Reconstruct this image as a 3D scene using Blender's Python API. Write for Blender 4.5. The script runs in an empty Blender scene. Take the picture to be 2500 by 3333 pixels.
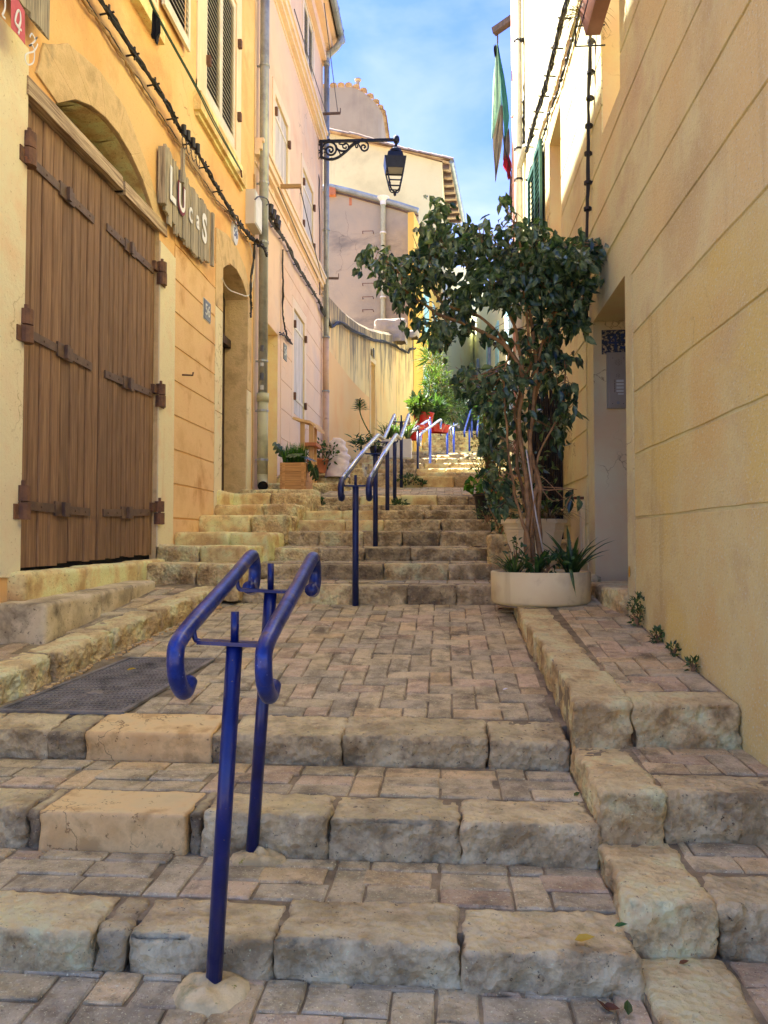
import bpy, bmesh, math, random
from mathutils import Vector, Matrix, noise, Euler
random.seed(7)
S = bpy.context.scene
C = S.collection
PI = math.pi
rad = math.radians

# ------------------------------------------------------------------ camera, sky, sun, exposure
F = 2500.0
YAW = math.atan(200 / F); PITCH = math.atan(90.5 / F)
cam = bpy.data.cameras.new('camera'); co = bpy.data.objects.new('camera', cam); C.objects.link(co)
cam.sensor_fit = 'HORIZONTAL'; cam.sensor_width = 36.0; cam.lens = 36.0
cam.clip_start = 0.05; cam.clip_end = 2000
co.location = (0, 0, 0); co.rotation_euler = (PI / 2 + PITCH, 0, YAW)
S.camera = co
SUN = Vector((-1.0, 0.6, 2.04)).normalized()          # towards the sun
w = bpy.data.worlds.new('World'); S.world = w; w.use_nodes = True
nt = w.node_tree; nt.nodes.clear(); N = nt.nodes.new; K = nt.links.new
out = N('ShaderNodeOutputWorld'); bg = N('ShaderNodeBackground'); sky = N('ShaderNodeTexSky')
sky.sky_type = 'NISHITA'; sky.sun_disc = False
sky.sun_elevation = math.asin(SUN.z); sky.sun_rotation = math.atan2(SUN.x, SUN.y)
sky.air_density = 1.0; sky.dust_density = 0.6; sky.ozone_density = 1.5
tc = N('ShaderNodeTexCoord'); mp = N('ShaderNodeMapping'); mp.inputs['Scale'].default_value = (1, 1, 2.0)
K(tc.outputs['Generated'], mp.inputs['Vector'])
cn = N('ShaderNodeTexNoise'); cn.inputs['Scale'].default_value = 2.6; cn.inputs['Detail'].default_value = 7
cn.inputs['Roughness'].default_value = 0.52; cn.inputs['Distortion'].default_value = 0.35
K(mp.outputs['Vector'], cn.inputs['Vector'])
cr = N('ShaderNodeValToRGB'); cr.color_ramp.elements[0].position = 0.47; cr.color_ramp.elements[1].position = 0.68
cr.color_ramp.elements[1].color = (0.62, 0.62, 0.62, 1)
K(cn.outputs['Fac'], cr.inputs['Fac'])
mx = N('ShaderNodeMix'); mx.data_type = 'RGBA'
K(cr.outputs['Color'], mx.inputs['Factor'])
gn = N('ShaderNodeMix'); gn.data_type = 'RGBA'; gn.blend_type = 'MULTIPLY'; gn.inputs['Factor'].default_value = 1
gn.inputs['B'].default_value = (0.225, 0.285, 0.56, 1)
K(sky.outputs['Color'], gn.inputs['A'])
K(gn.outputs['Result'], mx.inputs['A']); mx.inputs['B'].default_value = (1.6, 1.7, 1.85, 1)
K(mx.outputs['Result'], bg.inputs['Color']); bg.inputs['Strength'].default_value = 0.1
K(bg.outputs['Background'], out.inputs['Surface'])
sl = bpy.data.lights.new('sun', 'SUN'); sl.energy = 3.9; sl.angle = rad(0.55); sl.color = (1.0, 0.97, 0.92)
so = bpy.data.objects.new('sun', sl); C.objects.link(so); so.rotation_euler = SUN.to_track_quat('Z', 'Y').to_euler()
so.location = (-10, 6, 30)
S.view_settings.view_transform = 'Standard'; S.view_settings.look = 'None'
S.view_settings.gamma = 1; S.view_settings.use_curve_mapping = False
S.view_settings.exposure = 3.05
S.render.engine = 'CYCLES'
S.cycles.max_bounces = 10; S.cycles.diffuse_bounces = 8; S.cycles.use_denoising = True

# ------------------------------------------------------------------ measuring helpers (a ray of the photograph met with a real plane)
f0 = Vector((-math.sin(YAW), math.cos(YAW), 0)); rt = Vector((math.cos(YAW), math.sin(YAW), 0))
fw = f0 * math.cos(PITCH) + Vector((0, 0, math.sin(PITCH))); upv = Vector((0, 0, math.cos(PITCH))) - f0 * math.sin(PITCH)
def ray(x, y): return fw + rt * ((x - 1250) / F) - upv * ((y - 1666.5) / F)
XL, XR = -2.5, 1.16
def on(ax, val, x, y):
    d = ray(x, y); return d * (val / d[ax])
def L(x, y, d=0.0): return on(0, XL + d, x, y)
def R(x, y, d=0.0): return on(0, XR - d, x, y)
def P(x, y, Y): return on(1, Y, x, y)

# ------------------------------------------------------------------ helpers
def lin(c):
    if isinstance(c, str):
        v = [int(c[i:i + 2], 16) / 255 for i in (0, 2, 4)]
        return tuple((q / 12.92 if q <= 0.04045 else ((q + 0.055) / 1.055) ** 2.4) for q in v) + (1,)
    return tuple(c) + (1,) if len(c) == 3 else c
LIN0 = lin
def tag(o, label=None, cat=None, group=None, kind=None):
    if label: o['label'] = label
    if cat: o['category'] = cat
    if group: o['group'] = group
    if kind: o['kind'] = kind
    return o
def empty(name, loc=(0, 0, 0), label=None, cat=None, group=None, kind=None):
    o = bpy.data.objects.new(name, None); o.location = loc; o.empty_display_size = 0.1; C.objects.link(o)
    bpy_mw[o.name] = Vector(loc)
    return tag(o, label, cat, group, kind)
bpy_mw = {}
def worldloc(o):
    v = Vector((0, 0, 0))
    while o: v = v + Vector(o.location); o = o.parent
    return v
def link(name, me, m=None, parent=None, loc=None):
    """me has world coordinates unless loc is given (then local to loc)"""
    o = bpy.data.objects.new(name, me); C.objects.link(o)
    if m is not None:
        ms = m if isinstance(m, (list, tuple)) else [m]
        if len(me.materials) == 0:
            for q in ms: me.materials.append(q)
    base = worldloc(parent) if parent else Vector((0, 0, 0))
    if loc is not None: o.location = Vector(loc) - base
    else:
        o.location = -base
    if parent: o.parent = parent
    return o
class MB:
    def __init__(s): s.v = []; s.f = []; s.mi = []; s.cur = 0
    def add(s, vs, fs):
        n = len(s.v); s.v += [tuple(q) for q in vs]; s.f += [tuple(i + n for i in f) for f in fs]; s.mi += [s.cur] * len(fs)
        return s
    def box(s, a, b, M=None):
        x0, y0, z0 = a; x1, y1, z1 = b
        vs = [Vector(q) for q in ((x0,y0,z0),(x1,y0,z0),(x1,y1,z0),(x0,y1,z0),(x0,y0,z1),(x1,y0,z1),(x1,y1,z1),(x0,y1,z1))]
        if M is not None: vs = [M @ q for q in vs]
        return s.add(vs, [(0,3,2,1),(4,5,6,7),(0,1,5,4),(1,2,6,5),(2,3,7,6),(3,0,4,7)])
    def bar(s, p, q, w_, h_, up=(0, 0, 1)):
        p = Vector(p); q = Vector(q); d = (q - p); l = d.length
        if l < 1e-6: return s
        d /= l; u = Vector(up); sd = d.cross(u)
        if sd.length < 1e-4: sd = d.cross(Vector((1, 0, 0)))
        sd.normalize(); u = sd.cross(d)
        vs = []
        for a in (p, q):
            for i, j in ((-1,-1),(1,-1),(1,1),(-1,1)): vs.append(a + sd * (i * w_ / 2) + u * (j * h_ / 2))
        return s.add(vs, [(0,3,2,1),(4,5,6,7),(0,1,5,4),(1,2,6,5),(2,3,7,6),(3,0,4,7)])
    def tube(s, pts, r, n=6, cap=True):
        pts = [Vector(p) for p in pts]; rs = r if isinstance(r, (list, tuple)) else [r] * len(pts)
        vs = []; fs = []; prev = None
        for i, p in enumerate(pts):
            if i == 0: d = pts[1] - p
            elif i == len(pts) - 1: d = p - pts[-2]
            else: d = (pts[i + 1] - p).normalized() + (p - pts[i - 1]).normalized()
            if d.length < 1e-9: d = Vector((0, 0, 1))
            d.normalize()
            if prev is None:
                a = Vector((0, 0, 1)) if abs(d.z) < 0.9 else Vector((1, 0, 0)); u = d.cross(a).normalized()
            else:
                u = prev - d * prev.dot(d)
                if u.length < 1e-6: u = d.cross(Vector((0, 0, 1)))
                u.normalize()
            prev = u; v = d.cross(u)
            for k in range(n):
                a = 2 * PI * k / n; vs.append(p + (u * math.cos(a) + v * math.sin(a)) * rs[i])
        for i in range(len(pts) - 1):
            for k in range(n):
                k2 = (k + 1) % n; fs.append((i*n+k, i*n+k2, (i+1)*n+k2, (i+1)*n+k))
        if cap:
            fs.append(tuple(range(n - 1, -1, -1))); fs.append(tuple((len(pts) - 1) * n + k for k in range(n)))
        return s.add(vs, fs)
    def lathe(s, c, prof, n=24, cap=False, sq=None):
        c = Vector(c); vs = []; fs = []
        for (r, z) in prof:
            for k in range(n):
                a = 2 * PI * (k + .5) / n; vs.append(c + Vector((r * math.cos(a), r * math.sin(a), z)))
        for i in range(len(prof) - 1):
            for k in range(n):
                k2 = (k + 1) % n; fs.append((i*n+k, i*n+k2, (i+1)*n+k2, (i+1)*n+k))
        if cap: fs.append(tuple(range(n - 1, -1, -1))); fs.append(tuple((len(prof) - 1) * n + k for k in range(n)))
        return s.add(vs, fs)
    def mesh(s, name, smooth=False):
        me = bpy.data.meshes.new(name); me.from_pydata(s.v, [], s.f)
        if any(s.mi): me.polygons.foreach_set('material_index', s.mi)
        if smooth: me.polygons.foreach_set('use_smooth', [True] * len(me.polygons))
        me.update(); return me
    def obj(s, name, m, parent=None, smooth=False, label=None):
        o = link(name, s.mesh(name, smooth), m, parent)
        if label: o['label'] = label
        return o
def ball(mb, c, r, n=8, k=5, sc=(1, 1, 1)):
    pr = [(max(1e-4, r * math.sin(PI * i / k)), -r * math.cos(PI * i / k)) for i in range(k + 1)]
    t = MB().lathe((0, 0, 0), pr, n); mb.add([Vector(c) + Vector((v[0]*sc[0], v[1]*sc[1], v[2]*sc[2])) for v in t.v], t.f)
def smooth_path(pts, k=6):
    pts = [Vector(p) for p in pts]; P_ = [2*pts[0]-pts[1]] + pts + [2*pts[-1]-pts[-2]]; o = []
    for i in range(1, len(P_) - 2):
        a, b, c, d = P_[i-1:i+3]
        for j in range(k):
            t = j / k
            o.append(0.5*((2*b)+(c-a)*t+(2*a-5*b+4*c-d)*t*t+(3*b-a-3*c+d)*t**3))
    o.append(pts[-1]); return o
def round_path(pts, rb, k=5):
    """polyline with bent corners of radius rb"""
    pts = [Vector(p) for p in pts]; o = [pts[0]]
    for i in range(1, len(pts) - 1):
        a = (pts[i-1] - pts[i]); b = (pts[i+1] - pts[i]); q = min(rb, a.length*.45, b.length*.45)
        a.normalize(); b.normalize(); s_ = pts[i] + a*q; e_ = pts[i] + b*q
        for j in range(k + 1):
            t = j / k; o.append(s_*(1-t)**2 + pts[i]*2*t*(1-t) + e_*t*t)
    o.append(pts[-1]); return o

# ------------------------------------------------------------------ materials
def mat(name, cols, sc=3.0, rough=0.85, bump=0.3, bs=60.0, spots=None, sc2=None, stain=None, stainsc=(1, 1, 1), streak=None,
        metal=0.0, rnd=0.0, roughvar=None, vor=0.0, detail=8, bdist=0.01, updirt=None, coat=0, patch=None, gain=None, pits=None, cw=.30, cracks=None):
    gain = gain or ((1.78, 1.76, 1.44) if 'brick' in name else (1.30, 1.26, 1.22) if 'arch' in name else (1.84, 1.72, 1.38) if ('stone' in name or 'brick' in name or 'mortar' in name or 'street' in name or 'cement' in name) else (1.5, 1.70, 1.66) if 'right_wall' in name or 'tub' in name else (1.36, 1.27, 1.24) if 'ochre' in name else (1.42, 1.34, 1.12) if ('grey' in name or 'mauve' in name or 'tile' in name or 'gable' in name) else (1.50, 1.48, 1.34) if 'gate' in name else (1.75, 1.62, 1.30) if 'reveal' in name else (1.36, 1.38, 1.32) if 'pink' in name else (1.5, 1.35, 1.3) if 'orange' in name or 'peach' in name or 'pale' in name else (1.42, 1.50, 1.60))
    def lin(c, L_=LIN0): return tuple(min(.80, q * g_) for q, g_ in zip(L_(c)[:3], gain)) + (1,) if isinstance(c, str) and c not in ('000000', 'ffffff') else L_(c)
    m = bpy.data.materials.new(name); m.use_nodes = True; t = m.node_tree; n = t.nodes; l = t.links
    b = n['Principled BSDF']; b.inputs['Roughness'].default_value = rough; b.inputs['Metallic'].default_value = metal
    if coat: b.inputs['Coat Weight'].default_value = coat
    g = n.new('ShaderNodeNewGeometry'); pos = g.outputs['Position']
    def nz(scale, det=4, rg=0.6, vec=None, dist=0.0):
        q = n.new('ShaderNodeTexNoise'); q.inputs['Scale'].default_value = scale; q.inputs['Detail'].default_value = det
        q.inputs['Roughness'].default_value = rg; q.inputs['Distortion'].default_value = dist
        l.new(vec or pos, q.inputs['Vector']); return q.outputs['Fac']
    def ramp(f, ps, cs):
        r = n.new('ShaderNodeValToRGB'); e = r.color_ramp.elements
        while len(e) < len(cs): e.new(0.5)
        for i, (p_, c_) in enumerate(zip(ps, cs)): e[i].position = p_; e[i].color = lin(c_)
        l.new(f, r.inputs['Fac']); return r.outputs['Color']
    def mixc(fac, a, bb, mode='MIX'):
        q = n.new('ShaderNodeMix'); q.data_type = 'RGBA'; q.blend_type = mode
        for s_, v_ in (('Factor', fac), ('A', a), ('B', bb)):
            if hasattr(v_, 'is_linked') or hasattr(v_, 'links'): l.new(v_, q.inputs[s_])
            else: q.inputs[s_].default_value = v_
        return q.outputs['Result']
    k = len(cols); ps = [0.5 - cw / 2 + cw * i / max(1, k - 1) for i in range(k)]
    col = ramp(nz(sc, detail, 0.62), ps, cols) if k > 1 else None
    if col is None:
        rr = n.new('ShaderNodeRGB'); rr.outputs[0].default_value = lin(cols[0]); col = rr.outputs[0]
    if patch:                                            # (colour, scale, threshold, softness)
        pc, psx, th, sf = patch
        col = mixc(ramp(nz(psx, 3, 0.5), [th, th + sf], ['000000', 'ffffff']), col, lin(pc))
    if stain:                                            # broad weathering
        c_, s_, th = stain
        mpn = n.new('ShaderNodeMapping'); mpn.inputs['Scale'].default_value = stainsc; l.new(pos, mpn.inputs['Vector'])
        col = mixc(ramp(nz(s_, 6, 0.65, mpn.outputs['Vector'], 0.3), [th, th + 0.16], ['000000', 'ffffff']), col, lin(c_))
    if streak:                                           # vertical runs
        c_, s_, th = streak
        mpn = n.new('ShaderNodeMapping'); mpn.inputs['Scale'].default_value = (1, 1, 0.12); l.new(pos, mpn.inputs['Vector'])
        col = mixc(ramp(nz(s_, 5, 0.6, mpn.outputs['Vector']), [th, th + 0.2], ['000000', 'ffffff']), col, lin(c_))
    if 'stone' in name and updirt:                       # foot-worn pale upper faces
        sp_ = n.new('ShaderNodeSeparateXYZ'); l.new(g.outputs['Normal'], sp_.inputs['Vector']); pw_ = n.new('ShaderNodeMath'); pw_.operation = 'POWER'; pw_.inputs[1].default_value = 6; l.new(sp_.outputs['Z'], pw_.inputs[0])
        mm_ = n.new('ShaderNodeMath'); mm_.operation = 'MULTIPLY'; l.new(pw_.outputs[0], mm_.inputs[0]); l.new(ramp(nz(5, 6, .65), [.38, .6], [(.1, .1, .1), (.62, .62, .62)]), mm_.inputs[1]); mm_.use_clamp = True
        col = mixc(mm_.outputs[0], col, lin('b9ab88'))
    if updirt:                                           # grime that sits on upright broken faces
        c_, th = updirt
        sep = n.new('ShaderNodeSeparateXYZ'); l.new(g.outputs['Normal'], sep.inputs['Vector'])
        ma = n.new('ShaderNodeMath'); ma.operation = 'ABSOLUTE'; l.new(sep.outputs['Z'], ma.inputs[0])
        su = n.new('ShaderNodeMath'); su.operation = 'SUBTRACT'; su.inputs[0].default_value = 1.0; l.new(ma.outputs[0], su.inputs[1])
        mu = n.new('ShaderNodeMath'); mu.operation = 'MULTIPLY'; l.new(su.outputs[0], mu.inputs[0])
        l.new(ramp(nz(9, 7, 0.7), [th, th + .25], ['000000', 'ffffff']), mu.inputs[1])
        col = mixc(mu.outputs[0], col, lin(c_))
    if spots:                                            # fine speckle
        c_, s_, th = spots
        col = mixc(ramp(nz(s_, 3, 0.75), [th, th + 0.07], ['000000', 'ffffff']), col, lin(c_))
    if pits:
        c_, s_, th = pits
        vo = n.new('ShaderNodeVectorMath'); vo.operation = 'ADD'; vo.inputs[1].default_value = (13, 7, 5); l.new(pos, vo.inputs[0])
        col = mixc(ramp(nz(s_, 4, 0.8, vo.outputs[0]), [th, th + 0.06], ['000000', 'ffffff']), col, lin(c_))
    if cracks:
        c_, s_, th = cracks
        dn = n.new('ShaderNodeTexNoise'); dn.inputs['Scale'].default_value = s_ * 2.5; dn.inputs['Detail'].default_value = 6; l.new(pos, dn.inputs['Vector'])
        ad = n.new('ShaderNodeMixRGB'); ad.blend_type = 'ADD'; ad.inputs['Fac'].default_value = .55; l.new(pos, ad.inputs['Color1']); l.new(dn.outputs['Color'], ad.inputs['Color2'])
        vc = n.new('ShaderNodeTexVoronoi'); vc.feature = 'DISTANCE_TO_EDGE'; vc.inputs['Scale'].default_value = s_; l.new(ad.outputs['Color'], vc.inputs['Vector'])
        ln_ = ramp(vc.outputs['Distance'], [0.0, .006 * s_], ['ffffff', '000000']); mk = ramp(nz(s_ * .45, 3, .5), [th, th + .05], ['000000', 'ffffff'])
        mq = n.new('ShaderNodeMix'); mq.data_type = 'RGBA'; mq.blend_type = 'MULTIPLY'; mq.inputs['Factor'].default_value = 1; l.new(ln_, mq.inputs['A']); l.new(mk, mq.inputs['B'])
        col = mixc(mq.outputs['Result'], col, lin(c_))
    if rnd:
        oi = n.new('ShaderNodeObjectInfo'); hs = n.new('ShaderNodeHueSaturation')
        mr = n.new('ShaderNodeMapRange'); mr.inputs['To Min'].default_value = 1 - rnd; mr.inputs['To Max'].default_value = 1 + rnd
        l.new(oi.outputs['Random'], mr.inputs['Value']); l.new(mr.outputs['Result'], hs.inputs['Value'])
        l.new(col, hs.inputs['Color']); col = hs.outputs['Color']
    l.new(col, b.inputs['Base Color'])
    if roughvar:                                         # damp / polished patches
        lo, s_, th = roughvar
        rr = ramp(nz(s_, 4, 0.6), [th, th + .12], [(rough,) * 3, (lo,) * 3])
        l.new(rr, b.inputs['Roughness'])
    if bump:
        h = nz(bs, 5, 0.7)
        if vor:
            vv = n.new('ShaderNodeTexVoronoi'); vv.inputs['Scale'].default_value = bs * vor; l.new(pos, vv.inputs['Vector'])
            mm = n.new('ShaderNodeMath'); mm.operation = 'ADD'; l.new(h, mm.inputs[0]); l.new(vv.outputs['Distance'], mm.inputs[1]); h = mm.outputs[0]
        bp = n.new('ShaderNodeBump'); bp.inputs['Strength'].default_value = bump; bp.inputs['Distance'].default_value = bdist
        l.new(h, bp.inputs['Height']); l.new(bp.outputs['Normal'], b.inputs['Normal'])
    return m
def wood(name, cols, axis='z', rough=0.75, sc=10, rnd=0.15, bump=0.4):
    m = mat(name, cols, sc=1, rough=rough, bump=bump, bs=1, rnd=rnd)
    t = m.node_tree; g = [q for q in t.nodes if q.type == 'NEW_GEOMETRY'][0]
    s_ = {'z': (sc, sc, sc * 0.045), 'y': (sc, sc * 0.045, sc), 'x': (sc * 0.045, sc, sc)}[axis]
    oi = t.nodes.new('ShaderNodeObjectInfo'); va = t.nodes.new('ShaderNodeVectorMath'); va.operation = 'ADD'
    sc3 = t.nodes.new('ShaderNodeVectorMath'); sc3.operation = 'SCALE'; sc3.inputs['Scale'].default_value = 7.3
    t.links.new(oi.outputs['Random'], sc3.inputs[0])
    mpn = t.nodes.new('ShaderNodeMapping'); mpn.inputs['Scale'].default_value = s_
    t.links.new(g.outputs['Position'], va.inputs[0]); t.links.new(sc3.outputs[0], va.inputs[1]); t.links.new(va.outputs[0], mpn.inputs['Vector'])
    for q in t.nodes:
        if q.type == 'TEX_NOISE':
            t.links.new(mpn.outputs['Vector'], q.inputs['Vector']); q.inputs['Scale'].default_value = 2.2 if q.inputs['Scale'].default_value < 1.01 else q.inputs['Scale'].default_value
            q.inputs['Distortion'].default_value = 0.6
    return m
def leafmat(name, cols, rough=0.35, trans=0.25, sc=30):
    m = bpy.data.materials.new(name); m.use_nodes = True; t = m.node_tree; n = t.nodes; l = t.links
    b = n['Principled BSDF']; b.inputs['Roughness'].default_value = rough
    g = n.new('ShaderNodeNewGeometry')
    q = n.new('ShaderNodeTexNoise'); q.inputs['Scale'].default_value = sc; q.inputs['Detail'].default_value = 2; l.new(g.outputs['Position'], q.inputs['Vector'])
    mm = n.new('ShaderNodeMath'); mm.operation = 'ADD'; l.new(q.outputs['Fac'], mm.inputs[0])
    mr = n.new('ShaderNodeMapRange'); mr.inputs['To Min'].default_value = -.22; mr.inputs['To Max'].default_value = .22
    l.new(g.outputs['Random Per Island'], mr.inputs['Value']); l.new(mr.outputs['Result'], mm.inputs[1])
    r = n.new('ShaderNodeValToRGB'); e = r.color_ramp.elements
    while len(e) < len(cols): e.new(.5)
    for i, c_ in enumerate(cols): e[i].position = .25 + .5 * i / (len(cols) - 1); e[i].color = lin(c_)
    l.new(mm.outputs[0], r.inputs['Fac']); l.new(r.outputs['Color'], b.inputs['Base Color'])
    if trans:
        tr = n.new('ShaderNodeBsdfTranslucent'); ms = n.new('ShaderNodeMixShader'); ms.inputs['Fac'].default_value = trans
        br = n.new('ShaderNodeMix'); br.data_type = 'RGBA'; br.blend_type = 'MULTIPLY'; br.inputs['Factor'].default_value = 1
        br.inputs['B'].default_value = (1.6, 2.0, 0.7, 1); l.new(r.outputs['Color'], br.inputs['A']); l.new(br.outputs['Result'], tr.inputs['Color'])
        l.new(b.outputs[0], ms.inputs[1]); l.new(tr.outputs[0], ms.inputs[2]); l.new(ms.outputs[0], n['Material Output'].inputs['Surface'])
    return m
def flat(name, c, rough=0.6, metal=0.0, bump=0.0, bs=50): return mat(name, [c], rough=rough, metal=metal, bump=bump, bs=bs, gain=(1, 1, 1))

M = {}
M['ochre'] = mat('ochre_plaster', cracks=('8a6636', 1.1, .60), cols=['c2965a', 'd2a86c', 'cca062'], sc=1.3, bump=0.45, bs=38, bdist=.012, stain=('b58e56', 1.1, 0.56), spots=('8a6636', 46, 0.64), pits=('e0bd84', 30, .66), patch=('d6ae76', .7, .52, .1))
M['ochre_low'] = mat('ochre_plaster_lower', ['bf9f6c', 'ccae7c', 'c8a878'], sc=1.6, bump=0.45, bs=42, bdist=.01, stain=('a5783c', 1.6, 0.55), spots=('d8c9a5', 30, 0.76))
M['cream_trim'] = mat('cream_plaster_trim', cracks=('94804f', 1.5, .56), cols=['c6ac82', 'd2b890', 'cbb28a'], sc=2.2, bump=0.5, bs=40, bdist=.012, spots=('a08a60', 50, 0.64), streak=('b89a68', 5, .62))
M['limestone'] = mat('arch_limestone', ['a88f63', 'c4ab7c', 'b9a070'], sc=4, bump=0.7, bs=45, bdist=.015, stain=('8d7a5a', 3, 0.6), spots=('ddd0ab', 60, 0.68))
M['pink'] = mat('pink_plaster', cracks=('927a66', .9, .54), cols=['c3a184', 'd0ae90', 'ccab8b'], sc=.9, bump=0.3, bs=30, stain=('bda693', .8, 0.52), streak=('a98f78', 3.2, .63), spots=('8f7460', 38, .76))
M['pink_trim'] = mat('yellow_trim_plaster', ['c6a988', 'd0b392'], sc=2, bump=0.3, bs=30, streak=('b09470', 6, .6))
M['rwall'] = mat('right_wall_plaster', streak=('a0865a', 2.4, .62), cols=['b09a72', 'cab48a', 'c0a97e'], cracks=('7d663e', 1.6, .56), cw=.22, sc=.8, bump=0.8, bs=62, bdist=.014, stain=('b09674', .9, 0.56), spots=('d8c7a2', 95, .58), pits=('94794e', 75, .62), patch=('c4a878', .55, .5, .12))
M['rwall2'] = mat('right_wall_lower_render', streak=('9c814e', 3.0, .60), cols=['b29868', 'c9ae7c', 'bfa26a'], cracks=('7d6434', 1.3, .60), cw=.22, sc=.9, bump=0.9, bs=55, bdist=.015, stain=('b59c74', 1.3, 0.58), spots=('dcc99c', 90, .58), pits=('937848', 72, .62), patch=('c8a868', .8, .5, .07))
M['reveal'] = mat('reveal_paint', cracks=('7d6a52', 2.5, .58), cols=['b9a283', 'c6b092'], sc=3, bump=0.25, bs=30, stain=('8d7a62', 6, 0.68), spots=('81705a', 25, .74))
M['curved'] = mat('orange_yellow_wall', ['cba868', 'd4b274', 'd2b47c'], sc=.6, bump=0.4, bs=14, bdist=.02, streak=('8f7450', 2.6, .54), stain=('c4a474', .5, .55), stainsc=(1, 1, .4))
M['peach'] = mat('peach_orange_paint', ['cf9a5e', 'd8a468', 'd6a66c'], sc=.8, bump=.25, bs=16, streak=('b58a58', 2.2, .62))
M['grey_wall'] = mat('grey_render', cracks=('5b554d', .6, .5), cols=['7f7a72', '918a7e', '9a8f80'], sc=.5, bump=0.5, bs=10, bdist=.03, stain=('6a6763', .35, .55), stainsc=(1, 1, 2.2), streak=('7a736a', 1.2, .6))
M['cream_wall'] = mat('cream_gable_render', ['b5aa86', 'c6bb96', 'c9bf9c'], sc=.35, bump=0.2, bs=8, bdist=.03, stain=('a89c7c', .25, .56), streak=('9f9478', .9, .64))
M['mauve_wall'] = mat('mauve_grey_render', ['8c8174', '9a8f80', '948c7e'], sc=.3, bump=0.3, bs=8, bdist=.03, streak=('7d736d', .8, .6))
M['yellow_wall'] = mat('bright_yellow_render', ['c9963a', 'd3a248'], sc=.7, bump=0.2, bs=12)
M['pale_wall'] = mat('pale_cream_render', ['cfc4a2', 'dcd2b2', 'd8cfb0'], sc=.5, bump=0.2, bs=10, stain=('c2b592', .4, .6))
M['stone'] = mat('step_limestone', ['7d7054', '9d9072', 'b3a686'], pits=('3d3122', 40, .62), cw=.2, sc=6.5, rough=.8, bump=0.95, bs=42, bdist=.018, spots=('c4b591', 75, .66), stain=('584933', 4.2, .55), updirt=('63513a', .50), roughvar=(.36, 3.5, .6), vor=.8, rnd=.10)
M['stone_warm'] = mat('kerb_limestone', ['948260', 'aea07a', 'c0b18c'], pits=('5c4c34', 46, .62), cw=.2, sc=6, rough=.85, bump=0.9, bs=46, bdist=.016, spots=('d2c39c', 80, .65), stain=('6b5738', 4, .57), updirt=('5a4629', .48), vor=.8, rnd=.08)
M['stone_dark'] = mat('dark_worn_stone', ['665c49', '80755c', '91866a'], pits=('2e2417', 40, .62), cw=.2, sc=7, rough=.78, bump=0.9, bs=42, bdist=.018, spots=('a89a7c', 80, .63), updirt=('4a3d2e', .46), roughvar=(.38, 3, .58), vor=.8, rnd=.08)
M['new_stone'] = mat('new_pale_limestone', ['957a50', 'b5976a', 'a4885c'], cw=.2, pits=('6e5432', 24, .62), cracks=('6a5233', 3.0, .50), sc=5, rough=.7, bump=0.4, bs=40, bdist=.006, stain=('8f7549', 5, .62), updirt=('9a815a', .5), streak=('94794e', 12, .62))
M['sill'] = mat('pale_sill_stone', ['a08a61', 'bba67a', 'c7b48a'], pits=('6b5a3c', 60, .60), cw=.2, sc=4, rough=.85, bump=0.6, bs=40, bdist=.012, stain=('7c6a4a', 3.6, .6), spots=('8b7b5e', 70, .7))
M['bench'] = mat('bench_render', ['8a7a58', 'aa976e', 'b8a67e'], cw=.2, pits=('5a4c34', 40, .60), cracks=('4a3d28', 2.2, .52), sc=3.4, rough=.85, bump=0.5, bs=36, bdist=.01, stain=('5d5038', 3.2, .55), spots=('7d6a45', 60, .7))
M['mortar'] = mat('mortar_bed', ['5a5241', '6f6653', '857b66'], sc=9, rough=.95, bump=0.9, bs=60, bdist=.012, spots=('a79a80', 120, .66))
BR = []
for nm, cs in (('brick_tan', ['83785f', '9a8d72', 'a6997e']), ('brick_pink', ['897661', '9a8871', 'a3927c']),
               ('brick_grey', ['7b725e', '8f8570', '9c917b']), ('brick_warm', ['8d7b5e', 'a08d6c', 'aa9778'])):
    BR.append(mat(nm, cs, pits=('5a4c3a', 95, .60), sc=9, rough=.78, bump=0.8, bs=75, bdist=.008, spots=('bdb094', 120, .60), stain=('5e5340', 5.5, .54), cw=.2, roughvar=(.36, 2.2, .56), rnd=.12, vor=.6))
M['gate'] = wood('gate_planks', ['5a432c', '6a503a', '7c6249'], sc=26)
M['gate_top'] = wood('weathered_lintel', ['6a5238', '9a8261', 'b7a07b'], 'y', sc=22)
M['old_wood'] = wood('weathered_sign_board', ['59503f', '857860', 'a39578'], sc=26)
M['door'] = wood('dark_door_wood', ['2a1b11', '3c2818'], sc=12)
M['planter_wood'] = wood('planter_pine', ['9c6c38', 'b58247', 'c39257'], 'x', sc=12)
M['stand_wood'] = wood('stand_board', ['a9824e', 'bd965e'], 'z', sc=6)
M['rust'] = mat('rusty_iron', ['4a3325', '5c3f2c', '6b4a32'], sc=14, rough=.75, bump=0.5, bs=60, metal=.2, spots=('7d4a26', 22, .64))
M['strap'] = mat('brown_painted_iron', ['47352a', '54402f', '5f4836'], sc=10, rough=.6, bump=0.3, bs=50, metal=.1, spots=('6e472a', 30, .68))
M['iron'] = mat('black_wrought_iron', ['14161a', '1e2126'], sc=10, rough=.45, bump=0.1, metal=.4)
M['blue'] = mat('blue_enamel', ['030e38', '05164c', '041242'], sc=8, rough=.3, bump=0.12, bs=24, bdist=.004, metal=.15, spots=('6a4a38', 55, .68), coat=.15, roughvar=(.5, 14, .55))
M['rail_blue'] = mat('worn_blue_enamel', ['041240', '08205a', '153478'], sc=9, rough=.30, bump=0.3, bs=36, bdist=.004, metal=.25, stain=('5c4a40', 9, .55), coat=.2, spots=('8d98b8', 60, .68), roughvar=(.5, 12, .55))
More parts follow.
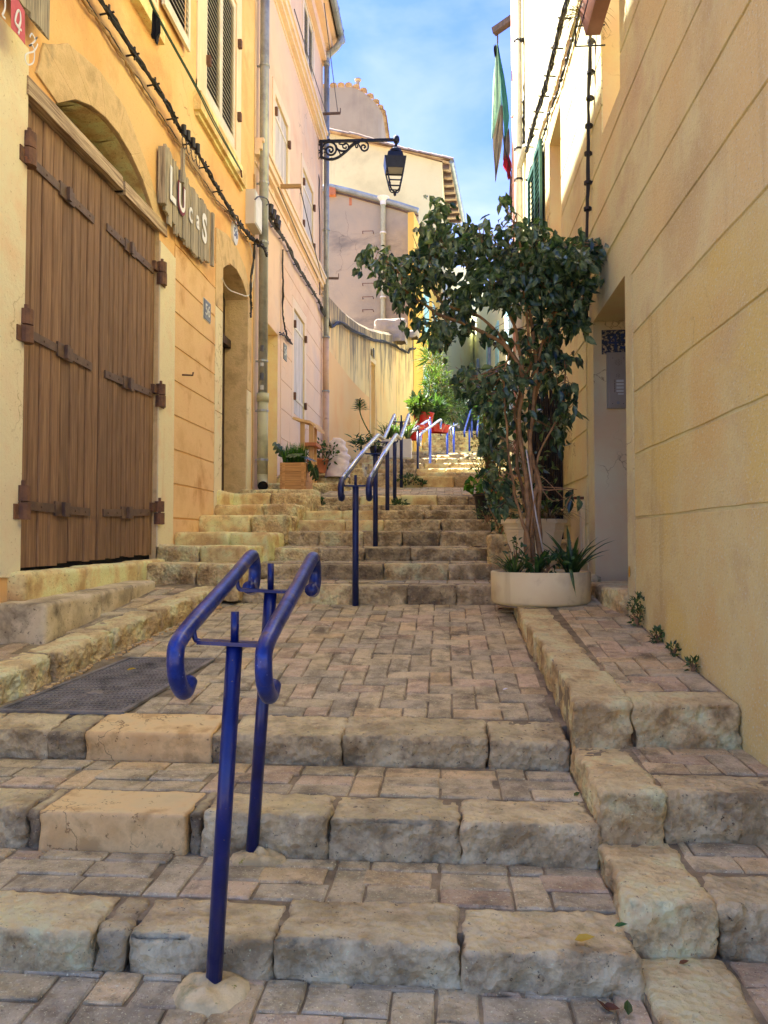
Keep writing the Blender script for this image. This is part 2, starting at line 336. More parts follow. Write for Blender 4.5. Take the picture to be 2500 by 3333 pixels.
M['rail_worn'] = mat('polished_bare_rail', ['70788c', 'a5a9b3', '8b8f9b'], sc=10, rough=.25, bump=0.15, bs=28, metal=.75, stain=('2c3c86', 12, .6), spots=('5b4a3c', 40, .72))
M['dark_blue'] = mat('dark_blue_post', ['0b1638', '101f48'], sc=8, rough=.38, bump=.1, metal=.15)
M['sunlit_blue'] = mat('sunlit_blue_post', ['3650ac', '4560bc'], sc=8, rough=.35, bump=.1, metal=.1)  # sunlight put into the colour: paler copy of the dark blue posts
M['zinc'] = mat('zinc_pipe', ['6e6f68', '84857c', '8e8e84'], sc=5, rough=.45, bump=.1, metal=.45, streak=('9c9c90', 10, .6))
M['pipe_green'] = mat('cast_pipe_paint', ['8a8665', '9a9673', '949070'], sc=5, rough=.55, bump=.2, bs=40)
M['pipe_rusty'] = mat('flaking_pink_pipe', ['a98c72', 'b89a80'], sc=5, rough=.6, bump=.3, bs=50, stain=('5c4030', 8, .6))
M['pipe_white'] = mat('white_pipe', ['b5b0a0', 'c6c1b2'], sc=5, rough=.5, bump=.1)
M['pipe_pink'] = mat('pink_pipe', ['b88a80', 'c79a8f'], sc=5, rough=.5, bump=.1)
M['cable'] = flat('black_cable', '171512', .55, 0, .2)
M['cable_tan'] = flat('painted_cable', 'a08050', .6)
M['cable_green'] = flat('green_line', '3c5f4c', .6)
M['shutter_grey'] = mat('pale_grey_shutter_paint', ['b4afa2', 'c8c3b6'], sc=6, rough=.5, bump=.15)
M['shutter_old'] = wood('flaking_white_shutter', ['8f8577', 'ada394', 'b8afa0'], sc=16)
M['shutter_green'] = mat('green_shutter_paint', ['23483a', '2f5a48'], sc=8, rough=.5, bump=.2, spots=('8d9a85', 40, .7))
M['shutter_blue'] = mat('light_blue_paint', ['7fa9b8', '93bccb'], sc=6, rough=.5)
M['dark_in'] = flat('dark_interior', '0c0b0a', .9)
M['white_paint'] = mat('white_letter_paint', ['d9d4c4', 'e6e1d2'], sc=30, rough=.7, bump=.2, spots=('9c927c', 90, .72))
M['red_paint'] = mat('red_sign_paint', ['9c3c44', 'a8454c'], sc=20, rough=.7, bump=.2)
M['red_line'] = flat('dark_red_outline', '7c2c34', .7)
M['enamel_white'] = flat('white_enamel', 'd8d8d0', .3)
M['enamel_blue'] = flat('navy_enamel', '2b3f66', .35)
M['enamel_grey'] = flat('grey_number_enamel', '4c5155', .4)
M['number_white'] = flat('number_white', 'd0cfc0', .5)
M['tub'] = mat('cream_tub_concrete', ['b09770', 'c2ab82', 'bfa67c'], sc=2.2, rough=.65, bump=.15, bs=30, stain=('9d8460', 3, .6), streak=('a38a62', 5, .62))
M['pot_cream'] = mat('cream_plastic_pot', ['b7a785', 'c6b795'], sc=3, rough=.5, bump=.05, stain=('a39270', 3, .62))
M['terracotta'] = mat('terracotta', ['9a5a36', 'ad6a42'], sc=6, rough=.8, bump=.2)
M['red_pot'] = flat('red_plastic_pot', 'b02018', .4)
M['black_pot'] = flat('black_plastic_pot', '1b1a18', .5)
M['white_pot'] = flat('white_plastic_pot', 'c9c6bc', .5)
M['brown_pot'] = mat('brown_window_box', ['6d4636', '7d5443'], sc=6, rough=.5, bump=.1)
M['soil'] = mat('potting_soil', ['211910', '30251a'], sc=30, rough=1, bump=1, bs=60)
M['bark'] = mat('ficus_bark', ['5f4527', '82603a', '957247'], sc=12, rough=.8, bump=.6, bs=50, bdist=.006, spots=('b59a70', 60, .7), streak=('6a4c2b', 20, .58))
M['twig'] = mat('ficus_twig', ['6f5234', '8a6b48'], sc=12, rough=.8, bump=.2)
M['ficus'] = leafmat('ficus_leaf', ['22362a', '374f3a', '52694c', '7d9069'], .28, .25)
M['leaf_bright'] = leafmat('bright_leaf', ['2b4a12', '3f6a1c', '5c8a2c'], .4, .35)
M['leaf_mid'] = leafmat('mid_green_leaf', ['2a4220', '40592e', '5a7440'], .4, .25)
M['leaf_olive'] = leafmat('olive_leaf', ['33441f', '4c5e2d', '6d7c42'], .5, .3)
M['leaf_dark'] = leafmat('dark_weed', ['20381a', '30502a', '456a38'], .5, .2)
M['dry'] = leafmat('dry_stems', ['4c3f28', '6a583a', '84714c'], .8, .1)
M['leaf_yellow'] = leafmat('fallen_yellow_leaf', ['b58f22', 'c9a634'], .6, .2)
M['leaf_brown'] = leafmat('fallen_brown_leaf', ['5d3318', '7a4a22'], .7, .1)
M['sack'] = mat('white_rubble_sack', ['b39f92', 'c9b7ab', 'c4b2a4'], sc=5, rough=.6, bump=.5, bs=16, bdist=.02)
M['mound'] = mat('cement_mound', ['867a5c', 'a0926e', 'b0a27c'], sc=9, cw=.2, rough=.9, bump=.7, bs=40, bdist=.01, stain=('4f5420', 7, .56), spots=('6c6a2e', 28, .64))
M['moss'] = mat('moss', ['4a4526', '5c5a2c', '6e6a3e'], sc=30, rough=1, bump=1, bs=120, bdist=.01)
M['castiron'] = mat('cast_iron_plate', ['544e42', '6c6557', '7c7465'], sc=7, rough=.6, bump=.4, bs=70, metal=.05, stain=('2a241c', 3, .55))
M['intercom'] = mat('intercom_metal', ['8d8069', '9a8d75'], sc=2, rough=.4, metal=.35, bump=.05)
M['black'] = flat('black_hole', '090807', .8)
M['glass'] = flat('window_glass', '20262a', .08, .0)
M['lamp_glass'] = flat('lamp_reflector', '8c8a84', .3, .3)
M['tile'] = mat('roof_tile', ['86705f', '9a8472', 'a3968a'], sc=3, rough=.85, bump=.4, bs=20, rnd=.18, spots=('7a7468', 14, .62))
M['gutter'] = mat('zinc_gutter', ['6a706f', '80868a'], sc=3, rough=.5, metal=.4, bump=.05)
M['plaque'] = mat('peeled_navy_enamel', ['b49c70', '1e2530', '2b3340'], sc=38, rough=.5, bump=.6, bs=50, detail=4)
M['cloth_green'] = mat('green_cloth', ['3c7468', '4e8a7c'], sc=4, rough=.9, bump=.3, bs=60)
M['cloth_light'] = mat('pale_green_cloth', ['7fb0a0', '97c4b4'], sc=8, rough=.9, bump=.4, bs=50)
M['cloth_brown'] = mat('brown_cloth', ['6a5f54', '7d7266'], sc=8, rough=.9, bump=.4, bs=50)
M['cloth_red'] = flat('red_cloth', 'b01c30', .8, 0, .3)
M['cloth_black'] = flat('black_cloth', '0f0e10', .9, 0, .3)
M['cloth_pale'] = flat('pale_pink_cloth', 'a89492', .9, 0, .3)
M['board'] = wood('brown_board', ['3c2c26', '4f3c34'], sc=8)
M['reed'] = mat('dark_reed', ['15120f', '2a241e'], sc=20, rough=.7, bump=.3)
M['sticker'] = flat('sticker_white', 'b8bcb8', .5)
M['sticker_green'] = flat('sticker_green', '86b09a', .5)
M['yellow_badge'] = flat('yellow_badge', 'c89a20', .4)
M['ground'] = mat('street_bed', ['5b4f3d', '746650'], sc=4, rough=.95, bump=.6, bs=50)

def add_top_grime(m, c_, th):
    t = m.node_tree; n = t.nodes; l = t.links; b = n['Principled BSDF']; src = b.inputs['Base Color'].links[0].from_socket
    a = n.new('ShaderNodeAttribute'); a.attribute_name = 'h'; g = n.new('ShaderNodeNewGeometry'); mpn = n.new('ShaderNodeMapping'); mpn.inputs['Scale'].default_value = (1, 1, .18); l.new(g.outputs['Position'], mpn.inputs['Vector'])
    q = n.new('ShaderNodeTexNoise'); q.inputs['Scale'].default_value = 3.2; q.inputs['Detail'].default_value = 8; q.inputs['Roughness'].default_value = .68; l.new(mpn.outputs['Vector'], q.inputs['Vector'])
    ad = n.new('ShaderNodeMath'); ad.operation = 'MULTIPLY_ADD'; ad.inputs[1].default_value = 1.5; l.new(q.outputs['Fac'], ad.inputs[0]); l.new(a.outputs['Fac'], ad.inputs[2])
    r = n.new('ShaderNodeMapRange'); r.inputs['From Min'].default_value = th; r.inputs['From Max'].default_value = th + .3; l.new(ad.outputs[0], r.inputs['Value'])
    mx_ = n.new('ShaderNodeMix'); mx_.data_type = 'RGBA'; l.new(r.outputs['Result'], mx_.inputs['Factor']); l.new(src, mx_.inputs['A']); mx_.inputs['B'].default_value = lin(c_); l.new(mx_.outputs['Result'], b.inputs['Base Color'])
add_top_grime(M['curved'], '7a6c50', 1.48)

# ------------------------------------------------------------------ stone blocks and bricks
def rough_mesh(name, a, b, res=.02, r=.02, amp=.008, warp=None, seed=0, front=2.0, local=True, hollow=0):
    a = Vector(a); b = Vector(b); Ls = b - a
    n = [max(1, min(60, round(Ls[i] / res))) for i in range(3)]
    vid = {}; vs = []; fs = []
    ctr = (a + b) / 2; r = min(r, min(Ls) * .45); off = Vector((seed * 3.17, seed * 1.31, seed * 2.11))
    def V(i, j, k):
        key = (i, j, k)
        if key in vid: return vid[key]
        p = Vector((a[0] + Ls[0]*i/n[0], a[1] + Ls[1]*j/n[1], a[2] + Ls[2]*k/n[2]))
        q = Vector([min(max(p[t], a[t] + r), b[t] - r) for t in range(3)])
        d = p - q
        if d.length > 1e-9: nn = d.normalized(); p = q + nn * r if (abs(d[0]) > 1e-9) + (abs(d[1]) > 1e-9) + (abs(d[2]) > 1e-9) > 1 else p
        else: nn = Vector((0, 0, 0))
        if amp:
            s_ = p * 5.5 + off
            f = noise.noise(s_) * .9 + noise.noise(s_ * 2.7) * .5 - abs(noise.noise(s_ * 2.1 + Vector((4, 4, 4)))) * 1.3 - abs(noise.noise(s_ * 5.2)) * .9 - abs(noise.noise(s_ * 11)) * .5 + .5
            k_ = 1.0 + (front - 1.0) * max(0, abs(nn[1]) + abs(nn[0]) * .7 - nn[2] * .2)
            if nn[2] > .9: k_ = .55
            if hollow: f -= hollow * max(0, nn[2])
            p = p + nn * (amp * f * k_)
            # chipped arris
            if nn[2] > .2 and nn[1] < -.2: p += Vector((0, .6, -.7)) * max(0, noise.noise(p * 4 + off) - .12) * amp * 3.5
        if warp: p = warp(p)
        vid[key] = len(vs); vs.append(p); return vid[key]
    for i in range(n[0]):
        for j in range(n[1]):
            fs.append((V(i,j,n[2]), V(i+1,j,n[2]), V(i+1,j+1,n[2]), V(i,j+1,n[2])))
        for k in range(n[2]):
            fs.append((V(i,0,k), V(i+1,0,k), V(i+1,0,k+1), V(i,0,k+1)))
            fs.append((V(i,n[1],k), V(i,n[1],k+1), V(i+1,n[1],k+1), V(i+1,n[1],k)))
    for j in range(n[1]):
        for k in range(n[2]):
            fs.append((V(0,j,k), V(0,j,k+1), V(0,j+1,k+1), V(0,j+1,k)))
            fs.append((V(n[0],j,k), V(n[0],j+1,k), V(n[0],j+1,k+1), V(n[0],j,k+1)))
    c = sum(vs, Vector()) / len(vs) if local else Vector()
    vs = [v - c for v in vs]
    me = bpy.data.meshes.new(name); me.from_pydata(vs, [], fs); me.polygons.foreach_set('use_smooth', [True] * len(fs)); me.update()
    return me, c
SEED = [0]
def stone(name, a, b, m, parent, res=.02, r=.02, amp=.008, warp=None, front=2.0, label=None, hollow=0):
    SEED[0] += 1
    me, c = rough_mesh(name, a, b, res, r, amp, warp, SEED[0], front, True, hollow)
    o = link(name, me, m, parent, c)
    if label: o['label'] = label
    return o
brick_cache = {}
def brick_mesh(w_, d_, var):
    key = (round(w_, 3), round(d_, 3), var)
    if key in brick_cache: return brick_cache[key]
    rr = random.Random(hash(key) & 0xffff); hx, hy, e = w_ / 2, d_ / 2, .005
    def j(s=.003): return rr.uniform(-s, s)
    bot = [(-hx, -hy, -.05), (hx, -hy, -.05), (hx, hy, -.05), (-hx, hy, -.05)]
    mid = [(x + j(), y + j(), -.005 + j(.001)) for x, y in ((-hx,-hy),(0,-hy),(hx,-hy),(hx,0),(hx,hy),(0,hy),(-hx,hy),(-hx,0))]
    top = [(x + j(), y + j(), j(.0012)) for x, y in ((-hx+e,-hy+e),(0,-hy+e),(hx-e,-hy+e),(hx-e,0),(hx-e,hy-e),(0,hy-e),(-hx+e,hy-e),(-hx+e,0))]
    ctr = [(j(), j(), j(.0015) - .0008)]
    v = bot + mid + top + ctr; f = []
    for i in range(8): f.append((4 + i, 4 + (i+1) % 8, 12 + (i+1) % 8, 12 + i)); f.append((12 + i, 12 + (i+1) % 8, 20))
    f += [(0,1,6,5,4),(1,2,8,7,6),(2,3,10,9,8),(3,0,4,11,10)]
    me = bpy.data.meshes.new('brick'); me.from_pydata(v, [], f); me.materials.append(BR[0]); me.update()
    brick_cache[key] = me; return me
bcount = [0]
def brick(parent, cx, cy, w_, d_, z, slope, slopex=0, yaw=0, wts=(5, 3, 4, 3)):
    me = brick_mesh(w_, d_, random.randrange(6)); o = bpy.data.objects.new('brick', me); C.objects.link(o)
    o.location = Vector((cx, cy, z + random.uniform(-.0035, .003))) - worldloc(parent)
    o.rotation_euler = (math.atan(slope) + random.uniform(-.012, .012), -math.atan(slopex) + random.uniform(-.012, .012), yaw + random.uniform(-.012, .012)); o.parent = parent
    o.material_slots[0].link = 'OBJECT'; o.material_slots[0].material = random.choices(BR, wts)[0]; bcount[0] += 1
def pave(parent, x0, x1, y0, y1, zf, slope, pat='herring', inside=None, w_=.112, gap=.006, ox=0, oy=0, wts=(5, 3, 4, 3), slopex=0):
    cells = []
    nx = int((x1 - x0) / w_) + 4; ny = int((y1 - y0) / w_) + 4
    sx = x0 - w_ * (1 + ox); sy = y0 - w_ * (1 + oy)
    if pat == 'herring':
        for j in range(ny):
            for i in range(nx):
                d = (i - j) % 4
                if d == 0: cells.append((sx + i*w_, sy + j*w_, 2*w_, w_))
                elif d == 3: cells.append((sx + i*w_, sy + j*w_, w_, 2*w_))
    elif pat == 'basket':                          # two stretchers, one header, two stretchers ...
        x = x0 - random.random() * .1; k = 0
        while x < x1:
            if k % 3 == 1:
                y = y0 - .003
                while y < y1: cells.append((x, y, w_, 2*w_)); y += 2*w_
                x += w_
            else:
                y = y0; q = 0
                while y < y1: cells.append((x + (0 if q % 2 == 0 else random.choice((0, -.02))), y, 2*w_, w_)); y += w_; q += 1
                x += 2*w_
            k += 1
    for (cx, cy, cw, cd) in cells:
        a0 = max(cx, x0); a1 = min(cx + cw, x1); b0 = max(cy, y0); b1 = min(cy + cd, y1)
        if a1 - a0 < .022 or b1 - b0 < .022: continue
        mx_, my_ = (a0 + a1) / 2, (b0 + b1) / 2
        if inside and not inside(mx_, my_): continue
        brick(parent, mx_, my_, round(a1 - a0, 2) - gap, round(b1 - b0, 2) - gap, zf(mx_, my_), slope, slopex, wts=wts)
def bed(name, x0, x1, y0, y1, zf, zb, m='mortar', parent=None, drop=.008, kind='structure', nx=14):
    """sloping bed, wavy mortar surface just below the brick tops"""
    ny = max(2, int((y1 - y0) / .12)); vs = []; fs = []
    for j in range(ny + 1):
        for i in range(nx + 1):
            x = x0 + (x1 - x0) * i / nx; y = y0 + (y1 - y0) * j / ny
            vs.append((x, y, zf(x, y) - drop + noise.noise(Vector((x * 5, y * 5, 3))) * .003))
    for j in range(ny):
        for i in range(nx):
            a = j * (nx + 1) + i; fs.append((a, a + 1, a + nx + 2, a + nx + 1))
    n = len(vs); vs += [(x0, y0, zb), (x1, y0, zb), (x1, y1, zb), (x0, y1, zb)]
    fs += [tuple([n, n + 1] + [i for i in range(nx, -1, -1)]), (n + 3, n + 2, n + 1, n)]
    fs.append(tuple([n + 2, n + 3] + [ny * (nx + 1) + i for i in range(nx + 1)]))
    fs.append(tuple([n + 3, n] + [j * (nx + 1) for j in range(ny + 1)]))
    fs.append(tuple([n + 1, n + 2] + [j * (nx + 1) + nx for j in range(ny, -1, -1)]))
    me = bpy.data.meshes.new(name); me.from_pydata(vs, [], fs); me.update()
    o = link(name, me, M[m], parent)
    if kind: o['kind'] = kind
    return o

# ------------------------------------------------------------------ the stairs
def run(parent, xs, y, d, zt, zb, mats, res=.02, amp=.008, r=.014, gap=.003, yo=None, hollow=0, zslope=0, labels=None):
    """a row of edge stones whose joints stand at xs"""
    for i in range(len(xs) - 1):
        mm = mats[i % len(mats)]; dz = random.uniform(-.005, .005); dy = random.uniform(-.008, .008)
        wf = (lambda p: Vector((p.x, p.y + (yo(p.x) if yo else 0), p.z + max(0, p.y - y) * zslope))) if (yo or zslope) else None
        o = stone('edge_stone', (xs[i] + gap/2, y + dy, zb), (xs[i+1] - gap/2, y + d + random.uniform(-.012, .012), zt + dz), M[mm], parent,
              res, r if mm != 'new_stone' else .008, amp if mm != 'new_stone' else .003, wf, hollow=hollow)
        if labels and labels.get(i): o['label'] = labels[i]

def zlin(y0, z0, y1, z1): return lambda x, y: z0 + (z1 - z0) * (y - y0) / (y1 - y0)
# foreground pavement
gf = lambda x, y: -1.168 - .03 * max(0, 2.05 - y)
g0 = bed('street', -2.5, .5, -3.0, 2.12, gf, -1.6)
pave(g0, -1.45, .5, 1.25, 2.06, gf, .03, 'herring', ox=.3, wts=(5, 2, 6, 3))
gfr = lambda x, y: -1.14 - .02 * max(0, 2.15 - y)
g1 = bed('street', .5, 1.16, -3.0, 2.24, gfr, -1.6)
pave(g1, .76, 1.16, 1.3, 2.19, gfr, .02, 'herring', wts=(3, 6, 2, 4))
stone('edge_stone', (.5, 1.25, -1.5), (.74, 1.72, -1.135), M['stone_warm'], g1, .016, .016, .007)
stone('edge_stone', (.502, 1.73, -1.5), (.745, 2.185, -1.13), M['stone_warm'], g1, .014, .018, .007)

mainX = {
 'A': (2.055, -1.07, .235, 2.59, -1.066, [-2.5, -1.85, -1.45, -.957, -.871, -.459, .041, .50], ['stone', 'stone', 'stone_warm', 'stone_dark', 'stone', 'stone', 'stone']),
 'B': (2.595, -.935, .235, 3.19, -.93, [-2.5, -1.9, -1.456, -1.406, -.884, -.835, -.398, .048, .50], ['stone', 'stone', 'stone_dark', 'new_stone', 'stone_dark', 'stone', 'stone', 'stone']),
 'C': (3.195, -.82, .25, 5.80, -.484, [-2.5, -2.0, -1.70, -1.538, -.982, -.92, -.434, .172, .50], ['stone', 'stone', 'stone_dark', 'new_stone', 'stone_dark', 'stone', 'stone', 'stone'])}
for key, (y, zt, kd, yn, zn, xs, ms) in mainX.items():
    if key == 'C':
        zf = lambda x, y_: -.82 + (y_ - 3.2) * (-.484 + .82) / 2.6
        st = bed('landing', -2.2, .52, 3.2 + .2, 5.84, zf, -1.5, nx=20)
    else:
        zf = zlin(y, zt, yn, zn); st = bed('stone_step', -2.5, .5, y + .1, yn + .05, zf, -1.5)
    run(st, xs, y, kd, zt + .002, zt - .36, ms, res=.0135 if key != 'C' else .015, amp=.0085, r=.012, hollow=.2, gap=.002, zslope=.125 if key == 'C' else 0)
    if key != 'C':
        pave(st, -2.2, .495, y + kd + .004, yn - .002, zf, 0, 'basket', wts=(5, 3, 5, 2))
    else:
        inside = lambda x, y_: x > -2.07 + (y_ - 3.5) * .165 and not (x < -1.23 and 3.38 < y_ < 4.29 and x < -1.47 + (y_ - 3.41) * .18)
        pave(st, -2.15, .495, y + kd + .004, 5.80, zf, .129, 'herring', inside, ox=.55, wts=(6, 3, 4, 2))
        landing = st
# cast iron cover let into the landing
cover = empty('access_cover', (-1.75, 3.85, -.73), 'large rectangular cast iron cover set in the brick landing by the left kerb', 'access cover')
zl = lambda x, y_: -.82 + (y_ - 3.2) * .12923
q = [(-2.06, 3.42), (-1.47, 3.42), (-1.31, 4.28), (-1.80, 4.28)]
mb = MB(); tp = [Vector((x, y_, zl(x, y_) + .004)) for x, y_ in q]; bt = [v - Vector((0, 0, .03)) for v in tp]
mb.add(tp + bt, [(0,1,2,3),(4,5,1,0),(5,6,2,1),(6,7,3,2),(7,4,0,3)]); mb.obj('plate', M['castiron'], cover)
fr = MB()
for i in range(4):
    a, b_ = tp[i] + Vector((0, 0, .001)), tp[(i + 1) % 4] + Vector((0, 0, .001)); fr.bar(a, b_, .022, .012, (0, -.13, 1))
fr.obj('frame', M['castiron'], cover)
pt = MB()
for j in range(34):
    for i in range(26):
        u = (i + .5 + .5 * (j % 2)) / 26.5; v = (j + .5) / 34
        if (abs(u - .45) < .06 and abs(v - .3) < .045) or (abs(u - .62) < .06 and abs(v - .78) < .045): continue
        p0 = (tp[0] * (1-u) + tp[1] * u) * (1-v) + (tp[3] * (1-u) + tp[2] * u) * v
        a = .6 if j % 2 else -.6; dd = Vector((math.cos(a), math.sin(a), math.sin(a) * .129)) * .0085
        pt.bar(p0 - dd, p0 + dd, .0055, .007, (0, -.13, 1))
o = pt.obj('raised_pattern', M['castiron'], cover); o['kind'] = 'stuff'
for (u, v) in ((.45, .3), (.62, .78)):
    p0 = (tp[0] * (1-u) + tp[1] * u) * (1-v) + (tp[3] * (1-u) + tp[2] * u) * v
    MB().lathe(p0 + Vector((0, 0, -.004)), [(.0001, .010), (.025, .009), (.03, .004)], 14).obj('key_boss', M['castiron'], cover)

# second flight, s1..s8, then the upper landing and the climb beyond
def arc(x): return -.10 * math.cos((x + .6) * 1.4) + .07
flight = [(5.80, -.341, 6.35), (6.35, -.200, 6.90), (6.90, -.072, 7.40), (7.40, .08, 7.90), (7.90, .208, 8.42), (8.42, .322, 8.90), (8.90, .405, 9.40)]
for i, (y, zt, yn) in enumerate(flight):
    zf = zlin(y, zt, yn, zt + .012)
    st = bed('stone_step', -1.6, .5, y + .1, yn + .1, zf, zt - .5, nx=8)
    xs = [-1.62]
    while xs[-1] < .1: xs.append(xs[-1] + random.uniform(.36, .6))
    xs[-1] = .5
    run(st, xs, y, .22, zt, zt - .22, random.sample(['stone', 'stone', 'stone_dark', 'stone', 'stone_warm'], 5) if i not in (4, 5) else ['sill', 'sill', 'stone', 'stone'], res=.026, amp=.009, r=.014, yo=arc, hollow=.2, gap=.002)
    pave(st, -1.6, .5, y + .25, yn + .01, zf, .02, 'basket', wts=(5, 2, 5, 2))
zf = zlin(9.4, .534, 11.2, .775)
st = bed('landing', -1.6, .62, 9.5, 11.3, zf, 0)
xs = [-1.62, -1.05, -.55, -.1, .28, .62]
run(st, xs, 9.42, .22, .534, .3, ['stone', 'sill', 'sill', 'stone', 'stone_dark'], res=.03, amp=.009, r=.014, yo=arc, zslope=.13)
pave(st, -1.58, .6, 9.68, 11.2, zf, .13, 'herring', wts=(6, 2, 4, 2))
far = [(11.2, .918, 13.0, 1.0), (13.0, 1.128, 15.0, 1.23), (15.0, 1.385, 16.9, 1.50), (16.9, 1.68, 18.6, 1.82), (18.6, 1.97, 20.5, 2.1), (20.5, 2.26, 23, 2.42), (23, 2.59, 25.5, 2.78), (25.5, 2.93, 28.2, 3.14)]
for k in range(8): far.append((28.2 + .42 * k, 3.29 + .146 * k, 28.62 + .42 * k, 3.3 + .146 * k))
far.append((31.6, 4.46, 46, 5.2))
for i, (y, zt, yn, zn) in enumerate(far):
    cx = max(0, y - 13) * .055; zf = zlin(y, zt, yn, zn)
    x0, x1 = (-2.5 + max(0, y - 16) * .09, 1.3 + cx * 2.2 + max(0, y - 22) * .1)
    st = bed('stone_step' if i < len(far) - 1 else 'street', x0, x1, y + .05, yn + .1, zf, zt - .7, 'mortar', drop=0.0)
    xs = [x0]
    while xs[-1] < x1 - .3: xs.append(xs[-1] + random.uniform(.45, .8))
    run(st, xs, y, .3, zt + .004, zt - .2, ['sill', 'stone_warm', 'stone', 'sill', 'stone_warm'], res=.05 if y < 20 else .1, amp=.008, r=.02, yo=lambda x: -.12 * math.cos(x * .9) if x > -1.6 else 0)
    if y < 14:
        pave(st, -2.4, x1, y + .33, yn, zf, .06, 'herring', w_=.16, wts=(6, 2, 4, 2))

# left kerb and raised strip along the shop front
kA, kB = Vector((-2.12, 3.42, 0)), Vector((-1.70, 5.76, 0)); kd_ = (kB - kA); klen = kd_.length; kd_ = kd_.normalized(); kn = Vector((-kd_.y, kd_.x, 0))
kz = lambda t: -.645 + (.29) * t
lp = lambda x, y_: -.65 + (y_ - 3.42) * .124
left = bed('pavement', -2.5, -1.75, 3.3, 5.9, lambda x, y_: min(lp(x, y_), -.34) if x < -2.15 + max(0, (y_ - 3.42)) * .18 + .25 else lp(x, y_) - .06, -1.5, nx=10)
for v_ in left.data.vertices:
    kx = -2.12 + (v_.co.y - 3.42) * .18 - .06
    if v_.co.x > kx: v_.co.x = kx
ts = [0, .2, .42, .63, .82, 1.0]
for i in range(5):
    t0, t1 = ts[i], ts[i + 1]
    def wf(p, t0=t0):
        q_ = kA + kd_ * p.x + kn * p.y; return Vector((q_.x, q_.y, p.z + kz(p.x / klen)))
    stone('kerb_stone', (t0 * klen + .004, 0, -.3), (t1 * klen - .004, .2 + random.uniform(-.01, .02), random.uniform(-.004, .006)), M['stone_warm'], left, .018, .016, .011, wf, front=1.8)
inside = lambda x, y_: x < kA.x + (y_ - kA.y) * .18 - .2 and not (x > -2.5 and x < -2.17 and y_ > 4.0)
pave(left, -2.5, -1.8, 3.2, 5.72, lp, .124, 'herring', inside, wts=(5, 4, 2, 5))
# step stones of the left side flight
lflight = [(5.72, -.19, 6.15), (6.12, -.052, 6.75), (6.7, .068, 7.45), (7.4, .249, 7.95), (7.9, .381, 8.55), (8.5, .533, 9.2)]
for i, (y, zt, yn) in enumerate(lflight):
    x1 = [-1.56, -1.6, -1.56, -1.53, -1.55, -1.5][i]
    st = bed('stone_step', -2.5, x1 - .06, y + .36, yn + .42, (lambda z_: (lambda x, y_: z_))(zt), zt - .5, nx=4)
    xm = random.uniform(-2.1, -1.85)
    wf = (lambda s_: (lambda p: Vector((p.x, p.y + s_ * (p.x + 1.55) * .35 + .03 * math.sin(p.x * 5), p.z))))(-1 if i < 2 else -.6)
    for a_, b_ in ((-2.5, xm), (xm, x1)):
        stone('edge_stone', (a_ + .004, y, zt - .28), (b_ - .004, yn + .06, zt + random.uniform(-.006, .006)), M[random.choice(['stone_warm', 'stone_warm', 'sill'])], st, .026, .03, .011, wf)
ap = [(9.1, .60, 10.4, .64), (10.4, .77, 11.3, .80), (11.3, .97, 12.3, 1.0), (12.3, 1.15, 13.4, 1.2), (13.4, 1.36, 15.6, 1.5)]
for i, (y, zt, yn, zn) in enumerate(ap):
    st = bed('stone_step', -2.5, -1.6 - .0 * i, y + .05, yn + .1, zlin(y, zt, yn, zn), zt - .5, nx=4)
    for a_, b_ in ((-2.5, -2.02), (-2.02, -1.55 + (.25 if i in (1, 3) else .1) * (i > 0))):
        stone('edge_stone', (a_ + .004, y, zt - .3), (b_ - .004, y + .5, zt + .01), M['stone_warm'], st, .035, .03, .01)
# right kerb and raised strip
rp = lambda x, y_: -.648 + (y_ - 3.12) * .0955
right = bed('pavement', .52, 1.16, 3.2, 6.0, rp, -1.5, nx=8)
ys = [3.115, 3.62, 3.98, 4.35, 4.72, 5.2, 5.85]
for i in range(6):
    w0 = .225 if i == 0 else .2
    wf = lambda p: Vector((p.x + .02 * math.sin(p.y * 2.2), p.y, p.z + (p.y - 3.12) * .0955))
    stone('kerb_stone', (.495, ys[i] + .004, -.648 - .32), (.5 + w0, ys[i+1] - .004, -.648 + random.uniform(-.004, .008)), M['stone_warm'], right, .016 if i < 2 else .022, .018, .009, wf, front=2.0)
stone('edge_stone', (.735, 3.125, -.96), (1.155, 3.32, -.646), M['stone_warm'], right, .014, .017, .010, lambda p: Vector((p.x, p.y, p.z + max(0, p.y - 3.125) * .0955)), hollow=.2)
pave(right, .735, 1.16, 3.33, 5.8, rp, .0955, 'herring', lambda x, y_: True, ox=.4, wts=(4, 5, 2, 4))
for (y, zt, yn, xk, m1, m2) in ((2.60, -.824, 3.14, .21, 'stone_warm', 'stone'), (2.19, -.995, 2.62, .235, 'stone_warm', 'stone')):
    zf = zlin(y, zt, yn, zt + .01)
    st = bed('stone_step', .52, 1.16, y + .1, yn + .05, zf, -1.6, nx=6)
    stone('kerb_stone', (.495, y, zt - .33), (.5 + xk, yn + .02, zt + .004), M[m1], st, .0135, .017, .009, None, 2.0, hollow=.2)
    stone('edge_stone', (.5 + xk + .006, y + .012, zt - .33), (1.158, y + .21, zt), M[m2], st, .0135, .016, .010, None, 2.0, hollow=.2)
    pave(st, .5 + xk + .01, 1.16, y + .22, yn, zf, .02, 'herring', ox=.7, wts=(4, 5, 2, 4))
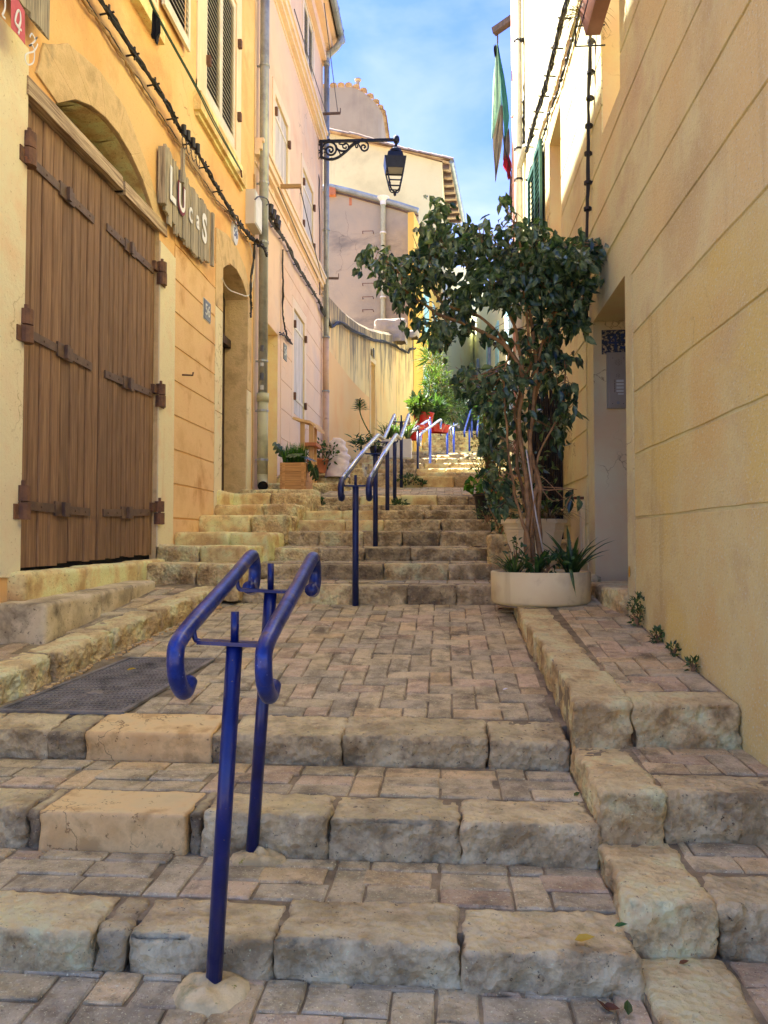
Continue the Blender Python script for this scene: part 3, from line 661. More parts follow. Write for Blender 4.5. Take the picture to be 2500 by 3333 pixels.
for (y, zt, yn) in ((5.86, -.27, 6.95), (6.95, 0.0, 7.8), (7.8, .2, 8.6), (8.6, .4, 9.5), (9.5, .6, 11.3)):
    st = bed('stone_step', .5, 1.16, y + .03, yn + .1, (lambda z_: (lambda x, y_: z_))(zt), zt - .6, nx=4)
    stone('edge_stone', (.5, y, zt - .32), (1.155, y + .3, zt + .005), M['stone_warm'], st, .03, .03, .009)
    stone('kerb_stone', (.47, y + .31, zt - .32), (.64, yn, zt + .01), M['stone_warm'], st, .04, .03, .009)
stone('corner_stone', (.36, 6.46, -.3), (.54, 6.82, .045), M['stone_warm'], st, .025, .03, .01)
# terrain that carries the whole alley
g = MB(); g.add([(-60, -20, -1.75), (60, -20, -1.75), (60, 2, -1.75), (-60, 2, -1.75), (-60, 31, 2.7), (60, 31, 2.7), (-60, 400, 3.0), (60, 400, 3.0)],
                [(0,1,2,3), (3,2,5,4), (4,5,7,6)]); o = g.obj('ground', M['ground']); o['kind'] = 'structure'

# ------------------------------------------------------------------ walls
def wall_poly(name, outer, holes, place, depth, m, parent, back=None, kindsmooth=False):
    """flat wall with openings; place(u, v, d) -> world, d measured out of the wall. reveals go `depth` inwards"""
    bm = bmesh.new(); loops = []
    for lp_ in [outer] + holes:
        vs = [bm.verts.new(place(u, v, 0)) for u, v in lp_]
        es = [bm.edges.new((vs[i], vs[(i + 1) % len(vs)])) for i in range(len(vs))]; loops.append((vs, es))
    bmesh.ops.triangle_fill(bm, use_beauty=True, edges=[e for l_ in loops for e in l_[1]])
    for (vs, es), lp_ in zip(loops[1:], holes):
        bk = [bm.verts.new(place(u, v, -depth)) for u, v in lp_]
        for i in range(len(vs)):
            j = (i + 1) % len(vs); f_ = bm.faces.new((vs[i], vs[j], bk[j], bk[i])); f_.material_index = 1
    bmesh.ops.recalc_face_normals(bm, faces=bm.faces)
    me = bpy.data.meshes.new(name); bm.to_mesh(me); bm.free()
    o = link(name, me, m, parent); return o
def panel(name, place, u0, u1, v0, v1, d, th, m, parent, holes=(), jit=.004, step=.16):
    """one course of render: a thin slab with slightly wandering edges, cut round rectangular holes (u0,u1,v0,v1)"""
    us = sorted(set([u0, u1] + [h for H in holes for h in H[:2] if u0 < h < u1])); mb = MB()
    ph = random.random() * 50
    def je(u, s_): return jit * (noise.noise(Vector((u * 3.1, ph, s_))) + .5 * noise.noise(Vector((u * 11, ph, s_))))
    for i in range(len(us) - 1):
        a, b_ = us[i], us[i+1]; segs = [(v0, v1)]
        for H in holes:
            if H[0] < (a + b_) / 2 < H[1]:
                ns = []
                for s0, s1 in segs:
                    if H[3] <= s0 or H[2] >= s1: ns.append((s0, s1)); continue
                    if H[2] > s0: ns.append((s0, H[2]))
                    if H[3] < s1: ns.append((H[3], s1))
                segs = ns
        if not segs:
            if mb.v: mb.obj(name, m, parent)
            mb = MB()
        n = max(1, int((b_ - a) / step))
        for s0, s1 in segs:
            vs = []
            for k in range(n + 1):
                u = a + (b_ - a) * k / n
                lo = s0 + (je(u, 0) if s0 == v0 else 0); hi = s1 + (je(u, 9) if s1 == v1 else 0); e = .004
                vs += [place(u, lo, d), place(u, lo + e, d + th), place(u, hi - e, d + th), place(u, hi, d)]
            fs = []
            for k in range(n):
                o_ = 4 * k
                for t in range(3): fs.append((o_ + t, o_ + 4 + t, o_ + 5 + t, o_ + 1 + t))
            fs += [(0, 1, 2, 3), (4*n, 4*n+3, 4*n+2, 4*n+1)]
            mb.add(vs, fs)
    if mb.v: return mb.obj(name, m, parent)
PL = lambda u, v, d: Vector((XL + d, u, v))
PR = lambda u, v, d: Vector((XR - d, u, v))
def slab(mb, place, u0, u1, v0, v1, d0, d1):
    vs = [place(u, v, d) for d in (d0, d1) for u, v in ((u0, v0), (u1, v0), (u1, v1), (u0, v1))]
    mb.add(vs, [(0,3,2,1),(4,5,6,7),(0,1,5,4),(1,2,6,5),(2,3,7,6),(3,0,4,7)]); return mb
def arch_pts(u0, u1, v0, rise, n=12, base=None):
    pts = []
    for i in range(n + 1):
        t = i / n; u = u0 + (u1 - u0) * t; pts.append((u, v0 + rise * math.sin(PI * t) ** .75))
    return pts

# --- ochre house, left
hA = empty('ochre_house', (XL, 4, -.6), 'ochre plastered house on the left with the brown plank gate', 'house')
gate_hole = [(4.33, -.19), (6.48, -.19), (6.48, 2.80), (6.32, 2.80)] + arch_pts(4.68, 6.30, 2.82, .30)[::-1] + [(4.66, 2.80), (4.33, 2.80)]
door_hole = [(8.37, .50), (9.46, .50), (9.46, 3.0)] + arch_pts(8.37, 9.46, 3.04, .20, 8)[::-1] + [(8.37, 3.0)]
win_hole = [(7.72, 4.66), (8.86, 4.66), (8.86, 6.45), (7.72, 6.45)]
win2_hole = [(5.35, 4.66), (6.32, 4.66), (6.32, 6.45), (5.35, 6.45)]
wall_poly('wall', [(1.2, -1.7), (9.78, -1.7), (9.78, 10.2), (1.2, 10.2)], [gate_hole, door_hole, win_hole, win2_hole], PL, .32, [M['ochre'], M['limestone']], hA)
mb = MB(); slab(mb, PL, 1.2, 9.78, -1.7, 10.2, -6.5, -.36); slab(mb, PL, 1.2, 9.78, 10.2, 10.3, -6.5, .25); mb.obj('house_body', M['ochre'], hA)
# lower ashlar courses between gate and door
zs = [.20, .515, .83, 1.15, 1.47, 1.79, 2.11, 2.42, 2.74]
panel('plaster_course', PL, 6.86, 8.12, -.2, .193, .001, .008, M['ochre_low'], hA)
for i in range(8):
    panel('plaster_course', PL, 6.86, 8.12, zs[i] + .006, zs[i+1] - .006, .001, .008, M['ochre_low'], hA)
panel('plaster_course', PL, 6.86, 8.12, zs[8] + .006, 3.02, .001, .008, M['ochre_low'] if False else M['ochre'], hA, jit=.02)
# cream bands beside the gate
panel('gate_surround', PL, 3.98, 4.33, -.22, 2.95, .001, .012, M['cream_trim'], hA, jit=.03)
panel('gate_surround', PL, 6.48, 6.86, -.24, 2.62, .001, .012, M['cream_trim'], hA, jit=.03)
panel('plaster_course', PL, 1.3, 3.97, -.6, 2.85, .001, .008, M['cream_trim'], hA, jit=.03)
# arch stones
inn = arch_pts(4.68, 6.30, 2.82, .30, 7); outr = [(4.42, 2.86), (4.50, 3.10), (4.82, 3.30), (5.28, 3.40), (5.70, 3.38), (6.06, 3.20), (6.36, 2.98), (6.50, 2.82)]
for i in range(7):
    q4 = [inn[i], inn[i+1], outr[i+1], outr[i]]; g_ = .004; mb = MB()
    cxu = sum(p[0] for p in q4) / 4; czv = sum(p[1] for p in q4) / 4
    n = 5; ring = []
    for a in range(4):
        for k in range(n):
            t = k / n; u = q4[a][0] * (1-t) + q4[(a+1) % 4][0] * t; v = q4[a][1] * (1-t) + q4[(a+1) % 4][1] * t
            u += (cxu - u) * .012 + .012 * noise.noise(Vector((u * 9, v * 9, i))) * (a == 2); v += (czv - v) * .012 + .02 * noise.noise(Vector((u * 8, v * 8, i + 5))) * (a == 2)
            ring.append((u, v))
    fr_ = [PL(u, v, .013) for u, v in ring]; mid = [PL(u + (u - cxu) * .02, v + (v - czv) * .02, .002) for u, v in ring]
    m_ = len(ring); mb.add(fr_ + mid + [PL(cxu, czv, .016)], [(k, (k+1) % m_, m_*2) for k in range(m_)] + [(k, k + m_, (k+1) % m_ + m_, (k+1) % m_) for k in range(m_)])
    mb.obj('arch_stone', M['limestone'], hA)
# soffit stones seen inside the arch and the plastered back
for i in range(5):
    u0 = 4.72 + i * .31; pts = [(u0 + .31 * k / 3) for k in range(4)]
    zt = lambda u: 2.82 + .30 * math.sin(PI * min(1, max(0, (u - 4.68) / 1.62))) ** .75 - .006
    mb = MB(); vs = []
    for u in pts:
        uu = min(u, 6.29); s_ = .006
        vs += [PL(uu, zt(uu) - .010, -.02), PL(uu, zt(uu) - .018 - .01 * (i % 2), -.15), PL(uu, zt(uu) - .012, -.30)]
    for k in range(3):
        for t in range(2): a = 3*k + t; mb.add([], []); mb.f.append((a, a+1, a+4, a+3)); mb.mi.append(0)
    mb.v = vs; mb.obj('soffit_stone', M['sill'], hA)
slab(MB(), PL, 4.3, 6.52, 2.6, 3.3, -.36, -.30).obj('recess_back', M['grey_wall'], hA)
# gate: two leaves of planks, strap hinges
gate = empty('gate', (XL, 5.4, -.15), None, None); gate.parent = hA; gate.location = Vector((XL, 5.4, -.15)) - Vector(hA.location)
def planks(u0, u1, ws):
    tot = sum(ws); u = u0
    for w_ in ws:
        ww = w_ / tot * (u1 - u0); a, b_ = u + .0055, u + ww - .0055; e = .007; mb = MB(); dd = random.uniform(-.004, .004) - .035
        z0 = -.168 + random.uniform(-.012, .012) + (u - 4.33) * .02; z1 = 2.655 + (u - 4.33) * .025; vs = []
        prof = [(a, -.05), (a, dd - e), (a + e, dd), (b_ - e, dd), (b_, dd - e), (b_, -.05)]
        for z in (z0, z1): vs += [PL(pu, z, pd) for pu, pd in prof]
        mb.add(vs, [(k, k+1, k+7, k+6) for k in range(5)] + [(0,5,4,3,2,1), (6,7,8,9,10,11)])
        mb.obj('plank', M['gate'], gate); u += ww
planks(4.345, 5.42, [1, .95, 1.0, .95, 1.05, .9, .8, .75, .8]); planks(5.425, 6.47, [1.3, .75, .8, .8, .8, .75, .9, .8, .8, .9, .8])
slab(MB(), PL, 4.33, 6.48, -.19, 2.8, -.10, -.06).obj('gate_back', M['dark_in'], gate)
def strap(u0, v0, u1, v1, side, uh, vh):
    mb = MB(); n = 1
    a = PL(u0, v0, -.028); b_ = PL(u1, v1, -.026); mb.bar(a, b_, .055, .012, (1, 0, 0)); c_ = (a * .45 + b_ * .55) if side > 0 else (a * .55 + b_ * .45)
    c0 = c_ + Vector((.004, 0, 0)); d_ = (b_ - a).normalized(); mb.bar(c0 - d_ * .10, c0 + d_ * .10, .095, .014, (1, 0, 0)); mb.box(c0 + Vector((.008, -.018, -.045)), c0 + Vector((.03, .018, .045)))
    for t in (.08, .25, .75, .92):
        p = a * (1 - t) + b_ * t; ball(mb, p + Vector((.008, 0, 0)), .009, 6, 4, (.6, 1, 1))
    mb.obj('strap', M['strap'], gate)
    # hinge pin on the jamb
    mb = MB(); p = PL(uh, vh, .02); mb.tube([p - Vector((0, 0, .10)), p + Vector((0, 0, .0))], .045, 12); mb.tube([p + Vector((0, 0, .008)), p + Vector((0, 0, .10))], .042, 12); mb.tube([p, p + Vector((0, 0, .13))], .014, 8)
    mb.box(p + Vector((-.03, -.09 if side > 0 else 0, -.10)), p + Vector((.0, 0 if side > 0 else .09, -.01)))
    mb.box(p + Vector((-.05, 0 if side > 0 else -.10, .01)), p + Vector((-.02, .10 if side > 0 else 0, .085)))
    mb.obj('hinge', M['rust'], gate)
g1_ = [L(112, 530), L(328, 727)], [L(385, 762), L(520, 895)], [L(113, 1098), L(322, 1200)], [L(365, 1222), L(512, 1290)], [L(100, 1655), L(312, 1668)], [L(360, 1670), L(502, 1672)]
for i, (a, b_) in enumerate(g1_):
    if i % 2 == 0: strap(4.40, a.z + .02, 5.28, b_.z, 1, 4.335, a.z + .03)
    else: strap(5.50, a.z, 6.42, b_.z + .01, -1, 6.50, b_.z + .01)
# timber over the gate
mb = MB(); vs = []; n = 14
for k in range(n + 1):
    u = 4.31 + (5.66 - 4.31) * k / n; t = (u - 4.33) * .025; wv = .006 * noise.noise(Vector((u * 4, 0, 0)))
    vs += [PL(u, 2.665 + t + wv, -.06), PL(u, 2.665 + t + wv, .028), PL(u, 2.775 + t - wv, .022), PL(u, 2.785 + t, -.06)]
mb.add(vs, [(4*k+t_, 4*k+4+t_, 4*k+5+t_, 4*k+1+t_) for k in range(n) for t_ in range(3)] + [(0,1,2,3), (4*n+3, 4*n+2, 4*n+1, 4*n)]); mb.obj('lintel_beam', M['gate_top'], hA)
mb = MB(); vs = []
for k in range(n + 1):
    u = 5.72 + (6.62 - 5.72) * k / n; t = (u - 4.33) * .025; wv = .005 * noise.noise(Vector((u * 4, 3, 0)))
    vs += [PL(u, 2.655 + t + wv, -.06), PL(u, 2.655 + t + wv, .022), PL(u, 2.765 + t - wv, .016), PL(u, 2.775 + t, -.06)]
mb.add(vs, [(4*k+t_, 4*k+4+t_, 4*k+5+t_, 4*k+1+t_) for k in range(n) for t_ in range(3)] + [(0,1,2,3), (4*n+3, 4*n+2, 4*n+1, 4*n)]); mb.obj('lintel_beam', M['gate_top'], hA)
slab(MB(), PL, 5.66, 5.72, 2.71, 2.78, -.06, .0).obj('beam_notch', M['dark_in'], hA)
# threshold and bench of the gate
for a_, b_ in ((4.22, 5.0), (5.0, 5.86), (5.86, 6.5)):
    stone('threshold_stone', (XL - .05, a_ + .004, -.37), (XL + .10, b_ - .004, -.185 + (a_ - 4.2) * .012), M['sill'], hA, .03, .02, .006, front=1.2)
for a_, b_ in ((4.08, 4.8), (4.8, 5.72)):
    stone('bench_stone', (XL, a_ + .003, -.66), (XL + .30, b_ - .003, -.352), M['bench'], hA, .025, .022, .005, lambda p: Vector((p.x, p.y, p.z + (p.y - 4.1) * .028)), front=1.4)
for a_, b_ in ((6.5, 6.86),):
    stone('foot_render', (XL - .04, a_, -.4), (XL + .05, b_, -.04), M['bench'], hA, .03, .03, .012)
# door no. 56
mb = MB()
outd = [(8.10, .0), (8.10, 3.30), (8.17, 3.46), (8.4, 3.50), (8.7, 3.52), (9.0, 3.47), (9.35, 3.36), (9.62, 3.1), (9.66, 2.7), (9.66, .4)]
ind = [(8.37, .0), (8.37, 3.0)] + arch_pts(8.37, 9.46, 3.04, .20, 6) + [(9.46, .4)]
for (o_, i_) in (((8.10, .12, 8.37, .0), 0),):
    pass
seg = [((8.10, .14), (8.37, .14), (8.37, 1.4), (8.10, 1.4)), ((8.10, 1.41), (8.37, 1.41), (8.37, 2.55), (8.10, 2.55)), ((8.10, 2.56), (8.37, 2.56), (8.37, 3.05), (8.10, 3.40)),
       ((8.10, 3.41), (8.37, 3.06), (8.62, 3.20), (8.50, 3.50)), ((8.505, 3.50), (8.625, 3.205), (8.92, 3.24), (8.92, 3.51)), ((8.925, 3.51), (8.925, 3.24), (9.22, 3.19), (9.32, 3.40)),
       ((9.325, 3.40), (9.225, 3.185), (9.46, 3.05), (9.64, 3.12)), ((9.46, 3.04), (9.46, 1.9), (9.66, 1.9), (9.645, 3.11)), ((9.46, .50), (9.66, .50), (9.66, 1.89), (9.46, 1.89))]
for q4 in seg:
    mb = MB(); vs = [PL(u, v, .014) for u, v in q4] + [PL(u, v, .0) for u, v in q4]
    mb.add(vs, [(0,1,2,3)] + [(k, k+4, (k+1) % 4 + 4, (k+1) % 4) for k in range(4)]); mb.obj('door_surround', M['limestone'] if q4[0][1] > 2.5 else M['cream_trim'], hA)
dr = empty('door'); dr.parent = hA; dr.location = Vector((XL - .3, 8.9, .54)) - Vector(hA.location)
slab(MB(), PL, 8.37, 9.46, .50, 3.3, -.34, -.28).obj('door_leaf', M['door'], dr)
for (u0, u1, v0, v1) in ((8.45, 8.88, .7, 1.4), (8.95, 9.38, .7, 1.4), (8.45, 8.88, 1.5, 2.3), (8.95, 9.38, 1.5, 2.3)):
    slab(MB(), PL, u0, u1, v0, v1, -.28, -.262).obj('door_panel', M['door'], dr)
slab(MB(), PL, 8.37, 9.46, 2.42, 2.52, -.28, -.20).obj('transom', M['door'], dr); slab(MB(), PL, 8.45, 9.38, 2.58, 3.1, -.28, -.272).obj('pane', M['glass'], dr)
stone('door_sill', (XL - .3, 8.2, .24), (XL + .06, 9.6, .545), M['sill'], hA, .04, .03, .008)
stone('door_sill', (XL - .02, 7.6, .02), (XL + .10, 8.36, .22), M['sill'], hA, .04, .03, .008)
# shuttered window with surround
def louvre_leaf(parent, place, u0, u1, v0, v1, d, m, gap=.06, name='shutter', mats=None):
    sh = empty(name); sh.parent = parent; pc = place((u0 + u1) / 2, v0, d); sh.location = pc - Vector(parent.location)
    fr_ = MB(); s_ = .045
    slab(fr_, place, u0, u0 + s_, v0, v1, d, d + .03); slab(fr_, place, u1 - s_, u1, v0, v1, d, d + .03); slab(fr_, place, u0 + s_, u1 - s_, v0, v0 + .09, d, d + .03); slab(fr_, place, u0 + s_, u1 - s_, v1 - .07, v1, d, d + .03)
    fr_.obj('frame', m, sh); lv = MB(); v = v0 + .10
    first = None
    while v < v1 - .08:
        ls = MB(); a, b_ = place(u0 + s_, v, d + .026), place(u1 - s_, v, d + .026); up_ = place(0, 1, -.5) - place(0, 0, 0)
        vs = [a, b_, b_ + up_ * .050 * gap / .06, a + up_ * .050 * gap / .06]; th = Vector((0, 0, .007)); vs += [q_ + th for q_ in vs]
        ls.add(vs, [(0,1,2,3),(4,7,6,5),(0,4,5,1),(1,5,6,2),(2,6,7,3),(3,7,4,0)])
        if first is None: first = ls.obj('slat', m, sh); v00 = v
        else:
            c = first.copy(); C.objects.link(c); c.location = first.location + Vector((0, 0, v - v00)); c.parent = sh
        v += gap
    slab(MB(), place, u0 + s_, u1 - s_, v0 + .05, v1 - .05, d - .02, d - .012).obj('backing', M['dark_in'], sh)
    return sh
pn = MB(); slab(pn, PL, 7.42, 7.71, 4.50, 6.6, .0, .014); slab(pn, PL, 8.87, 9.08, 4.50, 6.6, .0, .014); slab(pn, PL, 7.42, 9.08, 4.50, 4.655, .0, .0142); slab(pn, PL, 7.42, 9.08, 6.46, 6.7, .0, .0138); pn.obj('window_surround', M['pink_trim'], hA)
slab(MB(), PL, 7.36, 9.12, 4.31, 4.498, .0, .075).obj('window_sill', M['sill'], hA)
slab(MB(), PL, 7.4, 9.1, 4.27, 4.308, .0, .04).obj('window_sill', M['sill'], hA)
louvre_leaf(hA, PL, 7.73, 8.285, 4.68, 6.44, -.03, M['shutter_grey']); louvre_leaf(hA, PL, 8.295, 8.85, 4.68, 6.44, -.03, M['shutter_grey'])
pn = MB(); slab(pn, PL, 5.1, 5.34, 4.5, 6.6, 0, .014); slab(pn, PL, 6.33, 6.37, 4.5, 6.6, 0, .014); slab(pn, PL, 5.1, 6.37, 4.50, 4.655, 0, .0142); pn.obj('window_surround', M['pink_trim'], hA)
slab(MB(), PL, 5.0, 6.37, 4.31, 4.498, .0, .075).obj('window_sill', M['sill'], hA)
louvre_leaf(hA, PL, 6.40, 7.07, 4.70, 6.44, .03, M['shutter_grey'])
slab(MB(), PL, 5.36, 6.31, 4.67, 6.44, -.31, -.3).obj('pane', M['glass'], hA)
for (u, v) in ((8.90, 5.05), (8.90, 5.95), (7.70, 4.98)):
    slab(MB(), PL, u, u + .05, v, v + .10, .015, .06).obj('shutter_hinge', M['rust'], hA)

# --- pink house, left, further up
hB = empty('pink_house', (XL, 12.5, .7), 'tall pinkish plastered house with closed pale shutters behind the first drainpipe', 'house')
HB = 10.35
rect = lambda a, b_, c, d: [(a, c), (b_, c), (b_, d), (a, d)]
wB = [(10.97, 11.90, 5.12, 6.60), (13.2, 14.25, 5.3, 6.6), (13.25, 14.2, 8.5, 9.75), (10.97, 11.90, 8.45, 9.75), (12.45, 13.4, 2.1, 3.85)]
doorB = (10.42, 11.26, .62, 3.07)
XB = 15.42
wall_poly('wall', rect(9.80, XB, -1.0, HB), [rect(*h) for h in wB + [doorB]], PL, .25, [M['pink'], M['reveal']], hB)
mb = MB(); slab(mb, PL, 9.80, XB, -1, HB, -6.5, -.26); mb.obj('house_body', M['pink'], hB)
mb = MB(); slab(mb, PL, XB - .02, XB + .002, -1, HB, -6.5, 0); mb.obj('end_wall', M['pink'], hB)
for i, h in enumerate(wB):
    s_ = .16; pn = MB()
    for (a, b_, c, d) in ((h[0]-s_, h[0], h[2]-.12, h[3]+s_), (h[1], h[1]+s_, h[2]-.12, h[3]+s_), (h[0], h[1], h[3], h[3]+s_)): slab(pn, PL, a, b_, c, d, 0, .012)
    pn.obj('window_surround', M['pink_trim'], hB)
    wd = empty('window'); wd.parent = hB; wd.location = PL(h[0], h[2], 0) - Vector(hB.location)
    if i in (2, 3):
        pass
    else:
        um = (h[0] + h[1]) / 2
        for (a, b_) in ((h[0] + .01, um - .006), (um + .006, h[1] - .01)):
            nb = 4
            for k in range(nb):
                x0 = a + (b_ - a) * k / nb; slab(MB(), PL, x0 + .003, x0 + (b_ - a) / nb - .003, h[2] + .02, h[3] - .02, -.05, -.02 + .002 * (k % 2)).obj('board', M['shutter_old'], wd)
            for v in (h[2] + .25, h[3] - .3): slab(MB(), PL, a, b_, v, v + .05, -.02, -.006).obj('strap', M['shutter_grey'], wd)
        for (u, v) in ((h[0] - .04, h[2] + .25), (h[0] - .04, h[3] - .3), (h[1], h[2] + .25), (h[1], h[3] - .3)): slab(MB(), PL, u, u + .05, v - .04, v + .08, .0, .05).obj('hinge', M['rust'], wd)
    slab(MB(), PL, h[0], h[1], h[2], h[3], -.26, -.22).obj('pane', M['dark_in'], wd)
louvre_leaf(hB, PL, 13.26, 13.72, 8.52, 9.73, -.03, M['shutter_grey'], .07); louvre_leaf(hB, PL, 13.73, 14.19, 8.52, 9.73, -.03, M['shutter_grey'], .07)
louvre_leaf(hB, PL, 10.98, 11.42, 8.47, 9.73, -.03, M['shutter_old'], .07)
slab(MB(), PL, doorB[0], doorB[1], doorB[2], doorB[3], -.27, -.22).obj('door', M['reveal'], hB)
for (z0, pr, nm) in ((8.17, .14, 'cornice'), (5.2, .12, 'cornice')):
    for (dz0, dz1, p_) in ((0, .07, pr * .5), (.07, .17, pr * .8), (.17, .22, pr)):
        slab(MB(), PL, 9.81, XB, z0 - .10 + dz0, z0 - .10 + dz1 - .002, 0, p_).obj(nm, M['pink_trim'], hB)
    slab(MB(), PL, 9.81, XB, z0 - .22, z0 - .20, 0, .02).obj(nm, M['pink_trim'], hB)
# ashlar lines of the ground floor
for (z0, z1) in ((.6, 1.1), (1.1, 1.55), (1.55, 2.0), (2.0, 2.45), (2.45, 2.9), (2.9, 3.35), (3.35, 3.8), (3.8, 4.25), (4.25, 4.85)):
    panel('plaster_course', PL, 11.45, XB - .01, z0 + .005, z1 - .005, .001, .007, M['pink'], hB, holes=[(12.29, 13.56, 1.9, 4.02)])
# eaves
for k, (z0, z1, p_) in enumerate(((HB - .55, HB - .3, .10), (HB - .3, HB - .12, .22), (HB - .12, HB, .30))): slab(MB(), PL, 9.8, XB, z0, z1 - .002, 0, p_).obj('eaves_moulding', M['pink'], hB)
mb = MB(); slab(mb, PL, 9.7, XB + .08, HB, HB + .05, -.3, .42); mb.obj('roof_edge', M['board'], hB)
mb = MB(); vs = [PL(9.7, HB + .05, .42), PL(XB + .08, HB + .05, .42), PL(XB + .08, HB + 1.4, -3), PL(9.7, HB + 1.4, -3), PL(9.7, HB + .05, -6.5), PL(XB + .08, HB + .05, -6.5)]
mb.add(vs, [(0,1,2,3), (3,2,5,4), (0,3,4), (1,5,2)]); mb.obj('roof', M['tile'], hB)
mb = MB(); mb.tube([PL(9.7, HB - .02, .40), PL(XB, HB - .04, .40)], .07, 10)
for k in range(9): mb.tube([PL(9.9 + k * .65, HB - .03, .40), PL(9.92 + k * .65, HB - .03, .40)], .08, 10)
mb.obj('gutter', M['gutter'], hB)

# --- house on the right
hR = empty('cream_house', (XR, 5, -.5), 'long cream rendered house filling the right side with a recessed doorway', 'house')
dR = (4.995, 6.085, -.52, 1.71); wR = [(5.045, 5.635, 2.965, 5.0), (7.60, 8.42, 2.45, 4.33), (9.35, 10.2, 3.0, 4.9)]
XE = 11.62
wall_poly('wall', rect(1.0, XE, -1.7, 8.6), [rect(*h) for h in [dR] + wR], PR, .34, [M['rwall'], M['reveal']], hR)
mb = MB(); slab(mb, PR, 1.0, XE, -1.7, 8.6, -6, -.345); mb.obj('house_body', M['rwall'], hR)
slab(MB(), PR, XE - .02, XE, -1.7, 8.6, -6, 0).obj('end_wall', M['rwall'], hR)
slab(MB(), PR, 1.0, XE + .1, 8.6, 8.75, -6, .3).obj('roof_edge', M['tile'], hR)
hol = [(dR[0] - .03, dR[1] + .1, -1, dR[3] + .0)] + [(a - .0, b_ + .0, c, d) for a, b_, c, d in wR]
zr = [.129, .515, .895, 1.262, 1.64, 2.03, 2.42, 2.80, 3.19, 3.58, 3.97, 4.36, 4.75, 5.14, 5.53, 5.92, 6.31, 6.7, 7.1, 7.5, 7.9, 8.3, 8.58]
def course(z0, z1, low):
    holes = [(h[0], h[1], h[2] - .0, h[3] + .0) for h in wR]
    m_ = M['rwall2'] if low else M['rwall']
    panel('plaster_course', PR, 1.1, 4.78 if z1 < 1.9 else 4.86, z0 + .006, z1 - .006, .001, .007, m_, hR, jit=.006)
    if z0 > 1.9:
        panel('plaster_course', PR, 4.86, XE - .05, z0 + .007, z1 - .007, .001, .008, M['rwall'], hR, holes=holes, jit=.005)
    else:
        panel('plaster_course', PR, 6.35, XE - .05, z0 + .007, z1 - .007, .001, .008, M['rwall'], hR, holes=holes, jit=.005)
course(-1.4, zr[0], True)
for i in range(len(zr) - 1): course(zr[i], zr[i+1], i < 3)
panel('plaster_course', PR, 4.81, 4.99, -.6, 1.9, .001, .005, M['rwall'], hR, jit=.002)
# threshold stone
stone('threshold_stone', (XR - .10, 5.0, -.66), (XR + .3, 6.06, -.315), M['stone_warm'], hR, .03, .03, .01, lambda p: Vector((p.x + max(0, (5.25 - p.y)) * .25 + .0, p.y, p.z)))
slab(MB(), PR, 5.0, 6.08, -.31, 1.7, -.36, -.33).obj('door', M['door'], hR)
for i, h in enumerate(wR):
    wd = empty('window'); wd.parent = hR; wd.location = PR(h[0], h[2], 0) - Vector(hR.location)
    slab(MB(), PR, h[0], h[1], h[2], h[3], -.36, -.33).obj('pane', M['glass'], wd)
    fr_ = MB(); slab(fr_, PR, h[0], h[0] + .06, h[2], h[3], -.33, -.28); slab(fr_, PR, h[1] - .06, h[1], h[2], h[3], -.33, -.28); slab(fr_, PR, (h[0]+h[1])/2 - .03, (h[0]+h[1])/2 + .03, h[2], h[3], -.33, -.28); fr_.obj('frame', M['shutter_grey'], wd)

# ------------------------------------------------------------------ garden wall that follows the bend
cw = empty('garden_wall', (-2.4, 18, 1.6), 'curving orange and yellow stained garden wall with a narrow door where the alley bends', 'wall')
cpts = []
ctl = [(1050, 15.45, 930, 1.3), (1075, 16.3, 957, 1.3), (1100, 17.3, 985, 1.4), (1125, 18.4, 1012, 1.5), (1150, 19.5, 1032, 1.7), (1180, 20.8, 1053, 1.9), (1210, 22, 1066, 2.1), (1235, 23, 1074, 2.3), (1260, 24, 1080, 2.5), (1300, 25.5, 1083, 2.7), (1345, 27, 1085, 2.9)]
for px, Y_, py, zb in ctl:
    p = P(px, py, Y_); cpts.append((p.x, p.y, p.z, zb))
def cwall(i0, i1, zlo=None, zhi=None, off=0.0, inner=.35, name='wall', m='curved'):
    """stretch of wall between stations (fractional), optional z limits"""
    n = max(2, int((i1 - i0) * 4)); mb = MB(); vs = []
    for k in range(n + 1):
        f_ = i0 + (i1 - i0) * k / n; i = min(int(f_), len(cpts) - 2); t = f_ - i; a, b_ = cpts[i], cpts[i+1]
        x, y, z, zb = [a[q_] * (1-t) + b_[q_] * t for q_ in range(4)]
        dx, dy = b_[0] - a[0], b_[1] - a[1]; l_ = math.hypot(dx, dy); nx, ny = dy / l_, -dx / l_
        z1 = (z if zhi is None else zhi) + (.02 * noise.noise(Vector((x * 3, y * 3, 0))) if zhi is None else 0); z0 = zb - 1 if zlo is None else zlo
        rr = .10 if zhi is None else 0
        vs += [(x + nx * off, y + ny * off, z0), (x + nx * off, y + ny * off, z1 - rr), (x + nx * (off - rr), y + ny * (off - rr), z1), (x - nx * inner, y - ny * inner, z1 - rr * .3), (x - nx * inner, y - ny * inner, z0)]
    fs = []
    for k in range(n):
        for t in range(5): fs.append((5*k+t, 5*k+5+t, 5*k+5+(t+1) % 5, 5*k+(t+1) % 5))
    fs += [(0,1,2,3,4), tuple(5*n + q_ for q_ in (4,3,2,1,0))]; mb.add(vs, fs); o = mb.obj(name, M[m], cw); at = o.data.attributes.new('h', 'FLOAT', 'POINT')
    for k in range(len(vs)): at.data[k].value = (0 if k % 5 in (0, 4) else 1) * (1 if zhi is None else .6)
    return o
def grime_band(i0, i1, depth, name='grime'):
    pass
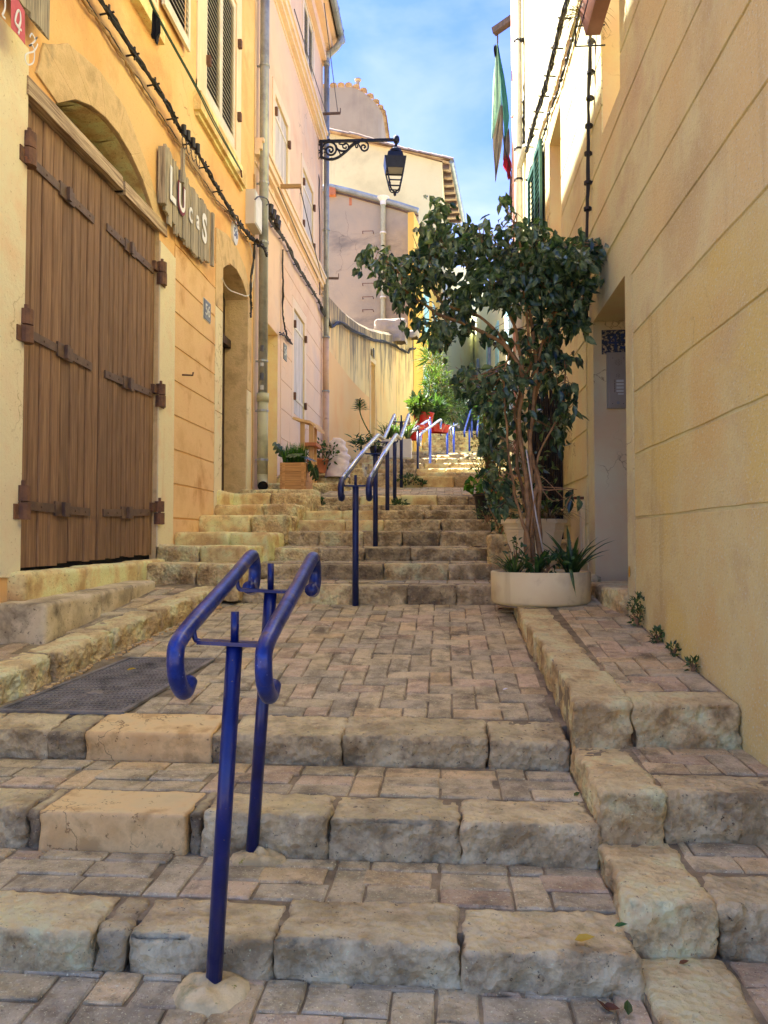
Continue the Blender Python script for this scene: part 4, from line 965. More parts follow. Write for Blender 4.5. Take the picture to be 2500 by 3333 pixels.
# door sits between stations 5.85 and 6.35
zdb, zdt = 2.2, P(1205, 1178, 22).z
cwall(0, 5.83); cwall(6.42, 10); cwall(5.83, 6.42, zlo=zdt)
cwall(5.83, 6.42, zhi=zdt - .004, inner=.34, off=-.22, name='door', m='reveal')
cwall(5.75, 5.82, zlo=2.0, zhi=zdt + .1, off=.03, name='door_jamb', m='reveal'); cwall(5.75, 6.5, zlo=zdt + .002, zhi=zdt + .14, off=.02, name='door_lintel', m='reveal')
cwall(0.05, 5.7, zlo=1.0, zhi=4.05, off=.010, name='paint_patch', m='peach')
cwall(4.6, 4.95, zlo=2.2, zhi=3.2, off=.022, name='meter_door', m='peach')
p = P(1213, 1150, 22.0); mb = MB(); mb.box(p + Vector((.02, -.12, -.13)), p + Vector((.05, .12, .13))); o = mb.obj('number_plate', M['enamel_grey'], cw)
# blocks and debris on the wall top
for (px, py, Y_, w_, h_) in ((1270, 1055, 24.6, 1.0, .55), (1320, 1078, 26.2, .9, .2)):
    p = P(px, py, Y_); stone('wall_top_block', p + Vector((-w_/2, .05, -h_)), p + Vector((w_/2, .6, h_ * .4)), M['grey_wall'], cw, .08, .06, .04)

# ------------------------------------------------------------------ houses beyond
def quadwall(name, pts, m, parent):
    mb = MB(); mb.add(pts, [tuple(range(len(pts)))]); return mb.obj(name, m, parent)
def extr(name, poly, y0, depth, m, parent):
    """polygon of (x, z) at y0 extruded away from the camera"""
    n = len(poly); mb = MB(); vs = [(x, y0, z) for x, z in poly] + [(x, y0 + depth, z) for x, z in poly]
    mb.add(vs, [tuple(range(n)), tuple(range(2*n - 1, n - 1, -1))] + [(k, k + n, (k+1) % n + n, (k+1) % n) for k in range(n)]); return mb.obj(name, m, parent)
def xz(px, py, Y_): p = P(px, py, Y_); return (p.x, p.z)
def tiles_along(parent, a, b_, n, r=.11, ln=.45, dirn=(0, 1, 0), m='tile'):
    a = Vector(a); b_ = Vector(b_); d = Vector(dirn)
    me = None
    for k in range(n):
        c = a + (b_ - a) * (k + .5) / n + Vector((0, 0, random.uniform(-.01, .02)))
        if me is None:
            mb = MB(); vs = []
            for y_ in (0, 1):
                for t in range(7):
                    an = PI * t / 6; side = d.cross(Vector((0, 0, 1))).normalized(); rr = r * (1 - .12 * y_)
                    vs.append(d * (ln * y_ - .08) + side * rr * math.cos(an) + Vector((0, 0, rr * .75 * math.sin(an))))
            n_ = 7; inn_ = [v - Vector((0, 0, .02)) for v in vs]
            mb.add(vs + inn_, [(t, t+1, t+8, t+7) for t in range(6)] + [(t+14, t+21, t+22, t+15) for t in range(6)] + [(t, t+14, t+15, t+1) for t in range(6)])
            me = mb.mesh('tile')
            me.materials.append(M[m])
        o = bpy.data.objects.new('tile', me); C.objects.link(o); o.location = c - worldloc(parent); o.parent = parent
# grey house behind the garden wall
hG = empty('grey_house', (-3.5, 28.5, 3), 'grey rendered house with sloping gutter and pale downpipe above the garden wall', 'house')
Yg = 28.5; top = [xz(1000, 640, Yg), xz(1070, 612, Yg), xz(1140, 628, Yg), xz(1220, 650, Yg), xz(1300, 672, Yg), xz(1362, 692, Yg)]
poly = [(top[0][0] - 2, 2.0), (top[0][0] - 2, top[0][1] - .5)] + top + [(top[-1][0], 2.0)]
extr('wall', poly[::-1], Yg, 5, M['grey_wall'], hG)
mb = MB(); gp = [Vector((x, Yg - .12, z + .03)) for x, z in top]; mb.tube(gp[1:], .10, 8); mb.obj('gutter', M['gutter'], hG)
mb = MB(); mb.tube([Vector((x, Yg - .05, z - .14)) for x, z in top[1:]], .035, 6); mb.obj('fascia', M['board'], hG)
mb = MB(); mb.tube([Vector((x, Yg - .12, z + .03)) for x, z in top[:2]], .12, 8); mb.obj('gutter', M['gutter'], hG)
a = P(1247, 655, Yg - .15); b_ = P(1247, 1040, Yg - .15); mb = MB(); mb.tube([a, b_], .09, 12); mb.obj('downpipe', M['pipe_green'], hG)
mb = MB(); mb.lathe(a + Vector((0, 0, -.15)), [(.11, 0), (.12, .15), (.22, .26), (.24, .3)], 14); mb.obj('hopper', M['pipe_white'], hG)
mb = MB()
for py in (760, 970): q_ = P(1247, py, Yg - .15); mb.tube([q_, q_ + Vector((0, 0, .05))], .125, 12); 
mb.obj('pipe_clip', M['pipe_white'], hG)
for py in (752, 922, 966, 1008):
    q_ = P(1197, py, Yg - .2); mb = MB(); mb.tube([q_ + Vector((-.2, .2, -.02)), q_ + Vector((-.2, 0, 0)), q_ + Vector((.2, 0, 0)), q_ + Vector((.2, .2, -.02))], .015, 5); mb.obj('rung', M['rust'], hG)
q_ = P(1080, 612, Yg - .2); mb = MB(); mb.box(q_ + Vector((-.14, 0, -.25)), q_ + Vector((.14, .3, .12))); mb.obj('clay_block', M['terracotta'], hG)
q_ = P(1141, 656, Yg); mb = MB(); mb.box(q_ + Vector((-.05, -.01, -.15)), q_ + Vector((.05, .1, .15))); mb.obj('bare_brick', M['terracotta'], hG)
# cream gabled house
hC = empty('cream_gabled_house', (-2, 34, 5), 'cream rendered house with a sloping tiled verge rising behind the grey house', 'house')
Yc = 34; vt = [xz(990, 415, Yc), xz(1060, 432, Yc), xz(1160, 452, Yc), xz(1250, 478, Yc), xz(1350, 505, Yc), xz(1462, 528, Yc)]
ex = xz(1440, 600, Yc)[0]
poly = [(vt[0][0], 2), vt[0], vt[1], vt[2], vt[3], vt[4], (ex, vt[5][1] - .0), (ex, 2)]
extr('wall', poly[::-1], Yc, 9, M['cream_wall'], hC)
for i in range(5):
    a, b_ = vt[i], vt[i+1]; tiles_along(hC, (a[0], Yc - .1, a[1] + .03), (b_[0], Yc - .1, b_[1] + .03), 3, .2, .55, ((b_[0]-a[0]), 0, (b_[1]-a[1])) and Vector((b_[0]-a[0], 0, b_[1]-a[1])).normalized())
mb = MB(); e0 = Vector((vt[5][0], Yc - .15, vt[5][1])); e1 = P(1503, 722, 41.5)
mb.add([e0 + Vector((0, 0, .05)), e1 + Vector((0, 0, .05)), Vector((ex - 3.5, 41.5, e1.z + 1.4)), Vector((ex - 3.5, Yc - .15, e0.z + 1.0)), e0 - Vector((0, 0, .05)), e1 - Vector((0, 0, .05)), Vector((ex, 41.5, e1.z - .1)), Vector((ex, Yc - .15, e0.z + .05))],
       [(0,1,2,3), (4,7,6,5), (0,4,5,1)]); mb.obj('roof', M['tile'], hC)
mb = MB(); mb.tube([e0 + Vector((.12, 0, -.02)), e1 + Vector((.12, 0, -.02))], .11, 8); mb.obj('gutter', M['gutter'], hC)
for k in range(9):
    t = (k + .4) / 9; c = e0 * (1-t) + e1 * t; mb = MB(); mb.box(c + Vector((-.75, -.08, -.22)), c + Vector((-.02, .08, -.06))); mb.obj('rafter', M['board'], hC)
quadwall('side_wall', [Vector((ex, Yc, 2)), Vector((ex + .25, 43, 2)), Vector((ex + .25, 43, e0.z)), Vector((ex, Yc, e0.z))], M['cream_wall'], hC)
# tower with rounded corner
hT = empty('mauve_tower', (-4, 42, 10), 'tall mauve grey rounded tower block with a tiled rim and small flue', 'tower')
Yt = 42; prof = []
x0, x1 = xz(1000, 300, Yt)[0], xz(1240, 300, Yt)[0]; zt_ = xz(1150, 300, Yt)[1]
ring = [(x0, Yt + 4.5)] + [(x0, Yt)] + [(x1 - 1.6, Yt)] + [(x1 - 1.6 + 1.6 * math.sin(a_ * PI / 12), Yt + 1.6 - 1.6 * math.cos(a_ * PI / 12)) for a_ in range(1, 7)] + [(x1, Yt + 4.5)]
n = len(ring); mb = MB(); zz = [zt_ + (.35 if x < x1 - 1.8 else .35 - .9 * ((x - (x1 - 1.8)) / 1.8) ** 1.3) for x, y in ring]
mb.add([(x, y, 5) for x, y in ring] + [(x, y, z) for (x, y), z in zip(ring, zz)], [(k, (k+1) % n, (k+1) % n + n, k + n) for k in range(n)] + [tuple(range(n, 2*n))]); mb.obj('wall', M['mauve_wall'], hT)
for k in range(1, n - 1):
    (xa, ya), (xb, yb) = ring[k], ring[(k+1)]
    L_ = math.hypot(xb - xa, yb - ya)
    tiles_along(hT, (xa, ya - .05, zz[k] + .05), (xb, yb - .05, zz[k+1] + .05), max(1, round(L_ / .42)), .21, .5)
mb = MB(); c = P(1165, 285, Yt + .5); mb.tube([c - Vector((0, 0, .1)), c + Vector((0, 0, .35))], .10, 8); mb.lathe(c + Vector((0, 0, .35)), [(.1, 0), (.2, .06), (.2, .12), (.02, .2)], 10); mb.obj('flue', M['grey_wall'], hT)
# bright yellow house on the bend and pale houses closing the view
hY = empty('yellow_house', (-1.0, 28, 3), 'bright yellow house front just past the garden wall, half hidden by the tree', 'house')
a, b_ = P(1347, 690, 27.3), P(1440, 800, 35.0)
def facade(parent, a, b_, z0, z1, m, name='wall', th=-3.0):
    d = Vector((b_.x - a.x, b_.y - a.y, 0)); nrm = Vector((d.y, -d.x, 0)).normalized()
    if nrm.x < 0 and a.x < .5: nrm = -nrm
    vs = [Vector((a.x, a.y, z0)), Vector((b_.x, b_.y, z0)), Vector((b_.x, b_.y, z1)), Vector((a.x, a.y, z1))]; bk = [v - nrm * abs(th) for v in vs]
    mb = MB(); mb.add(vs + bk, [(0,1,2,3), (5,4,7,6), (3,2,6,7), (0,3,7,4), (1,5,6,2)]); mb.obj(name, m, parent)
    return a, d.normalized(), nrm
fa = facade(hY, a, b_, 2.5, a.z, M['yellow_wall'], th=.22)
def on_f(f_, u, z, d=0): return Vector((f_[0].x, f_[0].y, 0)) + f_[1] * u + Vector((0, 0, z)) + f_[2] * d
def fbox(mb, f_, u0, u1, z0, z1, d0, d1):
    vs = [on_f(f_, u, z, d) for d in (d0, d1) for u, z in ((u0, z0), (u1, z0), (u1, z1), (u0, z1))]
    mb.add(vs, [(0,3,2,1),(4,5,6,7),(0,1,5,4),(1,2,6,5),(2,3,7,6),(3,0,4,7)]); return mb
for (u0, u1, z0, z1) in ((2.2, 3.1, 4.6, 6.6), (4.6, 5.5, 4.6, 6.6), (2.2, 3.1, 8, 9.8), (4.6, 5.5, 8, 9.8)):
    fbox(MB(), fa, u0 - .15, u1 + .15, z0 - .15, z1 + .15, 0, .03).obj('window_frame', M['pale_wall'], hY); fbox(MB(), fa, u0, u1, z0, z1, .03, .08).obj('shutter', M['shutter_blue'], hY)
fbox(MB(), fa, .7, .75, 7.6, 7.66, 0, .3).obj('iron_hook', M['iron'], hY)
hP = empty('pale_house', (.6, 38, 4), 'pale cream house front in full light closing the view behind the tree', 'house')
fb = facade(hP, P(1440, 900, 35.2), P(1560, 900, 47), 3, 12.2, M['pale_wall'])
hQ = empty('pale_corner_house', (2.5, 30, 4), 'sunlit pale corner house with light blue doors at the top of the steps', 'house')
A_ = Vector((2.75, 24.5, 0)); B_ = Vector((1.55, 47.5, 0)); dd_ = (B_ - A_).normalized(); nn_ = Vector((-dd_.y, dd_.x, 0))
mb = MB(); vs = [A_ + Vector((0, 0, 2)), B_ + Vector((0, 0, 2)), B_ + Vector((0, 0, 14)), A_ + Vector((0, 0, 9.5))]; bk = [v + Vector((5, 0, 0)) for v in vs]
mb.add(vs + bk, [(0,1,2,3), (5,4,7,6), (3,2,6,7), (0,3,7,4), (1,5,6,2)]); mb.obj('wall', M['pale_wall'], hQ); fc = (A_, dd_, nn_)
for (u0, u1, z0, z1, nm) in ((6, 7.2, 4.2, 6.4, 'door'), (9.5, 10.6, 4.9, 6.9, 'door'), (5, 6, 7.6, 9.4, 'shutter'), (8.4, 9.4, 7.6, 9.4, 'shutter'), (12, 13, 7.6, 9.4, 'shutter'), (15, 16.2, 5.2, 7.4, 'door')):
    o = fbox(MB(), fc, u0, u1, z0, z1, 0, .06).obj(nm, M['shutter_blue'], hQ)
for u in (4.2, 11.4, 17): fbox(MB(), fc, u, u + .14, 4, 9.8, .02, .16).obj('downpipe', M['gutter'], hQ)
hZ = empty('end_house', (1.0, 47.5, 5), 'pale house seen end-on at the very top of the alley', 'house')
mb = MB(); mb.box((-1.5, 47.6, 3), (2.4, 52, 17)); mb.obj('wall', M['pale_wall'], hZ)
for (x0_, z0_, z1_) in ((-.6, 8, 10), (.7, 8, 10), (.9, 5.4, 7.6)): mb = MB(); mb.box((x0_, 47.52, z0_), (x0_ + .8, 47.6, z1_)); mb.obj('shutter', M['shutter_blue'], hZ)
mb = MB(); q_ = P(1475, 1150, 40); mb.box(q_ + Vector((-.12, -.1, -.7)), q_ + Vector((.12, .2, .65))); o = mb.obj('louvre_panel', M['shutter_grey'], hP)

# ------------------------------------------------------------------ pipes
def clip(mb, c, r): mb.tube([c + Vector((0, 0, -.014)), c + Vector((0, 0, .014))], r + .008, 12)
d1 = empty('drainpipe', (XL + .09, 9.95, .72), 'tall zinc drainpipe with a thicker pale green foot between the ochre and pink houses', 'drainpipe')
X1 = XL + .10; Yp = 9.92
MB().tube([(X1, Yp, 1.90), (X1, Yp, 10.3)], .062, 16).obj('pipe', M['zinc'], d1, True)
mb = MB(); mb.tube([(X1, Yp, .86), (X1, Yp, 1.86)], .072, 16); mb.tube([(X1, Yp, 1.82), (X1, Yp, 1.93)], .082, 16)
mb.tube(smooth_path([(X1, Yp, .93), (X1, Yp, .82), (X1 + .015, Yp - .03, .74), (X1 + .03, Yp - .09, .70)], 5), .072, 16, cap=False)
mb.obj('foot_pipe', M['pipe_green'], d1, True)
mb = MB(); mb.tube([(X1 + .028, Yp - .083, .702), (X1 + .03, Yp - .088, .70)], .066, 14); mb.obj('pipe_mouth', M['black'], d1)
for z in (1.05, 1.70, 2.36, 3.95, 4.75, 6.35, 7.9):
    mb = MB(); clip(mb, Vector((X1, Yp, z)), .07 if z < 2 else .062); mb.bar((XL, Yp, z), (X1, Yp, z), .02, .02); mb.obj('pipe_clip', M['zinc'], d1)
for (z, h_, m_) in ((2.48, .08, 'enamel_grey'), (2.10, .09, 'enamel_grey'), (1.97, .06, 'sticker'), (1.62, .07, 'sticker_green'), (2.28, .05, 'sticker')):
    mb = MB(); vs = []
    for t in range(6):
        an = -PI * .62 + t * .16
        for zz_ in (z, z + h_): vs.append((X1 + .064 * math.cos(an), Yp + .064 * math.sin(an), zz_))
    mb.add(vs, [(2*t, 2*t+2, 2*t+3, 2*t+1) for t in range(5)])
    if z > 1.9: mb.obj('sticker', M[m_], d1)
d2 = empty('drainpipe', (XL + .1, 15.3, 1.8), 'thin drainpipe at the far corner of the pink house with a flaking lower length', 'drainpipe')
MB().tube([(XL + .10, 15.28, 4.1), (XL + .10, 15.28, 9.75)], .055, 12).obj('pipe', M['zinc'], d2, True)
MB().tube(smooth_path([(XL + .10, 15.28, 9.72), (XL + .12, 15.28, 9.92), (XL + .34, 15.2, 10.08), (XL + .42, 15.2, 10.28)], 5), .065, 12).obj('swan_neck', M['zinc'], d2, True)
MB().tube([(XL + .10, 15.28, 3.0), (XL + .10, 15.28, 4.09)], .060, 12).obj('pipe', M['pipe_rusty'], d2, True)
MB().tube([(XL + .10, 15.28, 1.5), (XL + .10, 15.28, 2.99)], .068, 12).obj('foot_pipe', M['pipe_rusty'], d2, True)
for z in (3.0, 4.1, 6.3, 8.3): mb = MB(); clip(mb, Vector((XL + .10, 15.28, z)), .07); mb.obj('pipe_clip', M['zinc'], d2)
d3 = empty('drainpipe', (XR - .12, 10.9, 1), 'white drainpipe with black clips down the right-hand house corner', 'drainpipe')
MB().tube([(XR - .09, 11.05, .9), (XR - .09, 11.05, 9.5)], .058, 12).obj('pipe', M['pipe_white'], d3, True)
for z in (3.0, 5.2, 5.65, 7.25): mb = MB(); clip(mb, Vector((XR - .09, 11.05, z)), .058); mb.obj('pipe_clip', M['cable'], d3)
MB().tube([(XR - .09, 11.05, 5.35), (XR - .02, 10.75, 5.55)], .045, 10).obj('branch', M['pipe_white'], d3)
d4 = empty('drainpipe', (XR - .12, 11.5, 1), 'pink painted thin pipe beside the white drainpipe', 'drainpipe')
MB().tube([(XR - .10, 11.52, .9), (XR - .10, 11.52, 9.5)], .045, 12).obj('pipe', M['pipe_pink'], d4, True)
for z in (3.4, 5.35, 6.4): mb = MB(); clip(mb, Vector((XR - .10, 11.52, z)), .045); mb.obj('pipe_clip', M['pipe_pink'], d4)

# ------------------------------------------------------------------ cables
def bundle(pts, n, spread, r, twist=9, seed=1, sub=6):
    """a loose bundle of n wires following pts"""
    rr = random.Random(seed); base = smooth_path(pts, sub); mb = MB()
    for k in range(n):
        ph = rr.uniform(0, 6.28); rad_ = rr.uniform(.4, 1) * spread; path = []
        for i, p in enumerate(base):
            a = ph + i * .55 * rr.uniform(.9, 1.1); w_ = noise.noise(Vector((i * .35, k * 7.1, seed))) * spread
            path.append(p + Vector((math.cos(a) * rad_ * .6 + abs(w_), 0, math.sin(a) * rad_ + w_)))
        mb.tube(path, r, 5)
    return mb
def spikes(mb, pts, step, place_x, L_=.11, seed=3, wallx=XL):
    rr = random.Random(seed); base = smooth_path(pts, 8); acc = 0
    for i in range(1, len(base)):
        acc += (base[i] - base[i-1]).length
        if acc > step:
            acc = 0; p = base[i]; q_ = Vector((wallx, p.y, p.z - .01))
            mb.tube([q_, p + (p - q_).normalized() * .04], .008, 5)
            mb.tube([p + Vector((0, -.05, .02)), p + Vector((0, .06, -.02))], .01, 5); mb.tube([p + Vector((0, 0, -.045)), p + Vector((0, 0, .06))], .009, 5)
            ball(mb, p, .024, 6, 4)
c1 = empty('cable_bundle', (XL + .06, 7, 4.0), 'thick twisted black cable bundle sagging down the ochre wall with clips', 'cables')
pts = [L(x, y, .07) for x, y in ((255, -120), (345, 25), (420, 150), (490, 250), (545, 345), (590, 425), (650, 510), (700, 600), (750, 685), (800, 755), (830, 785), (868, 818))]
bundle(pts, 6, .022, .0095, seed=2).obj('cables', M['cable'], c1)
mb = MB(); spikes(mb, pts, .42, 0); mb.obj('clips', M['cable'], c1)['kind'] = 'stuff'
for i, (x, y) in enumerate(((598, 437), (612, 455), (628, 478), (643, 497))):
    p = L(x, y, .1); mb = MB(); mb.tube([p + Vector((0, 0, -.01)), p + Vector((0, 0, .085))], .024, 9); mb.tube([p + Vector((.012, 0, -.02)) + Vector((0, .055 * math.cos(t * .5) - .02, .055 * math.sin(t * .5) - .07)) for t in range(13)], .004, 5); mb.obj('connector', M['cable'], c1)
c2 = empty('cable', (XL + .02, 7, 3.8), 'paired tan painted cables sagging just below the thick black bundle', 'cables')
pts2 = [L(x, y, .025) for x, y in ((255, -25), (300, 45), (345, 105), (395, 185), (450, 270), (505, 355), (560, 440), (610, 520), (665, 600), (705, 660), (750, 705), (785, 760), (805, 785))]
bundle(pts2, 2, .016, .008, seed=5).obj('cables', M['cable_tan'], c2); pts2b = [p + Vector((0, 0, .03)) for p in pts2]; bundle(pts2b, 1, .008, .005, seed=6).obj('cables', M['cable'], c2)
c3 = empty('cable_bundle', (XL + .1, 13, 3.5), 'black clipped cable bundle sagging along the pink house towards the garden wall', 'cables')
ptsB = [L(x, y, .06) for x, y in ((868, 690), (890, 730), (930, 790), (965, 860), (1000, 920), (1035, 975), (1046, 1005))] 
bundle(ptsB, 6, .028, .012, seed=8).obj('cables', M['cable'], c3); mb = MB(); spikes(mb, ptsB, .5, 0, seed=4); mb.obj('clips', M['cable'], c3)['kind'] = 'stuff'
for x, y in ((878, 695), (888, 712), (899, 730), (903, 745)): p = L(x, y, .1); mb = MB(); mb.tube([p, p + Vector((.01, .03, .13))], .04, 9); mb.obj('connector', M['cable'], c3)
ptsC = [L(1046, 1005, .08)] + [P(x, y, Y_) + Vector((.07, -.12, 0)) for x, y, Y_ in ((1060, 1050, 15.9), (1072, 1068, 16.4), (1100, 1055, 17.3), (1150, 1085, 19.5), (1210, 1110, 22.0), (1260, 1120, 24), (1300, 1140, 25.5), (1320, 1150, 26.2), (1328, 1140, 26.4), (1345, 1137, 26.9))]
bundle(ptsC, 4, .04, .022, seed=9, sub=5).obj('cables', M['cable'], c3)
c4 = empty('cable', (XL + .05, 11, 2.6), 'black cable dropping down the pink wall to a loose end beside the number 54', 'cables')
bundle([L(x, y, .04) for x, y in ((922, 815), (919, 900), (921, 1000), (924, 1060), (935, 1095), (948, 1118))], 3, .02, .010, seed=12).obj('cables', M['cable'], c4)
bundle([L(x, y, .04) for x, y in ((910, 1086), (925, 1090), (940, 1110), (950, 1118))], 2, .02, .010, seed=13).obj('cables', M['cable'], c4)
c5 = empty('cable', (XL + .06, 9.6, 3.2), 'black cables crossing the first drainpipe and dropping beside door 56', 'cables')
bundle([L(x, y, .05) for x, y in ((830, 785), (826, 840), (818, 900), (815, 960), (818, 1000), (814, 1030))], 3, .018, .010, seed=21).obj('cables', M['cable'], c5)
bundle([L(x, y, d) for x, y, d in ((832, 782, .1), (845, 790, .19), (855, 800, .2), (862, 815, .2), (868, 830, .18))], 4, .022, .011, seed=22).obj('cables', M['cable'], c5)
bundle([L(x, y, .03) for x, y in ((722, 905), (735, 930), (760, 950), (795, 962), (815, 955), (822, 925), (825, 850), (812, 790))], 1, .006, .006, seed=23).obj('cables', M['pipe_white'], c5)
bundle([L(x, y, .17) for x, y in ((830, 648), (840, 641), (858, 642), (872, 652), (875, 662), (868, 668))], 1, .003, .008, seed=24).obj('cables', M['cable'], c5)
bundle([L(x, y, .02) for x, y in ((829, 570), (830, 700), (828, 780))], 3, .02, .006, seed=25).obj('cables', M['cable_tan'], c5)
c6 = empty('clothes_line', (XL + .3, 7, 5), 'thin green clothes line running past the shuttered window', 'clothes line')
mb = MB(); mb.tube(smooth_path([L(478, -20, .45), L(520, 70, .45), L(640, 290, .42), L(700, 410, .38), L(785, 557, .25)], 6), .006, 5); mb.tube(smooth_path([L(482, -20, .47), L(524, 70, .47), L(645, 290, .44), L(706, 410, .40), L(785, 555, .25)], 6), .006, 5); mb.obj('line', M['cable_green'], c6)
mb = MB(); mb.tube([L(785, 557, .0), L(785, 557, .27)], .012, 6); mb.tube([L(785, 557, .25), L(787, 578, .25)], .01, 6); mb.obj('bracket', M['rust'], c6)
def cloth(name, outline, Yc_, m, label=None, cat=None, amp=.03, th=.01, seed=0):
    """hanging cloth: outline as (pixel x, pixel y) rows left/right, folded in depth"""
    mb = MB(); vs = []; n = 7
    for j, (xl, xr, y) in enumerate(outline):
        a, b_ = P(xl, y, Yc_), P(xr, y, Yc_)
        for k in range(n):
            t = k / (n - 1); q_ = a * (1-t) + b_ * t; vs.append(q_ + Vector((0, amp * math.sin(k * 2.4 + j * .5 + seed), 0)))
    m_ = len(outline)
    fs = [(j*n+k, j*n+k+1, (j+1)*n+k+1, (j+1)*n+k) for j in range(m_-1) for k in range(n-1)]
    nb = len(vs); vs2 = [v + Vector((0, th, 0)) for v in vs]; fs2 = [tuple(i + nb for i in f_[::-1]) for f_ in fs]
    mb.add(vs + vs2, fs + fs2); o = mb.obj(name, m, None, True)
    return tag(o, label, cat) if label else o
pk = L(505, 75, .45)
cloth('sock', [(497, 505, 28), (493, 515, 45), (491, 520, 75), (490, 522, 105), (490, 516, 118), (500, 515, 122), (506, 511, 140)], pk.y, M['cloth_black'], 'black sock hanging from the green clothes line', 'sock', .02)

# junction box, plates, hooks
jb = empty('junction_box', (XL + .05, 9.55, 4.3), 'pale plastic junction box under the cables by the first drainpipe', 'junction box')
a = L(800, 670); b_ = L(832, 748); slab(MB(), PL, 9.36, 9.72, 3.98, 4.42, 0, .12).obj('box', M['white_pot'], jb); slab(MB(), PL, 9.38, 9.70, 4.0, 4.40, .12, .13).obj('lid', M['pipe_white'], jb)
def text_obj(name, body, size, place, u, v, d, m, parent, extr_=.002, sx=1.0, bold=.0, shear=0):
    cu = bpy.data.curves.new(name, 'FONT'); cu.body = body; cu.size = size; cu.extrude = extr_; cu.align_x = 'CENTER'; cu.align_y = 'CENTER'; cu.offset = bold; cu.shear = shear
    t = bpy.data.objects.new(name, cu); C.objects.link(t); dg = bpy.context.evaluated_depsgraph_get(); me = bpy.data.meshes.new_from_object(t.evaluated_get(dg)); bpy.data.objects.remove(t)
    for vv in me.vertices:
        x, y, z = vv.co; vv.co = place(u + x * sx if place is PL else u - x * sx, v + y, d + z)
    if place is not PL or True:
        pass
    me.materials.clear(); return link(name, me, m, parent)
n1 = empty('house_number', (XL + .02, 8.82, 3.65), 'oval white enamel plaque numbered 56 above the door', 'house number')
mb = MB(); vs = [PL(8.82 + .105 * math.cos(t * PI / 12), 3.64 + .145 * math.sin(t * PI / 12), .03) for t in range(24)]; mb.add(vs + [v - Vector((.03, 0, 0)) for v in vs], [tuple(range(24))] + [(k, k+24, (k+1) % 24 + 24, (k+1) % 24) for k in range(24)]); mb.obj('plaque', M['enamel_white'], n1)
text_obj('digits', '56', .15, PL, 8.82, 3.63, .032, M['enamel_blue'], n1)
n2 = empty('house_number', (XL + .02, 7.79, 2.4), 'small square grey plate numbered 56 left of the dark door', 'house number')
slab(MB(), PL, 7.69, 7.91, 2.30, 2.50, .008, .02).obj('plate', M['enamel_grey'], n2); slab(MB(), PL, 7.68, 7.92, 2.29, 2.51, .006, .014).obj('rim', M['number_white'], n2)
text_obj('digits', '56', .17, PL, 7.80, 2.395, .022, M['number_white'], n2, sx=.95)
n3 = empty('house_number', (XL + .02, 11.6, 2.95), 'small grey plate numbered 54 on the pink wall', 'house number')
slab(MB(), PL, 11.62, 11.84, 2.80, 3.05, .008, .02).obj('plate', M['enamel_grey'], n3); text_obj('digits', '54', .19, PL, 11.73, 2.92, .022, M['number_white'], n3)
hk = MB(); p = L(590, 1220); hk.tube([p, p + Vector((.10, .03, 0)), p + Vector((.10, .05, .03))], .009, 6); tag(hk.obj('wall_hook', M['rust']), 'small rusty hook sticking out of the ochre wall left of door 56', 'hook')

# plank signs
def plank_sign(root, u0, u1, ztop, zbot, n, d, seed, mname='old_wood'):
    rr = random.Random(seed); u = u0
    for k in range(n):
        w_ = (u1 - u0) / n * rr.uniform(.75, 1.25); 
        if k == n - 1: w_ = max(.03, u1 - u)
        t = (u - u0) / (u1 - u0); zt = ztop(t) + rr.uniform(-.03, .03); zb = zbot(t) + rr.uniform(-.03, .03); e = .01; a, b_ = u + .003, u + w_ - .003; dd = d + rr.uniform(0, .012)
        vs = []
        for dpt in (d - .016, dd): vs += [PL(a, zb + rr.uniform(-.012, .012), dpt), PL((a+b_)/2, zb + rr.uniform(-.02, .01), dpt), PL(b_, zb + rr.uniform(-.012, .012), dpt), PL(b_, zt + rr.uniform(-.01, .02), dpt), PL((a+b_)/2, zt + rr.uniform(-.02, .02), dpt), PL(a, zt, dpt)]
        MB().add(vs, [(0,5,4,3,2,1), (6,7,8,9,10,11)] + [(q_, (q_+1) % 6, (q_+1) % 6 + 6, q_ + 6) for q_ in range(6)]).obj('plank', M[mname], root); u += w_
sg = empty('plank_sign', (XL + .05, 7, 3.1), 'weathered plank sign lettered Lucas right of the gate', 'sign')
plank_sign(sg, 6.44, 7.72, lambda t: 3.46 - .06 * t, lambda t: 2.86 - .10 * math.sin(t * 3) + .04 * t, 14, .055, 5)
slab(MB(), PL, 6.38, 6.44, 2.92, 3.42, .02, .085).obj('end_board', M['old_wood'], sg)
slab(MB(), PL, 6.80, 6.84, 3.3, 3.62, .07, .10).obj('stake', M['old_wood'], sg); slab(MB(), PL, 7.74, 7.79, 2.86, 3.42, .06, .09).obj('stake', M['old_wood'], sg)
for ch, u, v, s_, m_, b_ in (('L', 6.60, 3.16, .42, 'white_paint', .010), ('U', 6.845, 3.14, .37, 'red_line', .016), ('U', 6.85, 3.15, .34, 'white_paint', .004), ('c', 7.09, 3.14, .30, 'white_paint', .004), ('a', 7.30, 3.15, .26, 'white_paint', .006), ('S', 7.51, 3.14, .40, 'white_paint', .012)):
    text_obj('letter', ch, s_, PL, u, v, .071 + (.003 if m_ == 'white_paint' else 0), M[m_], sg, .0015, .8, b_)
sg2 = empty('plank_sign', (XL + .05, 3.9, 3.2), 'weathered plank sign with a red painted patch at the top left corner', 'sign')
plank_sign(sg2, 2.9, 4.40, lambda t: 3.95, lambda t: 3.13 - .12 * t + .05 * math.sin(t * 9), 8, .10, 8)
uu0, uu1 = L(35, 60, .12).y, L(82, 60, .12).y
mb = MB(); vs = [L(35, -30, .118), L(60, 0, .118), L(81, 37, .118), L(82, 147, .118), L(56, 112, .118), L(36, 92, .118)]; mb.add(vs, [tuple(range(6))]); mb.obj('red_patch', M['red_paint'], sg2)
